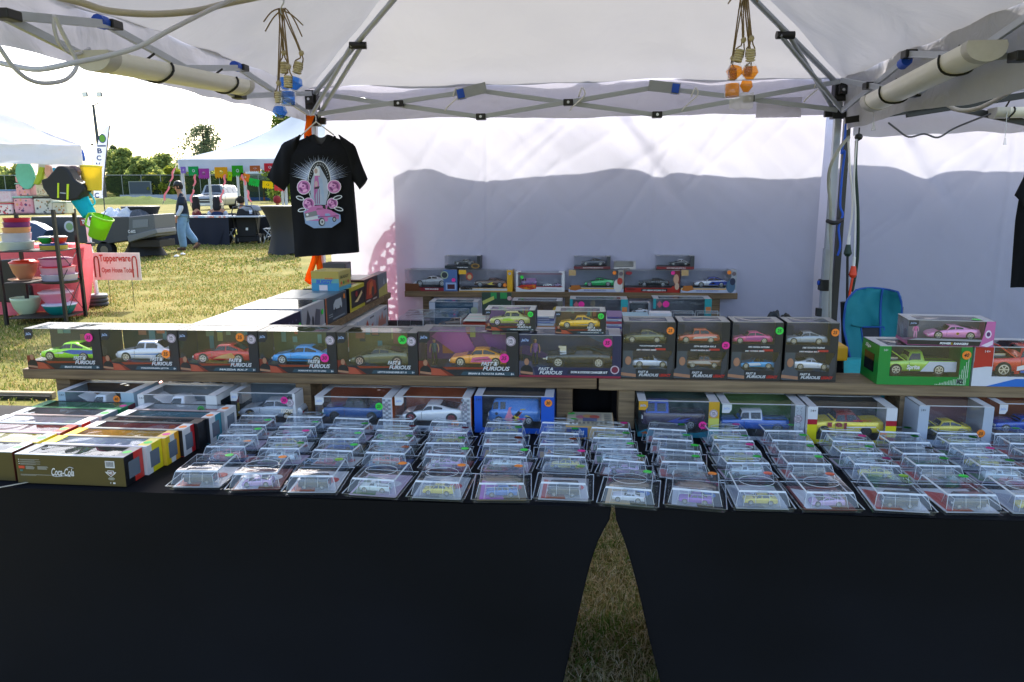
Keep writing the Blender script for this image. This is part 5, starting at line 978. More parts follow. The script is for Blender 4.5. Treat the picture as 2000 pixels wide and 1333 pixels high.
def cola(t, w, h):
    m = MB(); Wt = mat('d4d4d8', .4)
    m.text('Coca-Cola', w*.325, h*.3, w*.21, h*.27, -.001, Wt, .02, .35); m.tube([(w*.33, -.001, h*.3), (w*.38, -.001, h*.27), (w*.45, -.001, h*.31), (w*.5, -.001, h*.29)], .0008, Wt, 4)
    m.tube([(w*.47, -.001, h*.56), (w*.5, -.001, h*.62), (w*.535, -.001, h*.58)], .0009, Wt, 4); m.build('lettering', t)
    m = MB(); r = random.Random(5)
    for k in range(3): m.box(w*.03, -.0009, h*(.82-.075*k), w*.037, -.0003, h*(.85-.075*k), Wt); m.box(w*.045, -.0009, h*(.83-.075*k), w*(.2+.04*r.random()), -.0003, h*(.845-.075*k), mat('9a9890', .5)); m.box(w*.045, -.0009, h*(.805-.075*k), w*(.15+.04*r.random()), -.0003, h*(.815-.075*k), mat('9a9890', .5))
    for k in range(4): m.box(w*.09, -.0009, h*(.59-.03*k), w*(.16+.012*r.random()), -.0003, h*(.608-.03*k), mat('9a9890', .5)); m.box(w*.2, -.0009, h*(.59-.03*k), w*(.28+.03*r.random()), -.0003, h*(.608-.03*k), mat('9a9890', .5))
    m.box(w*.025, -.0009, h*.52, w*.08, -.0003, h*.61, mat('c8402c', .5)); m.box(w*.035, -.0009, h*.42, w*.06, -.0003, h*.48, mat('3c6c70', .5)); m.box(w*.035, -.0009, h*.3, w*.33, -.0003, h*.315, mat('9a9890', .5)); m.box(w*.035, -.0009, h*.27, w*.18, -.0003, h*.28, mat('9a9890', .5))
    m.build('printed_artwork', t)
    m = MB(); m.box(w*.83, -.0008, h*.64, w*.915, -.0003, h*.88, Wt)
    for k in range(11): m.box(w*(.838+.0065*k), -.0012, h*.68, w*(.838+.0065*k+(.002, .0035)[k % 2]), -.0009, h*.85, mat('3a3a44', .5))
    m.build('barcode', t)
    m = MB(); m.prism([(w*.845, h*.55), (w*.84, h*.42), (w*.872, h*.33), (w*.905, h*.42), (w*.90, h*.55)], -.0009, -.0003, Wt); m.prism([(w*.85, h*.53), (w*.847, h*.43), (w*.872, h*.36), (w*.898, h*.43), (w*.895, h*.53)], -.0012, -.001, mat('5a1c24', .4)); m.text('M2', w*.853, h*.42, w*.038, h*.09, -.0014, Wt, .05); m.add([(w*.905, -.0006, h*.5), (w*.925, -.0006, h*.5), (w*.905, -.0006, h*.42)], [(0, 1, 2)], Wt); m.add([(w*.84, -.0006, h*.5), (w*.82, -.0006, h*.5), (w*.84, -.0006, h*.42)], [(0, 1, 2)], Wt)
    for k in range(4): m.box(w*(.84+.01*abs(k-1.5)), -.0009, h*(.22+.025*k), w*(.91-.01*abs(k-1.5)), -.0003, h*(.235+.025*k), mat('a8a8a0', .5))
    m.text('f', w*.86, h*.08, w*.008, h*.07, -.0008, Wt, .06); m.box(w*.885, -.0008, h*.085, w*.905, -.0003, h*.14, Wt); m.build('emblem', t)
OLV = '4a4228'
rb = [('olive brown box with a white script logo, nearest in the right hand row', OLV, '6a7078', OLV, ['18181c', 'c8342c'], cola, 'g'), ('white and yellow ended box, second in the right hand row', 'dcdce0', 'd8c820', 'd8d8dc', ['d8d8dc', 'e0d020', 'e0d020'], None, 'g'),
      ('yellow ended box with a pink dot, third in the right hand row', 'e0b020', 'e8c030', 'e0b838', ['e0c024', 'd8d8d8', 'e09c1c'], None, 'p'), ('red and white ended box with a dark window, fourth in the right hand row', 'b02028', 'd8d8dc', '202228', ['d4d4d8', 'd4d4d8', 'b82028'], None, 'o'),
      ('black ended box, fifth in the right hand row', '1c1e22', '26282c', '1c1e22', ['1c1e22'], None, None), ('teal and white ended box, sixth in the right hand row', '28889c', 'd8dade', '22242a', ['d0d2d8', '28889c'], None, 'o'), ('white ended box with a dark red window, last in the right hand row', 'dadade', 'dadade', 'a8a4a8', ['dadade'], None, 'o')]
dd = [.088, .078, .075, .07, .05, .078, .085]
y = 1.868; LX = [P(32, 945, Z=.762).x, -1.548, -1.54, -1.53, -1.525, -1.515, -1.505]
for k, (lab, s_, tc_, fc, ec, fr, st) in enumerate(rb):
    x0 = LX[0]+.012*k; longbox(lab, x0, y, .318, dd[k]-.003, .082, s_, tc_, fc, ec, fr is None and k != 4 or k == 0, fr, st, rz=R(-1), strip=('8c98a8', 'b8bcd0', 'c8b890', '9c9c9c', '50545c', '3c4048', 'b0a0a0')[k]); y += dd[k]
lb = [('olive box at the front of the left hand row, cut by the left edge', OLV, 'a8b4bc', OLV, ['5a2a24'], 'g'), ('yellow ended box, second in the left hand row', 'e0cc20', '7c8894', 'c8b860', ['e0cc20'], 'g'), ('red ended box, third in the left hand row', 'a83428', 'b04438', 'c890a0', ['7a2820'], 'g'),
      ('white and red topped box, fourth in the left hand row', 'dadade', 'dcd4d4', 'b8bcc4', ['d84030', 'dadade'], None), ('grey ended box with a green dot, fifth in the left hand row', '787c84', 'a8acb0', 'd8c8c0', ['8c9098'], 'g'), ('green fronted box with a pink dot, last in the left hand row', '187a48', '2a7c58', '187a48', ['187a48', '5a2430'], 'p')]
y = 1.885; dd = [.085, .085, .085, .085, .085, .085]
for k, (lab, s_, tc_, fc, ec, st) in enumerate(lb):
    x0 = LX[0]-.335+.010*k; longbox(lab, x0, y, .318, dd[k]-.003, .082, s_, tc_, fc, ec, False, None, st, rz=R(-1), strip=('98a0a8', 'c8b860', 'b890a0', '8c9cac', 'c0a8a0', '187a48')[k]); y += dd[k]
a = P(25, 955, Z=.764); MB_ = MB().box(0, 0, 0, .09, .006, .001, C('c8c0b0')).build('paper_slip', None, (a.x-.06, a.y-.01, .763)); MB_.rotation_euler = (0, 0, R(40)); tag(MB_, 'narrow pale strip of paper at the lower left table corner', 'paper')
# ================================================================ clear clamshell cases
def case_mesh(w, d, h):
    """tray + lid, hinged; origin at the front bottom centre"""
    m = MB(); a, b = w/2, w/2-.008; q = .006
    # tray rim and shallow walls
    def ring(z0, o0, z1, o1, M): 
        v = [(-a+o0, o0, z0), (a-o0, o0, z0), (a-o0, d-o0, z0), (-a+o0, d-o0, z0), (-a+o1, o1, z1), (a-o1, o1, z1), (a-o1, d-o1, z1), (-a+o1, d-o1, z1)]
        m.add(v, [(0, 1, 5, 4), (1, 2, 6, 5), (2, 3, 7, 6), (3, 0, 4, 7)], M)
    ring(.0, .007, .011, .002, CASEP); ring(.011, .002, .0125, .0, EDGEP); ring(.0125, 0, .0125, .004, CASEP)
    m.add([(-a+.007, .007, 0), (a-.007, .007, 0), (a-.007, d-.007, 0), (-a+.007, d-.007, 0)], [(0, 1, 2, 3)], CASEP); tray = m
    m2 = MB(); o = .012; i = .020; zt = h
    B_ = [(-a+o, o), (a-o, o), (a-o, d-o), (-a+o, d-o)]; T_ = [(-a+i, i+.004), (a-i, i+.004), (a-i, d-i), (-a+i, d-i)]
    v = [(x, y, .0125) for x, y in B_]+[(x, y, zt-.004) for x, y in T_]+[(x*.97, y+(.003 if k < 2 else -.003), zt) for k, (x, y) in enumerate(T_)]
    m2.add(v, [(0, 1, 5, 4), (1, 2, 6, 5), (2, 3, 7, 6), (3, 0, 4, 7), (8, 9, 10, 11)], CASEP); m2.add(v, [(4, 5, 9, 8), (5, 6, 10, 9), (6, 7, 11, 10), (7, 4, 8, 11)], EDGEP)
    for k in range(4): m2.tube([v[k], v[k+4]], .0007, EDGEP, 4, 0)
    m2.box(-.012, i-.006, zt-.008, .012, i+.006, zt-.001, CASEP)
    for x in (-.017, .017): m2.tube([(x, o+.003, .014), (x, i+.002, zt-.004)], .0005, EDGEP, 4, 0)
    return tray, m2
CW = .156; GCS = 'clear clamshell cases set out in rows on the tablecloths'
_cases = {}
def make_case(front, variant):
    d = .182 if front else .122; h = .047
    root = thing('clamshell_case', 'x', 'plastic case')
    tr, ld = case_mesh(CW, d, h)
    if variant % 3 != 1: ld.tube([(.044*math.cos(2*math.pi*i/20), d*.5+(.036 if front else .02)*math.sin(2*math.pi*i/20), h+.0004) for i in range(21)], .0007, EDGEP, 4, 0)  # reflection arc on the lid, put in as a pale oval tube
    if variant % 2: ld.grid(lambda u, v: (-.05+.1*u, .03+(d-.06)*v, h+.0006+.004*math.sin(math.pi*u)*math.sin(math.pi*v)), 8, 6, CASEP)
    tr.build('tray', root); ld.build('lid', root)
    cardc = ['4c3c6c', '6c5c40', '6c2428', '1c3c70', 'c8cad0', '34443c', 'b8a8c0', '1c242e', 'b4bcc4'][variant % 9]; c2 = ['a88a4c', 'b060b8', 'd8dce4', '507cb0', 'b84038', 'd0b890', '46704c', 'b8c0cc', '8c94a4'][variant % 9]
    card = MB(); W_ = CW/2-.014; D_ = d-.014; card.box(-W_, .014, .003, W_, D_, .0042, C(cardc)); card.build('backing_card', root)
    r = random.Random(variant); it = [([(-W_*.9, .02), (W_*.1, .02), (-W_*.2, D_*.8), (-W_*.9, D_*.9)], c2), (ell(W_*.5, D_*.6, .02, .02), r.choice(['d8dae0', 'c84038', '3c6cb8', 'd8a030']))]
    flat(root, .0046, it, name='card_print')
    # blister round the car
    bx = .046; by0 = .022; by1 = min(.075, d-.05); bz = .034; v = [(-bx, by0, .005), (bx, by0, .005), (bx, by1, .005), (-bx, by1, .005), (-bx*.88, by0+.005, bz), (bx*.88, by0+.005, bz), (bx*.88, by1-.006, bz), (-bx*.88, by1-.006, bz)]
    bl = MB(); bl.add(v, [(0, 1, 5, 4), (1, 2, 6, 5), (2, 3, 7, 6), (3, 0, 4, 7), (4, 5, 6, 7)], CASEP)
    for k in range(4): bl.tube([v[k+4], v[(k+1) % 4+4]], .0006, EDGEP, 4, 0); bl.tube([v[k], v[k+4]], .0006, EDGEP, 4, 0)
    bl.build('blister', root)
    cc = ['6a6444', '7a3cae', 'd0d4e4', 'b03a30', '2c60b0', 'c8b43c', 'ccdce0', '34363c', 'b890c8'][(variant*4) % 9]
    kd = ['coupe', 'sedan', 'super', 'classic', 'van', 'muscle', 'pickup'][variant % 7]
    b = car(root, kd, cc, .082, (-.041, .047, .006), n=14, name='toy_car'); 
    return root
for f in (0, 1):
    for v_ in range(9): _cases[(f, v_)] = make_case(f, v_)
SKM = {k: MB().disc(0, 0, .0118, 0, STK[k], 18, Matrix.Rotation(R(90), 4, 'X')).build('price_sticker') for k in 'opg'}
fx_ = [-1.036, -.873, -.713, -.547, -.376, -.208, -.05, .115, .28, .45, .614, .787, .95, 1.115, 1.28]
bx_ = [-1.085, -.925, -.765, -.61, -.435, -.257, -.081, .082, .26, .445, .615, .795, .965, 1.14, 1.31]
stk = ['goggogo', 'oppgpp', 'oggooo', 'opooop', 'ogooog', 'ooompo', 'ppmggg', 'gpmpgg', 'oggoog', 'pgomop', 'ppmog', 'oggoog', 'gpmggp', 'oopgmp', 'gpogop']
ORD = ['first', 'second', 'third', 'fourth', 'fifth', 'sixth', 'seventh', 'eighth', 'ninth', 'tenth', 'eleventh', 'twelfth', 'thirteenth', 'fourteenth', 'fifteenth']
CN = {'o': 'orange', 'p': 'pink', 'g': 'green'}
fy_ = [1.853, 1.848, 1.842, 1.832, 1.828, 1.83, 1.845, 1.822, 1.824, 1.83, 1.836, 1.842, 1.848, 1.852, 1.86]
used = set(); r = random.Random(4)
for c in range(15):
    rows = 5
    for k in range(rows):
        if c == 14 and k < 2: continue
        t = k/(rows-1); x = fx_[c]*(1-t)+bx_[c]*t+r.uniform(-.004, .004); y = fy_[c] if k == 0 else fy_[c]+.182+.012+(k-1)*(.1045 if c < 7 else .097)
        z = .7615 if k == 0 else .7615; key = (1 if k == 0 else 0, (c*2+k*3+(c*k) % 4) % 9 if (c < 8 or k == 0) and (c+k) % 3 else (4, 8, 4, 6)[(c+k*2) % 4])
        s_ = stk[c][k]; s_ = s_ if s_ in CN else 'p'
        src = _cases[key]
        if key in used: o = copy_tree(src)
        else: used.add(key); o = src
        o.location = (x, y, z+(.004 if k else 0)); o.rotation_euler = (R(-3.5+r.uniform(-2.5, 2))*(1 if k else 0), 0, R(r.uniform(-4.5, 4.5)+(5 if c in (0, 1) else -4 if c in (7, 8) else 0))); o['group'] = GCS
        lead = 'clear case with %s dot' % CN[s_]
        o['label'] = '%s, %s from the front in the %s column from the left' % (lead, ORD[k], ORD[c]) if k else '%s in the front row, %s from the left' % (lead, ORD[c])
        st = SKM[s_].copy(); COL.objects.link(st); st.parent = o; d = .182 if k == 0 else .122; st.location = (CW/2-.036, d-.034, .0478); st.rotation_euler = (0, 0, 0)
for k_, o in _cases.items():
    if k_ not in used:
        def rm(q):
            for ch in list(q.children): rm(ch)
            bpy.data.objects.remove(q)
        rm(o)
for o in SKM.values(): bpy.data.objects.remove(o)
# ================================================================ boxes on the side shelf (fronts turned inwards)
G6 = 'boxes on the plank shelf running back under the black shirt'
def sidebox(label, pa, pb, zt, dx, c_side, c_top, artf=None, topart=None, win=None, stk=None, z0=ZS+.001, cat='boxed toy', edge=None, xf=-1.195, grp=G6, closed=False):
    ya = P(pa, 600, X=xf).y; yb = P(pb, 600, X=xf).y; h = zt-z0; L_ = yb-ya-.004
    # local: origin at inner front corner, x runs along the shelf (+Y), front faces +X
    t = thing('model_box', label, cat, (xf, ya, z0), R(90), grp); M = MB(); S = C(c_side); e = .002
    M.box(0, 0, 0, L_, dx, h-.002, S)
    M.box(0, 0, h-.0019, L_, dx, h, C(c_top)); M.build('carton', t, bevel=.0012)
    if artf: art(t, artf(L_, h), y0=-.0012)
    if topart: flat(t, h+.0006, topart(L_, dx), name='printed_lid')
    if stk: sticker(t, L_*stk[1], h*stk[2], .013, stk[0], '')
    return t, L_, h
FT = mat('2c2e34', .1, .0, .6)
zz = lambda x, y: P(x, y, X=-1.195).z
sidebox('long dark purple box nearest on the side shelf, shiny window lid', 512, 587, zz(587, 607), .30, '2e2440', '7c7e88', lambda w, h: [(ell(w*.5, h*.5, .028, .028), '5a5470'), (ell(w*.5, h*.5, .02, .02), '3c3450'), (rect(w*.05, h*.1, w*.3, h*.2), '8a84a0')]+[(rect(w*(.12+.1*k), h*.7, w*(.15+.1*k), h*.78), '6a6484') for k in range(8)], lambda w, d: [(rect(.01, .02, w-.01, d-.02), FT)], stk=('g', .93, .5))
sidebox('grey and white patterned box with a shiny window lid, second on side shelf', 588, 634, zz(634, 585), .30, 'a8a4ac', '8c8e94', lambda w, h: [([(w*.1, h*.1), (w*.25, h*.9), (w*.35, h*.5), (w*.2, h*.05)], '4a4850'), ([(w*.5, h*.2), (w*.6, h*.8), (w*.8, h*.7), (w*.75, h*.15)], '5c5a66'), (ell(w*.45, h*.35, .012, .03), '33323a'), ([(w*.3, 0), (w, 0), (w, h*.12), (w*.3, h*.1)], 'dedde2')], lambda w, d: [(rect(.012, .02, w-.012, d-.02), FT), ([(w*.3, d*.3), (w*.7, d*.35), (w*.8, d*.75), (w*.4, d*.7)], '8a8c90')], stk=('g', .86, .6))
gw, L_, h = sidebox('dark grey box with a boxy off-road car picture, third on side shelf', 635, 678, zz(678, 566), .28, '3a444e', '48525a', lambda w, h: [(rect(0, 0, w*.06, h), 'b0602c'), ([(w*.35, h*.45), (w*.35, h*.65), (w*.45, h*.8), (w*.72, h*.8), (w*.76, h*.55), (w*.74, h*.42)], 'b8c0c8'), (ell(w*.43, h*.42, .01, .012), '22262c'), (ell(w*.66, h*.42, .01, .012), '22262c'), (rect(w*.12, h*.3, w*.3, h*.33), 'a0a8b0'), (rect(w*.12, h*.22, w*.3, h*.25), 'a0a8b0'), (rect(w*.3, h*.08, w*.85, h*.14), '8a929c')], lambda w, d: [(rect(.01, .02, w-.01, d-.02), '4c6470'), (rect(.01, d*.2, w*.6, d*.5), '8c9498')], stk=('o', .85, .82))
sidebox('yellow and black box with a yellow car picture, under the small grey box', 683, 713, zz(713, 551), .24, '1e1e22', 'a8a01c', lambda w, h: [(rect(0, h*.84, w, h), 'b8ac1c'), (rect(0, 0, w, h*.14), 'b8ac1c'), (rect(0, 0, w*.1, h), 'b8ac1c'), ([(w*.3, h*.35), (w*.5, h*.45), (w*.8, h*.72), (w*.85, h*.6), (w*.5, h*.3)], 'e4c890'), (ell(w*.45, h*.66, .02, .015), 'a02c2c')], lambda w, d: [(rect(.02, .03, w-.02, d-.03), '6c4030')])
sidebox('dark box with a fiery red picture, fifth on side shelf', 713, 739, zz(739, 536), .22, '2e1a18', '8a5040', lambda w, h: [([(w*.1, h*.2), (w*.2, h*.85), (w*.5, h*.95), (w*.85, h*.8), (w*.9, h*.3), (w*.5, h*.15)], 'a83a1c'), ([(w*.3, h*.3), (w*.4, h*.8), (w*.6, h*.85), (w*.7, h*.4)], 'd06a34'), (ell(w*.62, h*.4, .03, .03), '4a3c38'), (rect(w*.1, h*.08, w*.4, h*.14), 'b8b0a8'), (rect(w*.6, h*.06, w*.9, h*.12), 'b8b0a8')], lambda w, d: [(rect(.02, .03, w-.02, d-.03), 'd0c8c0')])
sidebox('upright grey and sand coloured card box at the far end of side shelf', 741, 758, zz(758, 529), .05, '6c7078', '50545c', lambda w, h: [([(0, 0), (w, 0), (w, h*.5), (0, h*.35)], 'b8ac5c'), ([(w*.5, h*.5), (w*.62, h*.8), (w*.7, h*.5)], 'b0b8c0')])
a = P(706, 535, Y=4.15); w_ = P(747, 535, Y=4.15).x-a.x; zt_ = zz(727, 540)
t = thing('model_box', 'small dark grey box with a line drawing, stacked on the fiery red box', 'boxed toy', (-1.43, 4.08, zz(739, 536)+.003), 0)
MB().box(0, 0, 0, .125, .11, .085, C('3c3c42')).build('carton', t, bevel=.001)
art(t, [(rect(0, 0, .125, .014), 'a8b0bc')]); m = MB(); m.tube([(.02, -.002, .05), (.05, -.002, .058), (.09, -.002, .045), (.11, -.002, .047)], .0009, WHITE, 4); m.text('PAGANI', .045, .03, .05, .01, -.002, WHITE, .02, .2); m.build('lettering', t)
MB().box(.1255, .008, .01, .1262, .1, .078, C('5c5e66')).build('side_panel', t)
zb_ = zz(678, 566)+.003
t = thing('model_box', 'small yellow and blue buggy toy box, stacked on the dark grey box', 'boxed toy', (P(612, 567, Y=3.72).x, 3.70, zz(640, 583)), R(-4))
wb = P(668, 567, Y=3.7).x-P(613, 567, Y=3.7).x; hb = P(640, 529, Y=3.7).z-P(640, 567, Y=3.7).z
t.location.z = P(640, 567, Y=3.72).z-.001
MB().box(0, 0, 0, wb, .16, hb, C('b8a860')).build('carton', t, bevel=.001); art(t, [(rect(0, 0, wb, hb*.4), '3c90b8'), (rect(0, hb*.4, wb, hb*.62), '6aa8a0'), (rect(0, hb*.62, wb, hb), 'b8a04c'), (rect(wb*.28, 0.002, wb*.58, hb*.3), 'e8d8dc')])
m = MB(); m.text('BUGGY', wb*.18, hb*.36, wb*.6, hb*.22, -.0025, mat('3c6cc8', .4), .05, .1); m.text('RACER', wb*.5, hb*.6, wb*.3, hb*.08, -.0025, mat('d86030', .4), .04); m.build('lettering', t)
m = MB(); MR = Matrix.Translation((wb, 0, 0)) @ Matrix.Rotation(R(90), 4, 'Z'); m.text('BUGGY', .02, hb*.6, .11, hb*.16, -.0008, mat('5a5a2c', .4), .04, M=MR)
for k, c in enumerate(('c85a30', '4a8c4c', 'a8a03c', 'b84c3c')): m.poly(ell(.03+.03*k, hb*.38, .011, .009), -.0008, C(c), MR)
m.poly(rect(.0, 0, .16, hb*.2), -.0006, C('4c98b8'), MR); m.build('side_print', t)
# white and red boxes below the side shelf
for i, (pa, pb, lab) in enumerate(((672, 696, 'white and red box lowest under the side shelf, nearest'), (698, 733, 'white box with a red burst, middle one under the side shelf'), (734, 757, 'white and pale red box, last one under the side shelf'))):
    zt__ = P((pa+pb)/2, (627, 612, 597)[i], X=-1.16).z
    sidebox(lab, pa, pb, min(zt__, ZS-.05), .2, 'c8c8d0', 'e4e4e8', lambda w, h: [([(w*.1, h*.2), (w*.25, h*.75), (w*.35, h*.45), (w*.5, h*.85), (w*.62, h*.4), (w*.85, h*.6), (w*.8, h*.15)], ('d0806c', 'c0543c', 'd09080')[i]), (rect(w*.65, h*.82, w*.9, h*.9), '5a5c66'), (rect(0, 0, w, h*.05), 'b0b0bc')], None, z0=.762, xf=-1.165, grp='white and red boxes under the side shelf')
# ================================================================ back shelf
G7 = 'boxed model cars along the upper plank shelf'
YB2 = YBS+.004
def bbox(label, px0, px1, pyt, colr, bgc, kind, cc, title, stk=None, tw=.5, tx=.3, band=.22, carkw={}, artf=None, Y=None, zb=None, top='a8a8ac', lp=0, post=.1, d=.13, clen=.68, cx=.16, tcol=None, grp=G7, side=None, carz=None, th=.07):
    Y = Y or YB2; a = P(px0, pyt, Y=Y); b = P(px1, pyt, Y=Y); w = b.x-a.x-.004; zb = zb or ZS+.001; h = (a.z+b.z)/2-zb
    t = thing('boxed_model_car', label, 'boxed toy car', (a.x, Y, zb), 0, grp)
    box_shell(t, w, d, h, side=side or colr, top=top, front=colr, back=bgc, band=band, post=post, lpost=lp, tab=None)
    if kind: car(t, kind, cc, w*clen, (w*cx, d*.4, h*band+.003), n=20, **carkw)
    MB().box(w*.02, .006, h*band-.003, w*.97, d-.004, h*band, C('3a3c42')).build('plinth', t)
    if artf: artf(t, w, h, d)
    if title:
        m = MB(); m.text(title, w*tx, h*.06, w*tw, h*th, -.004, tcol or WHITE, .04, .1); m.build('lettering', t)
    if stk: sticker(t, w*stk[2], h*stk[3], h*.09, stk[0], '')
    return t
bbox('box with a silver gull wing sports car on a dark background, leftmost on back shelf', 790, 894, 527, '241c28', '3a363c', 'super', '8c9098', 'TIME MACHINE', ('p', '', .93, .52), .26, .38, .2, artf=lambda t, w, h, d: art(t, [(rect(0, 0, w*.75, h*.16), '8c2430'), ([(0, 0), (w*.3, 0), (w*.26, h*.34), (0, h*.36)], '6a3c20'), (rect(w*.74, h*.0, w, h), '4a6aa0'), (rect(w*.78, h*.06, w*.98, h*.4), '9ab0d8'), (rect(w*.81, h*.1, w*.95, h*.32), '4a1c28'), (ell(w*.76, h*.75, .024, .024), 'a8b89a'), (ell(w*.76, h*.75, .018, .018), '2c343c')]))
def mmart(t, w, h, d):
    art(t, [(rect(0, 0, w, h*.03), 'e0a818'), (rect(0, h*.03, w*.9, h*.14), 'c8c8cc'), (rect(w*.9, 0, w, h), 'e0a818'), (rect(0, h*.8, w*.14, h), 'e8b428'), (ell(w*.2, h*.7, .022, .025), 'a83c30'), (ell(w*.2, h*.68, .013, .015), 'c8a878')]); diecast(t, w*.95, h*.84, h*.08)
    m = MB(); m.text("m&m's", w*.03, h*.08, w*.22, h*.14, -.006, mat('2a1c14', .4), .08); m.build('emblem', t)
bbox('yellow framed box with a dark brown muscle car and brown lettering', 896, 1002, 528, 'd8a41c', 'b08828', 'muscle', '4a342c', None, ('o', '', .86, .3), artf=mmart, carkw=dict(decals=[([(.4, .1), (.6, .17), (.55, .1), (.65, .07), (.5, .08)], 'e0c828')]), cx=.28, clen=.6, band=.16)
def hw_(t, w, h, d):
    art(t, [(rect(w*.02, h*.24, w*.96, h*.27), 'b83040'), (rect(w*.02, h*.9, w*.96, h*.92), 'b83040'), ([(w*.04, h*.24), (w*.12, h*.34), (w*.42, h*.38), (w*.42, h*.16), (w*.3, h*.1), (w*.14, h*.14)], 'c83020'), ([(w*.1, h*.22), (w*.4, h*.33), (w*.4, h*.18), (w*.2, h*.13)], 'e8a818'), (rect(w*.6, h*.08, w*.95, h*.1), 'a8a8b4'), (rect(w*.6, h*.13, w*.85, h*.145), 'a8a8b4')]); m = MB(); m.text('HOT WHEELS', w*.12, h*.17, w*.27, h*.12, -.0045, mat('b82818', .4), .06, .2); m.build('emblem', t)
    for k in range(2): car(t, 'sedan', ('c8ccd4', '8c7ca8')[k], w*.18, (w*(.56+.2*k), .02, h*.27), n=12)
bbox('white box with small cars and a red and yellow flame emblem', 1007, 1104, 532, 'dcdce0', '5a5462', 'van', '6a4a84', None, ('g', '', .13, .74), artf=hw_, lp=.05, post=.06, clen=.32, cx=.1, band=.26, top='e0e0e4')
def looney(c2, hl):
    def f(t, w, h, d):
        art(t, [(rect(0, 0, w, h*.14), 'b8bcd4'), (rect(0, h*.14, w*.82, h*.19), 'd8a030'), ([(w*.02, h*.1), (w*.05, h*.3), (w*.2, h*.32), (w*.24, h*.14), (w*.12, h*.06)], 'b06828'), (rect(0, h*.75, w*.13, h), 'c0a070'), (ell(w*.9, h*.3, w*.08, h*.3), hl), (ell(w*.93, h*.5, w*.05, h*.16), c2), (ell(w*.95, h*.84, .012, .012), '6a5a60')])
        m = MB(); m.text('MODEL CAR COLLECTION', w*.28, h*.07, w*.4, h*.045, -.006, mat('5a64a0', .4), .03, .1); m.build('emblem', t)
    return f
bbox('box with a long green sports car and red white character art at its right', 1111, 1220, 528, 'a8a098', '30304c', 'super', '1ea04c', None, ('o', '', .83, .88), artf=looney('b83c30', 'd8d4d0'), clen=.55, cx=.28, side='c8a060')
def tokyo(t, w, h, d):
    art(t, [(rect(0, 0, w, h*.2), 'a8281c'), (rect(w*.3, h*.05, w*.78, h*.17), '181818'), (ell(w*.93, h*.6, w*.05, h*.22), 'c89a80'), (ell(w*.95, h*.28, w*.04, h*.16), 'c8a890'), (ell(w*.88, h*.2, w*.03, h*.1), 'b03020'), (ell(w*.07, h*.86, w*.06, h*.08), '9a2c34')]); m = MB(); m.text('TOKYO', w*.03, h*.1, w*.16, h*.08, -.004, mat('601410', .4), .06); m.build('emblem', t)
bbox('red banded box with a black sports car and pale faces at its right', 1221, 1330, 528, '6a2420', '34505c', 'muscle', '15181c', '1971 NISSAN SKYLINE GT-R', ('p', '', .87, .88), .42, .33, artf=tokyo, clen=.55, cx=.26)
bbox('box with a white and blue race car and a dark haired figure at its right', 1331, 1441, 528, 'a0a4b0', '4a3c30', 'coupe', 'c8ccdc', None, ('o', '', .86, .9), artf=looney('28304c', '4a6a88'), clen=.6, cx=.26, carkw=dict(decals=[([(.4, .06), (.97, .07), (.97, .18), (.5, .17)], '2848b0'), ([(.42, .08), (.6, .1), (.55, .15)], 'c86040')], roofc='2848b0'))
zt2 = P(940, 524, Y=YB2).z
def jfront(c): 
    return lambda t, w, h, d: art(t, [(rect(0, 0, w, h*.2), c)])
zq = P(900, 525.5, Y=YB2+.02).z+.002
bbox('small dark box with an orange emblem, leftmost on top of the upper row', 868, 940, 500, '22262e', '3a3a3c', 'muscle', '2a2c30', 'DUKE CAR', None, .3, .35, Y=YB2+.02, zb=zq, artf=lambda t, w, h, d: art(t, [(rect(0, 0, w, h*.2), '18242e'), (ell(w*.85, h*.2, w*.12, h*.2), 'a07838'), (ell(w*.85, h*.2, w*.08, h*.13), '3c2c1c')]), d=.1, grp='small boxes on top of the upper shelf row', clen=.55, cx=.25)
bbox('small grey blue box with a dark coupe, on top of the green car box', 1121, 1194, 501, '3c4048', '5a6478', 'coupe', '3c4050', 'BLACK PANTHER & 2006 MAZDA RX-8', None, .55, .25, Y=YB2+.02, zb=zq, artf=jfront('6a2c34'), d=.1, grp='small boxes on top of the upper shelf row', clen=.66, cx=.2)
bbox('small grey blue box with a white topped car, rightmost on top', 1283, 1358, 500, '3c4048', '3c4a5c', 'coupe', '24262c', 'MOON KNIGHT & 2006 MAZDA MX-5', None, .5, .27, Y=YB2+.02, zb=zq, artf=jfront('7a2028'), d=.1, grp='small boxes on top of the upper shelf row', clen=.55, cx=.35, carkw=dict(roofc='d0d4e0'))
bbox('tiny clear box with pale lettering between the two small grey blue boxes', 1199, 1243, 511, 'c0bcbc', 'a8a4a0', None, None, 'MODEL', None, .5, .25, Y=YB2+.02, zb=zq, band=.3, d=.05, grp='small boxes on top of the upper shelf row', tcol=INK)
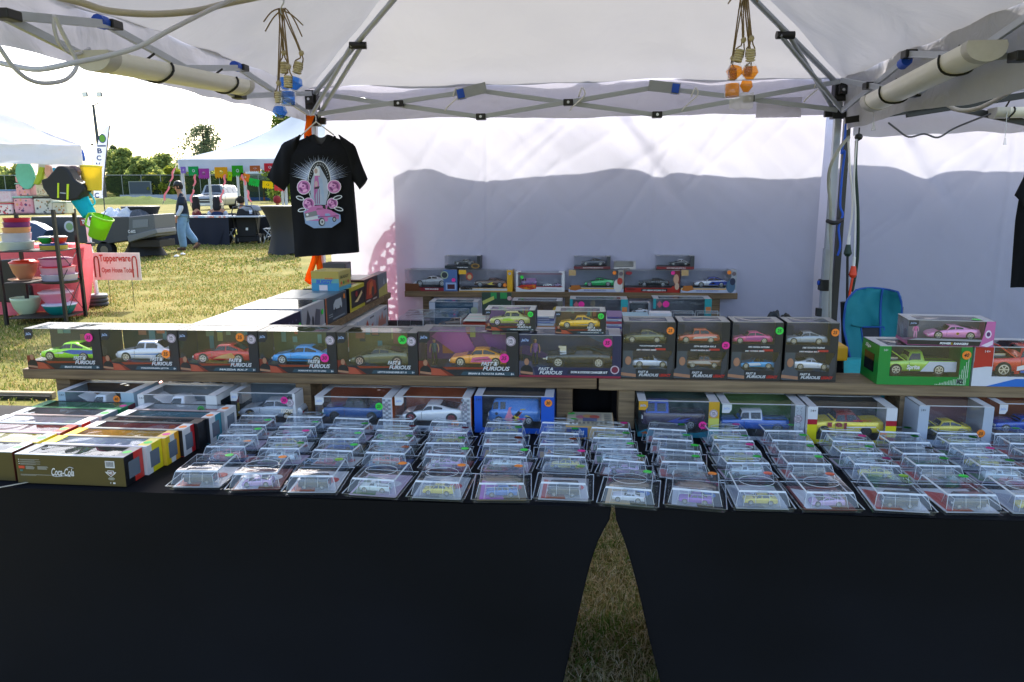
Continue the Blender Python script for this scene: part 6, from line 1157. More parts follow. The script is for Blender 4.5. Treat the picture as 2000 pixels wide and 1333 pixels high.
# standing on the back table, below the plank
Y3 = 4.2; z3 = .762
def teal(t, w, h, d): art(t, [(rect(w*.88, 0, w, h), '2c9aa0'), (rect(w*.9, h*.6, w*.99, h*.78), 'd0804c'), ([(w*.06, h*.84), (w*.11, h*.94), (w*.16, h*.84), (w*.11, h*.74)], 'c06870'), (rect(0, h*.72, w*.05, h), '2c9aa0')])
G8 = 'boxes standing on the back table below the upper plank'
bbox('blue backed box with a low tan racer, under the left end of upper plank', 838, 935, 590, 'aab0bc', '2c5878', 'super', '8a6a50', None, ('o', '', .89, .3), artf=lambda t, w, h, d: art(t, [(rect(0, h*.75, w*.12, h*.98), 'b8bcc8'), (ell(w*.92, h*.72, .02, .02), 'a8b49a'), (rect(w*.95, h*.2, w, h*.4), '2c78c0')]), Y=Y3, zb=z3, grp=G8, band=.12)
bbox('brown backed box with an orange car, right of the green ghostly card', 1000, 1100, 588, '6c685c', '5c4830', 'muscle', 'c0602c', None, None, artf=lambda t, w, h, d: art(t, [(ell(w*.88, h*.72, .02, .02), 'c8a840'), (ell(w*.94, h*.72, .016, .018), '6a6870')]), Y=Y3, zb=z3, grp=G8, band=.12, cx=.4, clen=.5)
bbox('teal edged grey box with a dark red pickup, middle of the back table', 1113, 1228, 585, '50545c', '5c6068', 'pickup', '6a1c34', None, ('p', '', .2, .85), artf=teal, Y=Y3, zb=z3, grp=G8, band=.1, cx=.35, clen=.5)
bbox('teal edged grey box with a white and navy van, right on the back table', 1276, 1392, 584, '50545c', '5c6068', 'van', 'c4c8dc', 'STAR', ('p', '', .22, .85), .14, .1, artf=teal, Y=Y3, zb=z3, grp=G8, band=.1, cx=.5, clen=.42, th=.09)
bbox('small black box with a tiny white race car, between the two teal edged boxes', 1230, 1272, 592, '9a9ca4', '2a2c34', 'super', 'c0c4cc', None, None, Y=Y3+.02, zb=P(1250, 617, Y=Y3).z, grp=G8, band=.1, cx=.1, clen=.8, d=.06)
bbox('plain white window box under the small black box', 1230, 1274, 617, 'd0d2d8', '7c808a', 'sedan', 'b0b4bc', None, None, Y=Y3, zb=z3, grp=G8, band=.3, cx=.1, clen=.6, d=.1)
# carded toy with green ghost colours
a = P(941, 568, Y=4.1); b = P(999, 568, Y=4.1); hh = a.z-.775; t = thing('carded_toy', 'green and black carded toy hanging card, in front of the upper plank', 'carded toy', (a.x, 4.1, .765)); w = b.x-a.x
MB().box(0, 0, 0, w, .003, hh, C('283034')).build('backing_card', t); art(t, [([(0, hh*.62), (w, hh*.7), (w, hh), (0, hh)], '2c4034'), (rect(w*.3, hh*.86, w*.5, hh), '2c8c48'), (rect(w*.62, hh*.86, w*.85, hh), '2c8c48'), ([(w*.02, hh*.8), (w*.4, hh*.92), (w*.42, hh*.84), (w*.04, hh*.72)], 'b0b45c'), ([(w*.2, hh*.5), (w*.7, hh*.65), (w*.7, hh*.72), (w*.2, hh*.66)], '3a8c4c'), (ell(w*.93, hh*.87, .012, .012), 'c8a0a0')])
m = MB(); m.box(w*.18, -.04, hh*.1, w*.8, -.002, hh*.68, CASEP); m.build('blister', t); car(t, 'van', '8c8ca0', w*.5, (w*.26, -.02, hh*.3), n=10); sticker(t, w*.82, hh*.55, .013, 'p', '', y=-.045)
m = MB()
# ghosts of stacked cards and little cases on the back table
G9 = 'stacked carded toys on the back table'
def cardstack(label, px0, px1, pyt, Y, n, cols, dep=.2):
    a = P(px0, pyt, Y=Y); b = P(px1, pyt, Y=Y); w = b.x-a.x; H = a.z-z3; e = H/n; t = thing('card_stack', label, 'stack of toys', (a.x, Y, z3), 0, G9); r = random.Random(px0)
    for k in range(n):
        c = cols[k % len(cols)]; dx = r.uniform(-.004, .004); m = MB(); m.box(dx, r.uniform(0, .006), e*k, w+dx, dep, e*(k+.82), C(c)); m.box(dx+w*.02, .0, e*(k+.3), w*.75+dx, .0008, e*(k+.5), C(r.choice(['d8d8dc', '8a8c98', 'c86c3c', '3c5cb0']))) if True else 0; m.build('carded_toy', t, bevel=.0006)
    return t
cc_ = ['c8ccd8', 'd8d4cc', '4a5ca0', 'd0d4e0', '2a2c34', 'b87890', 'e0e0e4', '1e2026']
cardstack('tall stack of carded toys seen between the two small top boxes', 1046, 1083, 617, 3.85, 12, ['1c1e24', '22242a', '16181c', '2a2c34', 'cfd2dc', '4a5ca0', 'd8d4cc', 'c8986a', 'd0d4e0', 'b8bcd0', '6a6c98', 'e0dcd4'])
cardstack('tall stack of carded toys right of the small yellow coupe box', 1185, 1216, 618, 3.85, 12, ['1c1e24', '16181c', '22242a', 'd08868', 'cfd2dc', 'b87890', 'd8d4cc', '6a5ca0', 'd0d4e0', 'c85a70', 'dcdce0', '8a6c98'])
cardstack('pale blue and orange flat boxes behind the twin packs', 1214, 1270, 618, 4.0, 8, ['c8d8e0', 'd8dce4', 'e08858', 'a8c8d8'], .16)
t = cardstack('red fronted flat boxes beside the clear case behind the orange car box', 904, 950, 628, 3.9, 3, ['9c3020', '8a2c20', 'a03828'], .25); flat(t, P(904, 628, Y=3.9).z-z3+.001, [(rect(0, .0, P(950, 628, Y=3.9).x-P(904, 628, Y=3.9).x, .25), 'd8dcd8')]+[(rect(.0, .03+.05*k, .12, .045+.05*k), ('a8c8b0', 'd8b8a8')[k % 2]) for k in range(4)], name='top_card', dz=.0003)
a = P(1270, 612, Y=3.95); t = thing('model_box', 'white box with a red flame line emblem, standing behind the twin packs', 'boxed toy', (a.x, 3.95, z3)); w = P(1312, 612, Y=3.95).x-a.x; h = a.z-z3; MB().box(0, 0, 0, w, .08, h, C('dcdce4')).build('carton', t, bevel=.001); m = MB(); m.text('HOT WHEELS', w*.12, h*.8, w*.65, h*.1, -.001, mat('b02c28', .4), .02, .3); m.add([(w*.1, -.001, h*.76), (w*.9, -.001, h*.8), (w*.7, -.001, h*.9), (w*.95, -.001, h*.84), (w*.8, -.001, h*.77)], [(0, 1, 2, 3, 4)], mat('c83838', .4)); m.build('lettering', t)
def minicase(label, px0, px1, pyt, Y, cc, base='2a2c30', n=1, d=.08, hcase=None):
    a = P(px0, pyt, Y=Y); b = P(px1, pyt, Y=Y); w = b.x-a.x; h = hcase or a.z-z3; t = thing('display_case', label, 'display case', (a.x, Y, a.z-h if hcase else z3), 0); m = MB(); m.box(0, 0, 0, w, d, h*.3, C(base)); m.build('base', t, bevel=.001)
    m = MB(); m.box(.002, .002, h*.3, w-.002, d-.002, h, CASEP)
    for x in (.002, w-.002):
        for y in (.002, d-.002): m.tube([(x, y, h*.3), (x, y, h)], .0008, EDGEP, 4, 0)
    for y in (.002, d-.002): m.tube([(.002, y, h), (w-.002, y, h)], .0008, EDGEP, 4, 0)
    m.build('clear_cover', t); car(t, 'coupe', cc, min(w*.8, .09), (w*.1, d*.45, h*.31), n=12); return t
minicase('clear display case with a pale car, behind the second twin pack', 1314, 1358, 612, 4.0, 'b8c4d8', 'c8ccd4')
minicase('clear display case with a bright green car, behind the third twin pack', 1362, 1408, 612, 4.0, '6ac83c')
minicase('wide clear case on a grey base behind the orange car box', 826, 900, 620, 3.86, '1c1e24', '8a94a0', d=.3)
minicase('clear case at the left end of the back table with an orange dot', 775, 826, 622, 3.9, '3c4048', '6c7078', d=.3)
# black crumpled bag behind the third twin pack
def lump(name, label, cat, c, px0, px1, pyt, Y, z0, matl, seed, dep=.12, grp=None):
    a = P(px0, pyt, Y=Y); b = P(px1, pyt, Y=Y); w = b.x-a.x; H = a.z-z0
    o = MB().grid(lambda u, v: (a.x+w*u, Y-dep/2+dep*v, z0+H*max(0.02, (math.sin(math.pi*v)**.5)*(math.sin(math.pi*u)**.4)*(1+.5*fbm(u*4, v*4, seed)))), 24, 12, matl, False).build(name); return tag(o, label, cat, grp)
lump('cloth_bag', 'black crumpled bag lying behind the tall twin packs', 'bag', 0, 1484, 1570, 618, 2.75, .98, mat('101114', .5, bump=.4), 3)
o = MB().box(P(1484, 650, Y=2.68).x, 2.68, .762, P(1640, 650, Y=2.68).x, 2.84, .985, C('24262c')).build('storage_box', bevel=.004); tag(o, 'dark plastic box behind the twin packs holding the crumpled bag', 'box')
t = thing('yellow_case', 'yellow plastic case edge sticking out right of the last twin pack', 'case', P(1636, 690, Y=2.62)); MB().box(-.12, 0, -.028, .035, .12, .022, mat('e0a818', .4)).build('case_lid', t, bevel=.006); MB().box(-.11, .01, -.2, .0, .11, -.029, mat('1c1d20', .5)).build('case_body', t, bevel=.006)
# ================================================================ camp chair
cc = thing('camp_chair', 'teal folding camp chair with blue piping and grey mesh back, right of the pole', 'chair', (P(1705, 700, Y=3.6).x, 3.6, 0)); ox = cc.location
TEAL = mat('0e7c88', .75, var=.1, vs=6, bump=.3, bs=20); NAVY = mat('1452a0', .6)
def cq(x, y, Y): p = P(x, y, Y=Y)-ox; return p
outl = [(1664, 566), (1690, 559), (1725, 560), (1758, 570), (1762, 600), (1759, 640), (1752, 700), (1745, 760), (1690, 800), (1668, 720), (1650, 650), (1648, 610), (1653, 580)]
def cf(u, v):
    yy = 562+v*(238); 
    xl = interp([(0, 1672), (.03, 1663), (.1, 1652), (.3, 1647), (.6, 1662), (1, 1680)], v); xr = interp([(0, 1754), (.04, 1760), (.3, 1762), (.6, 1753), (1, 1745)], v)
    x = xl+(xr-xl)*u; y = yy+(1-v)*(9*u**3+5*(1-u)**6); return cq(x, y, 3.62+.05*math.sin(math.pi*u)-.10*v+.012*math.sin(u*11+v*7)*(1-v)+.02*fbm(u*3, v*4, 6))
MB().grid(cf, 24, 24, TEAL).build('back_rest', cc, solid=.006)
def cf2(u, v): x = 1679+45*u+10*v*(1-u); y = 638+70*v; p = cq(x, y, 3.62+.05-.10*(.3+.3*v)); return (p.x, p.y-.012, p.z)
MB().tube([cf(.13+.5*k/8, .3+.02*math.sin(k*.4))+Vector((0, -.008, 0)) for k in range(9)], .004, mat('0c6c74', .8), 5, 1).build('seam', cc)
for pts in ([cf2(u/6, 0) for u in range(7)], [cf2(0, v/6) for v in range(7)], [cf2(1, v/6) for v in range(7)]): MB().tube([Vector(q)+Vector((0, -.004, 0)) for q in pts], .004, NAVY, 5, 1).build('piping', cc)
MB().grid(cf2, 8, 8, mat('3e3e44', .9, bump=.5, bs=300)).build('mesh_panel', cc)
for pts in ([cf(u/12, 0) for u in range(13)], [cf(0, v/12) for v in range(10)], [cf(1, v/12) for v in range(10)], [cf(.62, v/8)+Vector((0, -.006, 0)) for v in range(6)]): MB().tube(pts, .005, NAVY, 6, 2).build('piping', cc)
MB().grid(lambda u, v: cq(1648+110*u, 700+60*v*(1-u*.3), 3.45-.35*v), 10, 8, mat('1aa0ac', .75, bump=.3, bs=20)).build('seat', cc, solid=.006)
for x0, y0, x1, y1 in ((1650, 700, 1690, 900), (1755, 700, 1700, 900), (1646, 590, 1650, 720), (1760, 600, 1752, 720)):
    MB().cyl(cq(x0, y0, 3.66), cq(x1, y1, 3.66), .011, .011, mat('16171a', .4), 8).build('frame_tube', cc)
MB().box(cq(1640, 0, 3.6).x, .0, cq(0, 604, 3.6).z, cq(1650, 0, 3.6).x, .03, cq(0, 590, 3.6).z, BLACK).build('buckle', cc)
# ================================================================ black shirts
SHM = mat('131419', .85, spec=.2, var=.2, vs=8, bump=.25, bs=30); SHI = mat('4c4c52', .9)
def shirt(label, dx, Y, withprint, sc=1.0):
    def S(x, y, dy=0): p = P(x+dx, y, Y=Y); return Vector((p.x, Y+dy, p.z))
    org = S(628, 262); t = thing('tshirt', label, 't-shirt', org)
    def dep(x, y): q = max(0, 1-((x-636)/74)**2); return -.045*q**.5*min(1, (y-262)/40) + .006*math.sin(x*.13+.02*y)*(min(1, max(0, y-430)/50)+.25)
    def xl(y): return interp([(255, 598), (266, 585), (280, 565), (362, 568), (420, 573), (502, 580)], y)
    def xr(y): return interp([(255, 660), (266, 668), (280, 690), (362, 690), (430, 696), (493, 701)], y)
    def top(u): 
        s = abs(2*u-1); return 262+4*s**3*2.0+(22*(1-(s/.42)**2)**.6 if s < .42 else 0)
    def topb(u): 
        s = abs(2*u-1); return 262+4*s**3*2.0+(7*(1-(s/.42)**2) if s < .42 else 0)
    m = MB()
    def fr(u, v, tp=top, sg=1):
        y0 = tp(u); y = y0+(502-9*u-y0)*v; yy = y; a, b = xl(yy), xr(yy)
        if v < .05: a, b = interp([(0, 598), (.05, xl(y))], v), interp([(0, 655), (.05, xr(y))], v)
        x = a+(b-a)*u; return S(x, y, dep(x, y)*sg)-org
    m.grid(fr, 44, 44, SHM); m.grid(lambda u, v: fr(u, v, topb, -.5), 30, 20, SHI)
    m.build('body', t)
    for q in ([(588, 264), (552, 281), (523, 346), (557, 374), (571, 352)], [(664, 264), (694, 284), (719, 350), (704, 371), (688, 350)]):
        m = MB(); a, b, c, d, e = q
        def sl(u, v, sg=1):
            L1 = (a[0]+(b[0]-a[0])*min(1, u*3), a[1]+(b[1]-a[1])*min(1, u*3)) if u < .333 else (b[0]+(c[0]-b[0])*(u-.333)/.667, b[1]+(c[1]-b[1])*(u-.333)/.667)
            L2 = (a[0]+(e[0]-a[0])*u*.8+0, a[1]+(e[1]-a[1])*min(1, u*1.0)) if u < .5 else (e[0]+(d[0]-e[0])*(u-.5)*2, e[1]+(d[1]-e[1])*(u-.5)*2)
            if u < .5: L2 = (a[0]+(e[0]-a[0])*u*2, a[1]+(e[1]-a[1])*u*2)
            x = L1[0]+(L2[0]-L1[0])*v; y = L1[1]+(L2[1]-L1[1])*v; return S(x, y, -.022*math.sin(math.pi*v)*sg-.012+.004*math.sin(x*.3))-org
        m.grid(sl, 14, 8, SHM); m.grid(lambda u, v: sl(u, v, -1), 14, 6, SHI); m.build('sleeve', t)
    m = MB(); m.tube([S(x, 262+(23*(1-((x-628)/29)**2)**.6 if abs(x-628) < 29 else 0), dep(x, 270)-.003)-org for x in range(600, 658, 4)], .007, SHM, 6, 1); m.build('collar', t)
    m = MB(); a = S(616, 278, .02)-org; b = S(624, 286, .02)-org; m.box(a.x, .012, b.z, b.x, .014, a.z, WHITE); m.build('neck_tag', t)
    return t, S, dep, org
ts, S, dep, org = shirt('black t-shirt on a hanger with a pink and pale blue robed figure, roses and car', 0, 4.36, True)
m = MB(); k_ = [0]
def sp(pts, c, glow=False):
    """one printed patch that follows the cloth"""
    k_[0] += 1; o_ = .0035+.00012*k_[0]; cx_ = sum(p[0] for p in pts)/len(pts); cy_ = sum(p[1] for p in pts)/len(pts)
    f = lambda x, y: S(x, y, dep(x, y)-o_)-org
    n = len(pts); v = [f(*p) for p in pts]+[f((p[0]+cx_)/2, (p[1]+cy_)/2) for p in pts]+[f(cx_, cy_)]
    m.add(v, [(i, (i+1) % n, n+(i+1) % n, n+i) for i in range(n)]+[(n+i, n+(i+1) % n, 2*n) for i in range(n)], mat(c, .7))
def ell2(x, y, rx, ry, n=18, a=0): return [(x+rx*math.cos(2*math.pi*i/n)*math.cos(a)-ry*math.sin(2*math.pi*i/n)*math.sin(a), y+rx*math.cos(2*math.pi*i/n)*math.sin(a)+ry*math.sin(2*math.pi*i/n)*math.cos(a)) for i in range(n)]
for rr, c in ((1.0, '1c2436'), (.86, '34425e'), (.74, '5a6c94')): sp(ell2(629, 352, 38*rr, 36*rr, 28), c)
for i in range(46):
    a = math.pi*(-.08-.84*i/45); r1 = 48+(i % 3)*4+(8 if i < 8 or i > 37 else 0); c, s_ = math.cos(a), math.sin(a); q = .8 if i % 3 else 1.3
    sp([(629+c*24-s_*q, 358+s_*28+c*q), (629+c*24+s_*q, 358+s_*28-c*q), (629+c*r1, 358+s_*r1*.98)], 'c8d4ee' if i % 2 else '98a8cc')
sp(ell2(630, 358, 23, 43, 26), 'dfe4f0'); sp(ell2(630, 358, 21.5, 41.5, 26), '14161c')
for i in range(40):
    a = 2*math.pi*i/40; c, s_ = math.cos(a), math.sin(a); sp([(630+c*17-s_*.4, 358+s_*35+c*.4), (630+c*17+s_*.4, 358+s_*35-c*.4), (630+c*21, 358+s_*41)], 'd8deec')
sp([(620, 340), (623, 327), (631, 325), (637, 336), (646, 352), (648, 376), (643, 400), (616, 400), (613, 372), (615, 352)], 'a8b4cc'); sp([(622, 342), (631, 342), (633, 370), (634, 399), (620, 399), (620, 366)], 'c070b0'); sp([(628, 345), (636, 350), (640, 380), (638, 399), (632, 399), (631, 368)], '9cb0d0')
sp([(619, 333), (625, 325), (631, 331), (631, 344), (621, 344)], 'd8dce8'); sp(ell2(624, 335, 3.2, 5), 'b09a98'); sp(ell2(624.5, 360, 3, 6), 'c8a8b4'); sp([(621, 366), (631, 364), (630, 369), (621, 370)], '3a2c40')
for i in (622, 626, 630): sp([(i, 370), (i+1, 370), (i+1.4, 398), (i-.4, 398)], '8c4c88')
for (x, y, r_) in ((600, 366, 14.5), (659, 365, 13.5), (610, 398, 12), (656, 397, 10.5)):
    sp(ell2(x, y, r_, r_, 14), 'dfd8e8'); sp(ell2(x, y, r_*.9, r_*.9, 14), 'c478b8')
    for k in range(5): a = k*1.25; sp(ell2(x+math.cos(a)*r_*.5, y+math.sin(a)*r_*.5, r_*.4, r_*.16, 10, a+1.5), ('7a3c78', 'e0a8d4')[k % 2])
    sp(ell2(x-1, y-2, r_*.32, r_*.28, 10), 'e0a0d4'); sp(ell2(x-1, y-2, r_*.16, r_*.14, 8), '8c4488')
for x, y, a in ((593, 387, .3), (666, 386, -.3), (597, 410, -.2), (668, 408, .3)): sp(ell2(x, y, 9, 4, 12, a), 'd8dee8'); sp(ell2(x, y, 7, 2.4, 12, a), '20242c')
sp([(600, 412), (625, 404), (655, 412), (671, 419), (672, 432), (655, 444), (620, 445), (604, 436)], '8aa4d0')
sp([(602, 414), (622, 402), (646, 400), (656, 412), (669, 420), (668, 428), (645, 432), (606, 430)], 'c274ae'); sp([(623, 409), (627, 400), (643, 400), (644, 408)], '1a1c24'); sp([(646, 408), (648, 401), (655, 411)], '20222c'); sp([(602, 417), (625, 411), (628, 420), (604, 425)], '7c8088'); sp(ell2(608, 419, 2.4, 2.4, 10), 'e0e4ec'); sp([(603, 425), (628, 421), (629, 427), (606, 431)], 'c8ccd8')
sp(ell2(636, 433, 6.5, 8, 14), '14161a'); sp(ell2(637, 433, 4.6, 6, 14), 'b8bcc4'); sp(ell2(637, 433, 2, 2.6, 10), '50545c'); sp(ell2(660, 428, 3.6, 5, 12), '14161a'); sp(ell2(660, 428, 2.2, 3.2, 12), 'a8acb4')
sp([(628, 422), (668, 420), (668, 422), (629, 425)], '8c4c88')
m.build('printed_picture', ts)
m = MB(); h0 = P(617, 238, Y=4.37); m.tube([P(585, 268, Y=4.37), h0, P(652, 264, Y=4.37)], .004, mat('d8d8dc', .4), 6, 0); m.tube([h0, h0+Vector((0, 0, .03)), h0+Vector((-.02, 0, .045)), h0+Vector((-.03, 0, .03))], .0025, CHROME, 6); tag(m.build('clothes_hanger'), 'white hanger holding the printed black shirt on the left pole', 'hanger')
t2 = thing('tshirt', 'black shirt with white print on its side, cut off by the right edge', 't-shirt', P(1995, 330, Y=3.9)); o2_ = t2.location
def S2(x, y, dy=0): p = P(x, y, Y=3.9); return Vector((p.x, 3.9+dy, p.z))-o2_
MB().grid(lambda u, v: S2(interp([(0, 2004), (.3, 1990), (.45, 1984), (1, 1972)], v)+70*u, 322+(562-322)*v-6*u, -.04*math.sin(math.pi*min(1, u*1.0))+.006*math.sin(u*20+v*4)), 20, 24, SHM).build('body', t2)
MB().grid(lambda u, v: S2(interp([(0, 2001), (.5, 1986), (1, 1970)], v)+(34-20*v)*u, 318+(382-318)*v+26*u*v, -.05-.02*math.sin(math.pi*u)), 8, 10, SHM).build('sleeve', t2, solid=.003)
m = MB(); 
for k, (y, w_) in enumerate(((462, 6), (470, 9), (480, 5), (489, 10), (500, 7), (509, 10))): a = S2(1997, y, -.052); b = S2(1997+w_, y+4, -.052); m.box(a.x, -.056, b.z, b.x+.02, -.054, a.z, mat('c8ccd4', .6))
m.build('printed_picture', t2)
# ================================================================ kitchenware stall on the left
A0 = P(130, 632, Z=0); B0 = P(168, 620, Z=0); C0 = P(14, 636, Z=0); D0 = C0+(B0-A0)
rk = thing('storage_rack', 'black metal rack of colourful bowls under the left canopy', 'rack', C0); RK = mat('141418', .4)
def g0(p, z): return Vector((p.x-C0.x, p.y-C0.y, z))
ztop = P(108, 410, Y=A0.y).z
for p in (A0, B0, C0, D0): MB().bar(g0(p, 0), g0(p, ztop), .035, .035, RK, (0, 1, 0)).build('post', rk)
zsh = [P(128, y, Y=A0.y).z for y in (619, 551, 490, 418)]
for z in zsh:
    m = MB(); a, b, c, d = g0(A0, z), g0(B0, z), g0(D0, z), g0(C0, z)
    ext = (c-b)*.0; m.add([a, b, c, d, a-Vector((0, 0, .012)), b-Vector((0, 0, .012)), c-Vector((0, 0, .012)), d-Vector((0, 0, .012))], [(0, 1, 2, 3), (7, 6, 5, 4), (0, 4, 5, 1), (1, 5, 6, 2), (2, 6, 7, 3), (3, 7, 4, 0)], mat('2a2422', .6)); m.build('shelf', rk)
for s0, s1 in ((0, 1), (1, 2)):
    m = MB(); m.tube([g0(A0, zsh[s0]), g0(B0, zsh[s1])], .004, RK, 4, 0); m.tube([g0(B0, zsh[s0]), g0(A0, zsh[s1])], .004, RK, 4, 0); m.build('cross_wire', rk)
YR = (A0.y+B0.y)/2
def bowl(label, px, pyb, pyt, rpx, shape, c, lid=None, Y=None, name='bowl', cat='bowl', extra=None, tilt=None, grp=None, c2=None):
    Y = Y or YR; p = P(px, pyb, Y=Y); r = rpx*Y/FPX; h = P(px, pyt, Y=Y).z-p.z; t = thing(name, label, cat, p, 0, grp or 'kitchenware on the black rack'); M = mat(c, .35, var=.02)
    pr = {'bowl': [(0, 0), (.45, 0), (.5, .03), (.8, .4), (.97, .85), (1, 1), (.96, 1), (.9, .8), (.4, .08), (0, .06)], 'tub': [(0, 0), (.88, 0), (.92, .05), (1, .95), (1.03, 1), (.97, 1), (.9, .1), (0, .08)], 'plate': [(0, 0), (.6, 0), (1, .8), (1, 1), (.6, .3), (0, .3)], 'cup': [(0, 0), (.72, 0), (.76, .03), (.98, .97), (1.02, 1), (.94, .98), (.72, .06), (0, .05)]}[shape]
    MB().lathe([(a*r, b*h*(1 if not lid else .86)) for a, b in pr], M, 28).build('body', t)
    if lid: MB().lathe([(r*1.04, h*.84), (r*1.05, h*.9), (r*.85, h*.95), (r*.8, h), (0, h*1.0)], mat(lid, .35), 28).build('lid', t)
    if tilt: t.rotation_euler = tilt
    if c2: MB().lathe([(r*1.01*a, h*b) for a, b in c2[0]], mat(c2[1], .4), 28).build('band', t)
    return t
bowl('large pale green bowl at the bottom left of the rack', 54, 615, 581, 29, 'bowl', 'b8ccae'); bowl('thin orange plate under the pale green bowl', 66, 619, 613, 30, 'plate', 'e88c3c', name='plate', cat='plate')
bowl('teal green bowl at the bottom right of the rack', 119, 616, 591, 32, 'bowl', '107878', 'c8c4d4'); bowl('pink bowl stacked on the teal green bowl', 112, 595, 567, 32, 'bowl', 'd87c98', 'e8b8c4')
bowl('brown bowl with a red lid on the middle left shelf', 50, 546, 508, 26, 'bowl', 'b87c5c', 'd83c24'); bowl('flat red and cream plate under the brown bowl', 50, 550, 544, 31, 'plate', 'd8a888', name='plate', cat='plate')
bowl('white tub with a black base on the middle right shelf', 118, 552, 535, 34, 'tub', 'c8c0d4', name='tub', cat='tub', c2=([(1, .0), (1.03, .3)], '2a2a2c')); bowl('pale pink tub with a red rim, above the black based tub', 114, 535, 519, 33, 'tub', 'dfa8c0', 'd42c3c', name='tub', cat='tub'); bowl('pink tub with a purple lid, topmost on the middle right shelf', 111, 519, 503, 31, 'tub', 'd890b8', '9c2c64', name='tub', cat='tub')
bowl('blue patterned dish on the upper right shelf', 106, 490, 476, 26, 'tub', '3c58b0', None, name='dish', cat='dish', c2=([(.96, .15), (1.0, .8)], 'b8a040')); bowl('small green bowl with a white rim, upper shelf', 90, 477, 462, 14, 'bowl', '2c9c3c', 'dcdce4', grp='small bowls'); bowl('small red bowl with a white lid, upper shelf', 117, 477, 461, 15, 'bowl', 'c82c24', 'e0dce0', grp='small bowls')
for k, (py, pt, c, lab) in enumerate(((489, 472, 'd0dcd4', 'lowest plastic wrapped stack on the upper left shelf'), (472, 455, 'c8c8d8', 'grey wrapped bundle in the upper left stack'), (455, 444, 'e0a878', 'yellow edged wrapped bundle in the upper left stack'), (444, 434, '7c3c8c', 'purple and yellow bowl in the upper left stack'), (434, 426, 'd83c5c', 'red bowl on top of the upper left stack'))): bowl(lab, 33, py, pt, (33, 28, 26, 25, 25)[k], 'tub', c, name='wrapped_bowl', cat='bowl')
# top shelf canisters (square tubs)
def canister(label, px0, px1, pyb, pyt, c, lidc, spots, Y=None):
    Y = Y or YR; a = P(px0, pyb, Y=Y); b = P(px1, pyb, Y=Y); w = b.x-a.x; h = P(px0, pyt, Y=Y).z-a.z; t = thing('canister', label, 'canister', a, 0, 'printed canisters on top of the rack')
    MB().box(0, 0, 0, w, w*.8, h*.9, mat(c, .4)).build('body', t, bevel=w*.08); MB().box(-w*.02, -w*.02, h*.905, w*1.02, w*.82, h, mat(lidc, .4)).build('lid', t, bevel=w*.03)
    r = random.Random(px0*7+pyb); m = MB()
    for k in range(16): m.disc(w*r.uniform(.12, .88), h*r.uniform(.08, .8), w*r.uniform(.03, .07), -.0015-.0001*k, mat(r.choice(spots), .5), 7)
    m.build('pattern', t); return t
SP = ['6a3c78', '2c3050', 'd86c84', 'e8a878', '3c7c8c']; SB = ['a8845c', '5c5860', 'd8a078', '8c8c74']
canister('lower pink patterned canister with a mint lid', 29, 66, 418, 384, 'e8a8b4', '8cc8c0', SP); canister('middle pink patterned canister with a mint lid', 32, 60, 383, 358, 'e8a8b4', '8cc8c0', SP); canister('top pink patterned canister with a mint lid', 30, 55, 357, 343, 'e8a4b0', '8cc8c0', SP)
canister('white canister with animal print and a dark lid', 68, 104, 419, 384, 'e0dcd0', '34302c', SB); canister('white canister with fox print and a mint edge', 104, 131, 418, 394, 'e4ddc8', 'c8dcd4', ['d08850', 'c8a030', '9c8c70']); canister('small cream canister standing behind the white ones', 71, 96, 383, 358, 'e8dcc8', 'd8c8a8', SB)
canister('white canister with red spots at the left end', -4, 25, 420, 397, 'e8dce0', 'c83c54', ['c83c54', '3c3c50']); canister('clear blue lidded canister at the left end', -4, 24, 396, 371, 'd8c8dc', '6c9cd4', ['d8b8d0'])
# hanging things
def pitcher(label, px, py, r_px, h_px, c, ang, Y, handle=1):
    p = P(px, py, Y=Y); s = Y/FPX; r = r_px*s; h = h_px*s; t = thing('pitcher', label, 'pitcher', p, 0, 'pitchers hanging from the left canopy'); t.rotation_euler = (0, ang, 0); M = cloth('plastic_'+c, c, .35, bump=0)
    MB().lathe([(0, -h/2), (r*.78, -h/2), (r*.82, -h*.47), (r, h*.46), (r*1.04, h*.5), (r*.97, h*.49), (r*.78, -h*.44), (0, -h*.44)], M, 26).build('body', t)
    MB().lathe([(r*.98, h*.42), (r*1.08, h*.45), (r*1.08, h*.5), (r*1.0, h*.51)], mat(c, .35), 26).build('rim', t)
    if handle: MB().tube([(handle*r*.95, 0, h*.38), (handle*r*1.5, 0, h*.36), (handle*r*1.5, 0, -h*.15), (handle*r*.85, 0, -h*.2)], r*.11, mat(c, .35), 7).build('handle', t)
    MB().tube([(0, 0, h*.5), (.01, 0, h*.5+.08)], .004, BLACK, 4, 0).build('hanging_cord', t); return t
YP = YR-.1
pitcher('yellow bucket shaped pitcher hanging at the corner of the left canopy', 182, 348, 17.5, 50, 'f0dc50', R(2), YP, 0); pitcher('yellow pitcher half hidden behind the bright yellow one', 166, 345, 8, 44, 'd8c860', R(2), YP+.15, 0)
pitcher('turquoise pitcher hanging tilted below the black bag', 163, 401, 17, 46, '2cc0d8', R(-28), YP, 1); pitcher('lime green pitcher hanging tilted lowest of all', 195, 444, 20, 46, '90d030', R(24), YP-.1, -1)
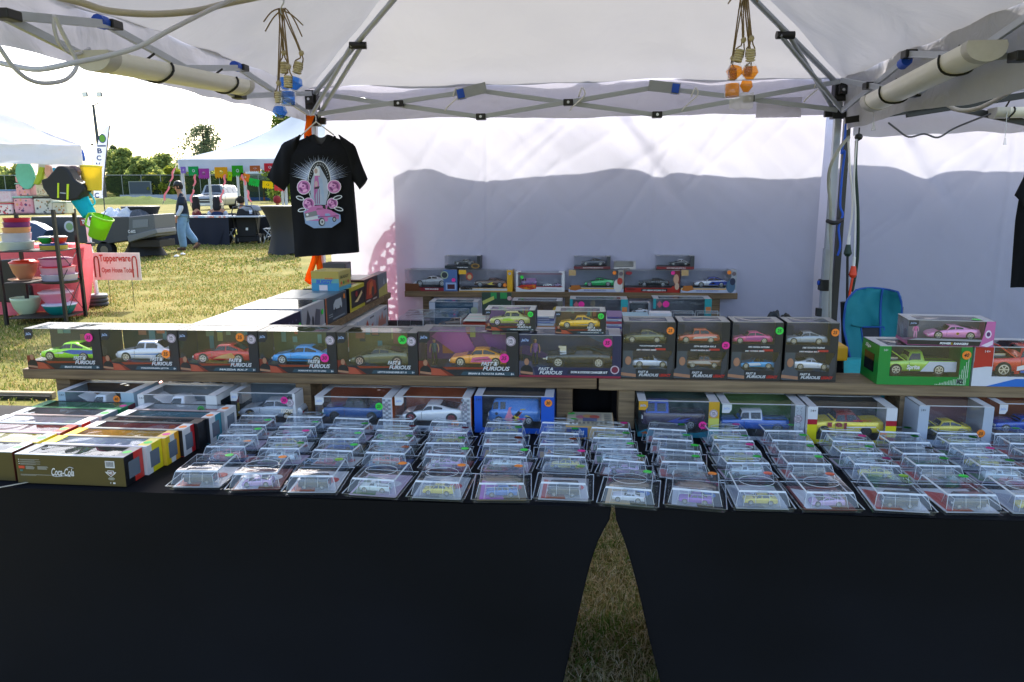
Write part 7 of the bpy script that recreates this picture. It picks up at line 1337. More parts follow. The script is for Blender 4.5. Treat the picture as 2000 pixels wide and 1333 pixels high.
def blobthing(name, label, cat, pts, Y, c, th=.05, grp=None, parts=None, m_=None):
    p0 = P(sum(x for x, y in pts)/len(pts), sum(y for x, y in pts)/len(pts), Y=Y); q = [(P(x, y, Y=Y).x-p0.x, P(x, y, Y=Y).z-p0.z) for x, y in pts]
    area = sum(q[i][0]*q[(i+1) % len(q)][1]-q[(i+1) % len(q)][0]*q[i][1] for i in range(len(q)))
    if area < 0: q = q[::-1]
    if parts is None: o = MB().prism(q, -th/2, th/2, m_ or mat(c, .5)).build(name, None, p0, bevel=min(.02, th*.3)); return tag(o, label, cat, grp)
    t = thing(name, label, cat, p0, 0, grp); MB().prism(q, -th/2, th/2, m_ or mat(c, .6)).build('body', t, bevel=min(.02, th*.3))
    for nm, pp, cc__ in parts:
        qq = [(P(x, y, Y=Y).x-p0.x, P(x, y, Y=Y).z-p0.z) for x, y in pp]; ar = sum(qq[i][0]*qq[(i+1) % len(qq)][1]-qq[(i+1) % len(qq)][0]*qq[i][1] for i in range(len(qq)))
        if ar < 0: qq = qq[::-1]
        MB().prism(qq, -th/2-.008, -th/2-.001, mat(cc__, .5)).build(nm, t)
    return t
blobthing('shoulder_bag', 'black insulated bag with two lime stripes hanging on the stall', 'bag', [(88, 352), (100, 348), (120, 325), (128, 325), (140, 330), (152, 350), (172, 362), (174, 372), (160, 390), (142, 393), (108, 390), (92, 368)], YP-.05, '16181e', .16, parts=[('stripe', [(122, 358), (125, 358), (124.5, 387), (121.5, 387)], 'c8e020'), ('stripe', [(140, 360), (144, 360), (143, 390), (139.5, 390)], 'c8e020'), ('label_patch', [(127, 376), (138, 377), (138, 379), (127, 378)], 'a8acb4')])
blobthing('plastic_lid', 'mint green round lid hanging behind the canisters', 'lid', ell2(50, 342, 18, 29, 20, -.25), YP+.1, '6cc8b8', .03); blobthing('plastic_lid', 'small grey purple bowl hanging beside the black bag', 'lid', ell2(143, 336, 14, 12, 16), YP+.08, '6c5c6c', .08)
blobthing('cloth_glove', 'lime and grey utensil bundle hanging under the canopy edge', 'utensils', [(78, 326), (88, 328), (84, 350), (76, 362), (66, 360), (72, 345)], YP, 'a8c030', .04, 'hanging utensils'); blobthing('cloth_glove', 'pink peach utensil pack hanging next to the lime ones', 'utensils', [(90, 322), (100, 325), (104, 345), (100, 352), (92, 348), (88, 335)], YP, 'e8b0a0', .04, 'hanging utensils')
blobthing('cloth_glove', 'blue spoon shaped utensil hanging left of the black bag', 'utensils', [(103, 328), (108, 328), (114, 352), (110, 356), (106, 345)], YP-.02, '38a8d8', .03, 'hanging utensils'); blobthing('cloth_glove', 'pale blue patterned mitt hanging beside the blue spoon', 'utensils', [(112, 326), (119, 325), (127, 352), (122, 358), (116, 350)], YP-.03, 'a8ccd8', .03, 'hanging utensils'); blobthing('cloth_glove', 'clear plastic bag with dark tools hanging under the canopy', 'utensils', [(76, 318), (94, 316), (97, 330), (86, 345), (75, 340)], YP+.03, 'c8ccd0', .05, 'hanging utensils')
# pink table cloth behind and navy bag, black skirt
a = P(178, 480, Y=9.3); b = P(-60, 480, Y=9.3)
o = MB().grid(lambda u, v: (a.x+(b.x-a.x)*u+.06*v*(1-u), 9.3-.35*v*v+.05*math.sin(u*40)*v, max(.02, P(180, 478, Y=9.3).z*(1-v)+.02*fbm(u*6, v*4, 3))), 60, 20, cloth('pink_cloth', 'e8808a', .35, 'f4747c', bump=.5, bs=5)).build('tablecloth'); tag(o, 'bright pink tablecloth sweeping to the ground behind the black rack', 'tablecloth')
zt5 = P(180, 480, Y=9.3).z-.01; o = MB().add([(b.x, 9.32, 0), (a.x-.25, 9.32, 0), (a.x-.95, 10, 0), (b.x, 10, 0), (b.x, 9.32, zt5), (a.x-.1, 9.32, zt5), (a.x-.7, 10, zt5), (b.x, 10, zt5)], [(0, 1, 5, 4), (1, 2, 6, 5), (2, 3, 7, 6), (3, 0, 4, 7), (4, 5, 6, 7)], mat('d86474', .8, bump=.3, bs=5)).build('stall_table'); tag(o, 'pink covered stall table behind the black rack', 'table')
blobthing('folded_cloth', 'black cloth hanging between the rack posts on the left', 'cloth', [(2, 508), (38, 505), (48, 545), (62, 560), (66, 588), (30, 592), (0, 590)], 8.95, '17161a', .06)
# canopy of the stall
lc_ = thing('market_canopy', 'white canopy of the kitchenware stall at the left edge', 'canopy', P(160, 322, Y=8.7)); ox = lc_.location
K = P(160, 300, Y=8.7); vb = P(160, 322, Y=8.7).z; vt = P(160, 284, Y=8.7).z; XK = K.x; fd = -(R0*.79)-Vector((-math.sin(YAW), math.cos(YAW), 0))*.61; sd2 = Vector((-math.sin(YAW), math.cos(YAW), 0))*.79-R0*.61; KV = Vector((XK, 8.7, 0)); pk2 = KV+fd*1.55+sd2*1.55+Vector((0, 0, 3.0))
CF = cloth('stall_fabric', 'e4e4ec', .3, bump=.35, bs=2)
def l2(p): return Vector(p)-ox
MB().grid(lambda u, v: l2(KV+fd*3.1*u+sd2*(.03*fbm(u*8, v*2, 3)-.015*v)+Vector((0, 0, vt+(vb-vt)*v+.02*fbm(u*5, 0, 1)*v))), 50, 6, CF).build('valance', lc_); MB().grid(lambda u, v: l2(KV+sd2*3.1*u+fd*.03*fbm(u*8, v*2, 5)+Vector((0, 0, vt+(vb-vt)*v))), 30, 6, CF).build('valance', lc_)
vz = Vector((0, 0, vt))
for q0, q1 in ((KV+vz, KV+fd*3.1+vz), (KV+sd2*3.1+vz, KV+vz)):
    MB().grid(lambda u, v: l2((Vector(q0)*(1-u)+Vector(q1)*u)*(1-v)+pk2*v+Vector((0, 0, .03*fbm(u*5, v*4, 2)-.06*math.sin(math.pi*v)*(.5)))), 24, 14, CF).build('roof_panel', lc_)
pf = P(192, 598, Z=0); MB().cyl(l2(pf), l2((pf.x-.04, pf.y, vb+.1)), .028, .024, mat('d8d8dc', .4), 10).build('leg', lc_); MB().box(*(l2((pf.x-.05, pf.y-.04, P(187, 481, Y=pf.y).z))), *(l2((pf.x+.03, pf.y+.04, P(187, 474, Y=pf.y).z))), BLACK).build('height_lock', lc_)
blobthing('folded_cloth', 'bit of blue cloth showing at the corner of the left canopy', 'cloth', [(160, 290), (164, 300), (167, 314), (162, 316)], 8.75, '2c5cb8', .03)
for k, lab in enumerate(('lowest grey weight plate on the foot of the left canopy', 'middle grey weight plate on the foot of the left canopy', 'top grey weight plate on the foot of the left canopy')):
    m = MB(); m.lathe([(.03, 0), (.125, .0), (.135, .012), (.135, .04), (.12, .052), (.03, .05)], mat(('34363a', '3c3e42', '5a5c60')[k], .6), 26); o = m.build('weight_plate', None, (pf.x, pf.y, .005+.054*k)); tag(o, lab, 'weight', 'weight plates on the canopy foot')
# sign
sg = thing('yard_sign', 'white yard sign with red lettering beside the left canopy leg', 'sign', P(235, 600, Z=0)); q0 = P(185, 547, Y=sg.location.y)-sg.location; q1 = P(272, 494, Y=sg.location.y)-sg.location
MB().box(q0.x, -.005, q0.z, q1.x, .005, q1.z, mat('e4e2e0', .5)).build('board', sg); W_ = q1.x-q0.x; H_ = q1.z-q0.z; RD = mat('b82c1c', .5)
m = MB(); m.text('Tupperware', q0.x+W_*.15, q0.z+H_*.60, W_*.66, H_*.33, -.008, RD, .02); m.text('Open House Today', q0.x+W_*.18, q0.z+H_*.22, W_*.68, H_*.24, -.008, RD, .015); m.build('lettering', sg)
m = MB()
for x in (.04, .84): m.tube([(q0.x+W_*x, -.009, q0.z+H_*.1), (q0.x+W_*x, -.009, q0.z+H_*.75), (q0.x+W_*(x+.045), -.009, q0.z+H_*.86), (q0.x+W_*(x+.09), -.009, q0.z+H_*.75), (q0.x+W_*(x+.09), -.009, q0.z+H_*.1)], .008, RD, 6); m.build('printed_shape', sg)
for x in (.28, .78): MB().tube([(q0.x+W_*x, .008, 0), (q0.x+W_*x, .008, q0.z+H_*.7)], .004, mat('6c7074', .4, .6), 5, 0).build('wire_stake', sg)
# light folded board lying on the grass
m = MB(); a = P(-20, 772, Z=.02); b = P(108, 772, Z=.02); m.box(a.x, a.y, .0, b.x, a.y+.05, .045, mat('8a7a60', .7)); m.box(a.x, a.y-.03, 0, b.x, a.y-.002, .028, BLACK); tag(m.build('folded_pole'), 'long pole lying on the grass behind the left table end', 'pole')
# ================================================================ utility cart
YC = 17.2; uc = thing('utility_cart', 'dark grey utility cart with a dump bed behind the rack', 'utility cart', (P(230, 500, Y=YC).x, YC, 0)); ox = uc.location
def c3(x, y, Y=YC): p = P(x, y, Y=Y); return (p.x-ox.x, p.z)
CG = mat('34373c', .5, var=.08, vs=3); CG2 = mat('50555a', .5)
m = MB(); m.prism([c3(*p) for p in ((60, 470), (205, 478), (252, 470), (254, 424), (60, 424))], -.0, .9, CG); m.build('bed', uc, bevel=.02)
MB().prism([c3(*p) for p in ((252, 472), (306, 462), (302, 419), (254, 424))], -.05, .9, CG2).build('tailgate', uc, bevel=.02)
MB().prism([c3(*p) for p in ((252, 461), (308, 447), (311, 456), (254, 474))], -.08, .8, mat('6a6c6c', .6)).build('bumper', uc, bevel=.02)
MB().prism([c3(*p) for p in ((262, 446), (292, 443), (292, 428), (262, 430))], -.06, -.052, mat('6c7278', .6)).build('tailgate_panel', uc)
m = MB(); a_ = c3(253, 455); b_ = c3(267, 449); m.text('C-602', a_[0]+.02, a_[1], b_[0]-a_[0], .07, -.09, mat('c8ccd0', .5), .03); a_ = c3(161, 438); b_ = c3(176, 430); m.text('TORO', a_[0], a_[1], b_[0]-a_[0]+.1, .10, -.022, WHITE, .05); m.build('lettering', uc)
a_ = c3(158, 441); b_ = c3(182, 427); MB().box(a_[0], -.018, a_[1], b_[0], -.002, b_[1], mat('8c2028', .5)).build('badge', uc)
c_ = c3(136, 443); m = MB(); m.disc(c_[0], c_[1], .135, -.006, mat('b8bcc4', .5), 18); m.disc(c_[0], c_[1], .09, -.009, mat('7c9c6c', .5), 14); m.build('round_emblem', uc)
for x, y, r_, Yo in ((203, 492, 17, .1), (250, 494, 15, .75), (95, 490, 17, .1)):
    c_ = c3(x, y-10); rr = r_*YC/FPX; m = MB(); m.cyl((c_[0], Yo-.1, rr), (c_[0], Yo+.1, rr), rr, rr, TYRE, 22); m.disc(c_[0], rr, rr*.5, Yo-.105, mat('6c6250', .6), 14); m.build('wheel', uc)
MB().box(c3(200, 0)[0], .1, .25, c3(262, 0)[0], .8, .42, mat('2c2822', .8)).build('chassis', uc, bevel=.02)
for lab, x0, x1, yt, c in (('round white bag lying in the bed of the cart', 198, 240, 409, 'd8dce4'), ('white and black crumpled bag at the rear of the cart bed', 236, 266, 404, 'c8ccd4'), ('dark crumpled net bag at the end of the cart bed', 258, 286, 408, '4c5058')):
    lump('tool_bag', lab, 'bag', 0, x0, x1, yt, YC+.4, P(230, 424, Y=YC+.4).z-.02, mat(c, .8, bump=.5, bs=5), x0, .5, 'bags in the cart')
blobthing('seat_cushion', 'navy cushion and cloth heap behind the rack, on the cart', 'cushion', [(48, 440), (60, 432), (80, 438), (100, 450), (88, 470), (50, 470)], YC-.4, '24406c', .3)
# ================================================================ tables, chairs, stroller
def cocktail(label, px, pyb, pyt, rt, rw, rb):
    p = P(px, pyb, Z=0); s = p.y/FPX; H = P(px, pyt, Y=p.y).z; t = thing('cocktail_table', label, 'cocktail table', p, 0, 'tall black covered tables'); n = 24; V = []
    def rad(z, a):
        q = z/H; r = rw+(rt-rw)*max(0, (q-.45)/.55)**1.8+(rb-rw)*max(0, (.55-q)/.55)**1.6; return s*r*(1-(.16*max(0, .55-q)/.55)*(1-math.cos(4*a))/2)
    MB().grid(lambda u, v: (rad(H*v, u*2*math.pi)*math.cos(u*2*math.pi), rad(H*v, u*2*math.pi)*math.sin(u*2*math.pi), max(0, H*v*(1-.03)+.02*(1-math.cos(8*math.pi*u))*(1-v)**6)), 48, 20, mat('232428', .75, bump=.2)).build('stretch_cover', t)
    MB().lathe([(0, H*.97), (rt*s, H*.97), (rt*s*1.02, H*.985), (rt*s, H), (0, H)], mat('34363a', .5), 30).build('table_top', t); return t
cocktail('tall black cocktail table right of centre, next to the shirt', 557, 497, 402, 42, 24, 36); cocktail('tall black cocktail table behind the cart', 284, 500, 403, 36, 22, 46)
pt = P(385, 479, Z=0); lt = thing('banquet_table', 'long table with a dark navy cloth behind the walking man', 'table', (P(300, 479, Y=pt.y).x, pt.y, 0)); Wt = P(450, 479, Y=pt.y).x-lt.location.x; Ht = P(385, 425, Y=pt.y).z
MB().grid(lambda u, v: (Wt*u, .03*math.sin(u*30)*v+.0, Ht*(1-v)), 60, 6, mat('181c2c', .8, bump=.3, bs=4)).grid(lambda u, v: (Wt+(-.35*v), .8*u, Ht*(1-v)), 6, 6, mat('181c2c', .8, bump=.3, bs=4)).build('cloth_skirt', lt)
MB().box(-.01, -.02, Ht+.001, Wt+.9, .8, Ht+.035, mat('c8ccd4', .5)).build('table_top', lt); m = MB(); r = random.Random(3)
for k in range(34): x = Wt*.0+(Wt)*k/34; m.box(x, -.026, Ht-.01, x+Wt/34, -.021, Ht+.035, mat(r.choice(['d88c78', '8cb0c8', 'd8d8dc', 'c8a0a8', 'dcd8d0']), .6))
m.build('striped_edge', lt)
lt2 = thing('banquet_table', 'table with a dark cloth behind the stroller', 'table', (P(498, 470, Z=0).x, P(498, 470, Z=0).y, 0)); w2_ = P(560, 470, Y=lt2.location.y).x-lt2.location.x; MB().box(0, 0, 0, w2_, .7, .72, mat('14171f', .85)).build('cloth_skirt', lt2, bevel=.02); MB().box(-.02, -.02, .722, w2_, .72, .75, mat('2a2c34', .6)).build('table_top', lt2)
def fchair(label, px, pyb, rz, c='b8bcc4', g_='pale folding chairs at the tables'):
    p = P(px, pyb, Z=0); t = thing('folding_chair', label, 'chair', p, rz, g_); M = mat(c, .4, .2)
    for sx in (-.2, .2): MB().tube([(sx, -.22, 0), (sx, .18, .84)], .014, M, 6, 0).build('leg', t); MB().tube([(sx, .24, 0), (sx, -.18, .44)], .014, M, 6, 0).build('leg', t)
    MB().box(-.21, -.2, .43, .21, .2, .455, M).build('seat', t, bevel=.01); MB().box(-.21, .13, .62, .21, .165, .84, M).build('backrest', t, bevel=.01); MB().tube([(-.2, -.1, .2), (.2, -.1, .2)], .01, M, 5, 0).build('stretcher', t); return t
fchair('pale folding chair left of the stroller', 457, 476, R(80)); fchair('pale folding chair between the stroller and the cocktail table', 532, 476, R(-80)); fchair('pale folding chair mostly hidden behind the black shirt', 583, 490, R(-80))
dch = [fchair('dark chair back showing above the navy table, leftmost', 334, 470, 0, '24272e', 'dark chairs behind the navy table'), fchair('dark chair back behind the navy table, under the red top', 392, 469, 0, '24272e', 'dark chairs behind the navy table'), fchair('dark chair back behind the navy table, near the stroller', 448, 468, 0, '24272e', 'dark chairs behind the navy table')]
ps = P(485, 477, Z=0); st_ = thing('baby_stroller', 'black baby stroller seen from behind, beside the long table', 'stroller', ps, R(12)); BK = mat('101114', .7)
def sc(x, y): p = P(x, y, Y=ps.y); return (p.x-ps.x, p.z)
m = MB(); m.prism([sc(*p) for p in ((466, 463), (500, 463), (503, 420), (497, 408), (466, 408), (461, 425))], -.05, .35, BK); m.build('seat_back', st_, bevel=.03)
m = MB(); m.prism([sc(*p) for p in ((464, 474), (504, 472), (503, 458), (464, 458))], -.02, .5, BK); m.build('basket', st_, bevel=.02)
MB().tube([(sc(463, 470)[0], -.0, .18), (sc(459, 430)[0], -.1, .7), (sc(460, 405)[0], -.25, sc(460, 405)[1]), (sc(493, 404)[0], -.25, sc(493, 404)[1]), (sc(500, 430)[0], -.1, .7), (sc(503, 470)[0], 0, .18)], .018, mat('3a3c40', .3, .5), 7, 2).build('push_handle', st_)
for x in (465, 505):
    for y_ in (0, .62):
        c_ = sc(x, 470)[0]; MB().cyl((c_-.03, y_, .13), (c_+.03, y_, .13), .13, .13, TYRE, 18).cyl((c_-.035, y_, .13), (c_+.035, y_, .13), .06, .06, mat('c8ccd0', .4), 12).build('wheel', st_)
MB().prism([sc(*p) for p in ((481, 450), (485, 450), (485, 445), (481, 445))], -.062, -.052, WHITE).build('tag', st_); MB().lathe([(0, 0), (.045, 0), (.05, .12), (0, .12)], CHROME, 10, c=(sc(491, 415)[0], -.14, sc(491, 418)[1])).build('bottle', st_)
MB().lathe([(0, 0), (.28, .02), (.32, .1), (.2, .18), (0, .2)], mat('8c9098', .6), 16, c=(.12, .2, sc(0, 408)[1]-.12)).build('hood', st_)
# ================================================================ people
def skin(name, J, E, parent, m_, root=0, sub=2, shear=None):
    """J = list of (x,y,z,r or (r,r2)); E = edges"""
    me = bpy.data.meshes.new(name); me.from_pydata([j[:3] for j in J], E, []); me.materials.append(m_); o = bpy.data.objects.new(name, me); COL.objects.link(o)
    if parent: o.parent = parent
    md = o.modifiers.new('skin', 'SKIN'); md.use_smooth_shade = True; md.branch_smoothing = .6
    for i, j in enumerate(J): r_ = j[3]; me.skin_vertices[0].data[i].radius = (r_, r_) if not isinstance(r_, tuple) else r_; me.skin_vertices[0].data[i].use_root = (i == root)
    s = o.modifiers.new('sub', 'SUBSURF'); s.levels = sub; s.render_levels = sub; return o
def chain(*idx): return [(idx[i], idx[i+1]) for i in range(len(idx)-1)]
SK = mat('b07c60', .6, var=.04); HAIR = mat('1c1410', .8)
pm_ = P(362, 489, Z=0); H = 1.76; man = thing('person', 'man walking left in a black cap, dark t-shirt, grey sleeves and loose jeans', 'person', pm_, R(26))
# faces -X; x forward negative. skeleton in metres
Jm = [(.0, 0, .95, .13), (.0, 0, 1.12, .12), (.02, 0, 1.32, (.15, .12)), (.0, 0, 1.45, .085), (-.03, 0, 1.52, .052), (-.05, 0, 1.60, .078), (-.055, 0, 1.67, .092), (-.04, 0, 1.74, .06),
      (.0, -.10, .90, .10), (-.06, -.11, .52, .065), (-.03, -.11, .13, .045), (-.05, -.11, .05, .045), (-.17, -.11, .035, .03),
      (.0, .10, .90, .10), (.04, .11, .52, .065), (.26, .11, .22, .045), (.30, .11, .13, .042), (.20, .11, .05, .03),
      (.02, -.20, 1.38, .06), (.0, -.235, 1.12, .045), (-.12, -.235, .90, .033), (-.15, -.235, .82, .03),
      (.02, .20, 1.38, .06), (.04, .235, 1.12, .045), (-.04, .235, .90, .033), (-.06, .235, .82, .03)]
Em = chain(0, 1, 2, 3, 4, 5, 6, 7)+chain(0, 8, 9, 10, 11, 12)+chain(0, 13, 14, 15, 16, 17)+[(2, 18)]+chain(18, 19, 20, 21)+[(2, 22)]+chain(22, 23, 24, 25)
body = skin('body', Jm, Em, man, SK)
skin('t_shirt', [(.02, 0, .74, (.22, .19)), (.0, 0, .98, (.225, .19)), (.01, 0, 1.2, (.22, .18)), (.02, 0, 1.36, (.20, .15)), (.0, 0, 1.50, (.10, .09)), (.02, -.2, 1.40, .12), (.0, -.25, 1.16, .10), (.02, .2, 1.40, .12), (.04, .25, 1.16, .10)], chain(0, 1, 2, 3, 4)+chain(3, 5, 6)+chain(3, 7, 8), man, mat('182232', .85))
for s_ in (-1, 1): skin('sleeve', [(.0 if s_ < 0 else .04, s_*.245, 1.2, .066), (.0 if s_ < 0 else .03, s_*.245, 1.10, .062), (-.12 if s_ < 0 else -.04, s_*.242, .90, .046)], chain(0, 1, 2), man, mat('c8ccd8', .8))
JE = mat('7a9cbc', .85, var=.15, vs=8, bump=.4, bs=12)
skin('jeans', [(.0, 0, .95, .155), (.0, -.10, .86, .135), (-.06, -.11, .54, .115), (-.03, -.11, .15, .10), (-.035, -.11, .07, .095), (.0, .10, .86, .135), (.05, .11, .54, .115), (.24, .11, .26, .10), (.28, .11, .17, .09)], [(0, 1)]+chain(1, 2, 3, 4)+[(0, 5)]+chain(5, 6, 7, 8), man, JE)
SH = mat('5c4638', .7); skin('shoe', [(.03, -.11, .045, .045), (-.08, -.11, .045, .05), (-.2, -.11, .035, .035)], chain(0, 1, 2), man, SH); skin('shoe', [(.37, .11, .17, .042), (.30, .11, .08, .05), (.2, .11, .03, .04)], chain(0, 1, 2), man, SH)
MB().lathe([(.098, 1.70), (.108, 1.72), (.107, 1.76), (.085, 1.81), (.04, 1.835), (0, 1.84)], BLACK, 20, c=(-.035, 0, -.02)).lathe([(0, 0), (.09, 0), (.1, .006), (.0, .012)], BLACK, 18, c=(-.14, 0, 1.69), sx=1.15).build('cap', man)
MB().lathe([(.092, 1.60), (.1, 1.66), (.098, 1.71), (.09, 1.72)], HAIR, 18, c=(-.015, 0, 0)).build('hair', man)
m = MB(); m.box(-.155, -.075, 1.655, -.125, .075, 1.685, BLACK); m.build('sunglasses', man, bevel=.006); m = MB(); m.lathe([(0, 0), (.016, .005), (.02, .03), (0, .05)], SK, 8, c=(-.15, 0, 1.62)); m.lathe([(0, -.03), (.012, -.02), (.014, .02), (0, .03)], SK, 8, c=(-.03, -.095, 1.655)); m.build('nose_and_ear', man)
MB().disc(.0, 1.2, .11, 0, mat('6c4860', .8), 12, Matrix.Translation((.235, 0, 0)) @ Matrix.Rotation(R(90), 4, 'Z')).build('back_print', man)
for s_, bx0, bz in ((-1, -.15, .82), (1, -.06, .82)):
    for k in range(4): skin('hand_finger', [(bx0+.0-.012+.009*k, s_*.235, bz+.02, .012), (bx0-.012+.01*k, s_*.235, bz-.06, .009), (bx0-.02+.012*k, s_*.23, bz-.095, .007)], chain(0, 1, 2), man, SK, sub=1)
def seated(label, px, pyb, Ytab, shirtc, hairc, longhair, sleeve=None, rz=0, hat=None, hs=1.0):
    q = P(px, pyb, Y=Ytab); t = thing('person', label, 'person', (q.x, Ytab, 0), rz, 'people sitting at the long tables'); z = .46
    J = [(0, 0, z+.1, .14), (0, -.02, z+.3, .13), (0, .0, z+.48, (.15, .12)), (0, .0, z+.6, .08), (0, .02, z+.66, .05), (0, .03, z+.73, .08), (0, .035, z+.80, .092), (0, .03, z+.87, .06), (.1, .0, z+.08, .09), (.12, .4, z+.06, .065), (.12, .42, .1, .05), (-.1, 0, z+.08, .09), (-.12, .4, z+.06, .065), (-.12, .42, .1, .05), (.19, .0, z+.5, .06), (.25, .05, z+.28, .045), (.18, .3, z+.28, .035), (-.19, .0, z+.5, .06), (-.25, .05, z+.28, .045), (-.18, .3, z+.28, .035)]
    skin('body', J, chain(0, 1, 2, 3, 4, 5, 6, 7)+chain(0, 8, 9, 10)+chain(0, 11, 12, 13)+[(2, 14)]+chain(14, 15, 16)+[(2, 17)]+chain(17, 18, 19), t, SK)
    skin('shirt', [(0, 0, z+.02, .17), (0, -.02, z+.25, .16), (0, 0, z+.46, (.175, .14)), (0, 0, z+.58, .09), (.19, 0, z+.5, .09), (-.19, 0, z+.5, .09)], chain(0, 1, 2, 3)+[(2, 4), (2, 5)], t, mat(shirtc, .85))
    for s_ in (-1, 1): skin('sleeve', [(s_*.2, 0, z+.5, .085), (s_*.26, .05, z+.28, .065), (s_*.2, .24, z+.28, .055)], chain(0, 1, 2), t, mat(sleeve or shirtc, .85))
    skin('trousers', [(0, 0, z+.06, .16), (.11, .1, z+.06, .1), (.12, .4, z+.05, .085), (.12, .42, .12, .075), (-.11, .1, z+.06, .1), (-.12, .4, z+.05, .085), (-.12, .42, .12, .075)], [(0, 1)]+chain(1, 2, 3)+[(0, 4)]+chain(4, 5, 6), t, mat('20242c', .85))
    pr = [(.0, z+.93), (.07, z+.92), (.112, z+.86), (.118, z+.80), (.11, z+.73)]+([(.13, z+.62), (.11, z+.5), (.0, z+.48)] if longhair else [(.06, z+.70), (0, z+.70)])
    MB().lathe(pr, mat(hat or hairc, .8), 18, c=(0, .0, 0)).build('hat' if hat else 'hair', t); return t
Yt = pt.y+1.25
seated('woman with long dark hair in a dark red top behind the navy table', 384, 420, Yt, '6c2024', '1a1414', True, rz=R(-50)); seated('seated person with dark hair, navy vest and pale sleeves', 425, 420, Yt-.1, '1c2c54', '17161a', True, 'c8ccd8', rz=R(15)); seated('seated person in dark clothes with a yellow lit face, right of the truck', 472, 418, Yt+.6, '1c2028', '1a1512', False, rz=R(-70)); seated('seated child in a red cap near the tent poles', 543, 418, Yt+.8, '2a2c34', '', False, hat='8c2430')
# ================================================================ party tent with paper banners
YT = 22.5; pt_ = thing('party_tent', 'big white party tent with a scalloped valance behind the black shirt', 'tent', P(347, 405, Y=YT)); pt_.location.z = 0; ox = pt_.location.copy()
def l3(p): return Vector(p)-ox
cl = P(347, 312, Y=YT); cb = P(347, 329, Y=YT); cr = P(640, 309, Y=YT); zt_, zb2 = cl.z, cb.z
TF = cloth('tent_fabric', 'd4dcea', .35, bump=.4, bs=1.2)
pk3 = P(592, 215, Y=YT+3.5); pk4 = P(700, 215, Y=YT+3.5)
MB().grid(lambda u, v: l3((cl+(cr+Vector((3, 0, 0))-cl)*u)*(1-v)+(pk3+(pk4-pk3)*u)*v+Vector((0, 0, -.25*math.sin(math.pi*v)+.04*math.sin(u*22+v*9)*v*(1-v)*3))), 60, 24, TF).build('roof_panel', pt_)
MB().grid(lambda u, v: l3((cl+(Vector((cl.x, YT+7, zt_))-cl)*u)*(1-v)+pk3*v+Vector((0, 0, -.25*math.sin(math.pi*v)))), 20, 16, TF).build('roof_panel', pt_)
m = MB(); N_ = 200; Lw = cr.x+3-cl.x
def scal(u): return zb2-.14*(abs(math.sin(u*Lw/.62*math.pi/2*1.0))**.6)
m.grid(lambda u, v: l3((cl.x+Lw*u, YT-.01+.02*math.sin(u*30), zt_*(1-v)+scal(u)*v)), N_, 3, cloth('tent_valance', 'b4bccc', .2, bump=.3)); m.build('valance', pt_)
for x, y, Y_ in ((362, 405, YT+.1), (482, 405, YT+.15), (560, 405, YT+.1), (413, 402, YT+6.8), (468, 402, YT+6.8), (553, 402, YT+6.8), (574, 402, YT+6.8)):
    p = P(x, y, Y=Y_); MB().cyl(l3((p.x, Y_, 0)), l3((p.x, Y_, zt_)), .05, .05, mat('b4b8c0', .4, .3), 8).build('pole', pt_)
for i, (x0, y0, x1, y1) in enumerate(((346, 318, 318, 399), (385, 330, 372, 402), (443, 330, 430, 402), (470, 330, 492, 402))):
    a = P(x0, y0, Y=YT-.05); b = P(x1, y1, Y=YT-1.2); tag(MB().tube([a, b], .012, mat('a89c88', .8), 5, 0).build('guy_rope'), ('leftmost guy rope from the tent corner to the lawn', 'second guy rope of the party tent, by the walking man', 'third guy rope of the party tent, in front of the truck', 'guy rope slanting right beside the truck')[i], 'rope', 'guy ropes of the party tent')
    m = MB()
    for f in (.3, .75): q = a.lerp(b, f); m.grid(lambda u, v: q+(b-a).normalized()*(u-.5)*.55+Vector(((v-.5)*.06+.03*math.sin(u*7+f*9), -.02, 0)), 8, 1, mat('e86c68', .6))
    tag(m.build('ribbon'), ('pink red ribbons on the leftmost guy rope', 'pink red ribbons on the second guy rope', 'pink red ribbons on the third guy rope', 'pink red ribbons on the right slanting guy rope')[i], 'ribbon', 'ribbons on the guy ropes')
bn = [(378, 335, 24, 22, '2c9c58', 'dark green', 0), (398, 340, 26, 24, 'a8489c', 'magenta', 0), (432, 338, 30, 26, 'd8a028', 'amber', 0), (449, 345, 10, 22, 'a8c820', 'lime', .2), (464, 335, 26, 26, '3c9c30', 'leaf green', 0), (478, 347, 22, 18, 'e88c30', 'orange', .25), (496, 357, 24, 17, '34c050', 'bright green', .2), (523, 362, 24, 17, 'f0d020', 'bright yellow', .1), (546, 368, 24, 14, 'e05050', 'coral red', .1), (498, 330, 24, 14, 'b0643c', 'brown orange', 0), (527, 328, 26, 20, 'b83440', 'deep red', 0), (358, 333, 12, 16, '8c70c0', 'pale violet', 0)]
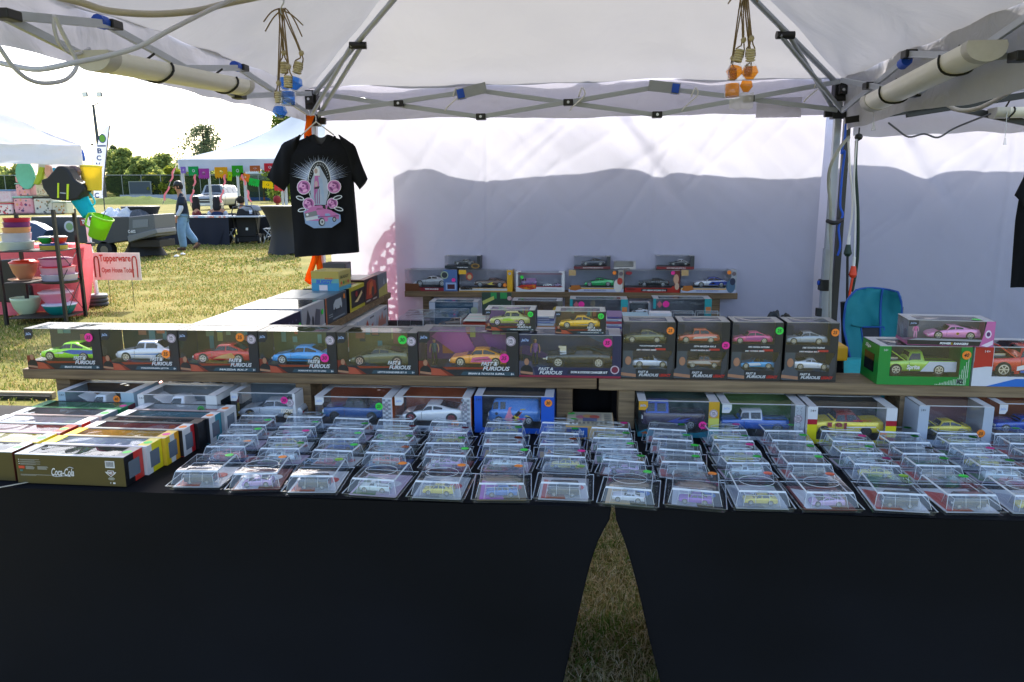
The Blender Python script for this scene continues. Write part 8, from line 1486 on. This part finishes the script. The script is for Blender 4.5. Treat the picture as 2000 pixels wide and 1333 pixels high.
for (x, y, w_, h_, c, nm, a_) in bn:
    s = YT/FPX; p = P(x, y, Y=YT-.25); W2, H2 = w_*s/2*.88, h_*s/2*.85; n = 5; pts = [(-W2, H2), (-W2, -H2*.6)]
    for k in range(n*6+1): u = k/(n*6); pts.append((-W2+2*W2*u, -H2*.6-H2*.4*abs(math.sin(u*math.pi*n))))
    pts.append((W2, H2)); cx2 = 0
    mt = cloth('paper_'+c, c, .3, bump=0); m = MB(); k0 = len(m.v)
    hole = ell(0, H2*.1, W2*.28, H2*.3, 12)
    # banner split in two halves around a cut-out flower
    top = [(-W2, H2), (-W2, H2*.1), (-W2*.28, H2*.1)]+[(W2*.28*math.cos(t_), H2*.1+H2*.3*math.sin(t_)) for t_ in [math.pi*(1-i/8) for i in range(1, 8)]]+[(W2*.28, H2*.1), (W2, H2*.1), (W2, H2)]
    bot = [(-W2, H2*.1)]+pts[1:-1]+[(W2, H2*.1), (W2*.28, H2*.1)]+[(W2*.28*math.cos(t_), H2*.1-H2*.3*math.sin(t_)) for t_ in [math.pi*i/8 for i in range(1, 8)]]+[(-W2*.28, H2*.1)]
    m.prism(top, -.003, .003, mt); m.prism(bot, -.003, .003, mt); m.disc(0, H2*.1, W2*.16, -.004, mt, 8)
    o = m.build('paper_banner', None, p); o.rotation_euler = (0, a_, 0); tag(o, '%s cut paper banner hanging at the edge of the party tent' % nm, 'paper banner', 'cut paper banners of the party tent')
# ================================================================ parked truck
pk_ = P(392, 411, Z=0); Yk = pk_.y; tk = thing('parked_truck', 'silver grey four door truck parked behind the seated people, nose to the left', 'truck', (P(376, 411, Y=Yk).x+1.0, Yk, 0))
bd = car(tk, 'suv', '858b90', 5.5, (0, 0, 0), name='body', n=40); bd.rotation_euler = (0, 0, R(93)); 
m = MB(); m.box(-.06, -.62, .62, .02, .62, .92, mat('2c2f34', .4)); m.box(-.08, -.62, .75, -.05, .62, .79, CHROME); m.build('grille', bd); m = MB(); m.box(-.12, -.9, .35, .05, .9, .58, mat('b8bcc0', .3, .5)); m.build('bumper', bd, bevel=.03)
for s_ in (-1, 1): MB().box(-.05, s_*.78-.16, .68, .03, s_*.78+.16, .9, mat('e8ecf0', .1, 0, .8)).build('headlight', bd, bevel=.02)
MB().box(-.13, -.18, .38, -.121, .18, .5, mat('d8d8d4', .5)).build('number_plate', bd)
# litter on the lawn
for lab, x, y in (('crumpled white paper on the lawn below the walking man', 357, 498), ('second scrap of white paper lying left of the first', 345, 502)): p = P(x, y, Z=.02); tag(MB().lathe([(0, 0), (.07, .01), (.05, .03), (.02, .05), (0, .045)], mat('dcdce0', .8, bump=.6), 7, sm=False).build('paper_scrap', None, p), lab, 'paper')
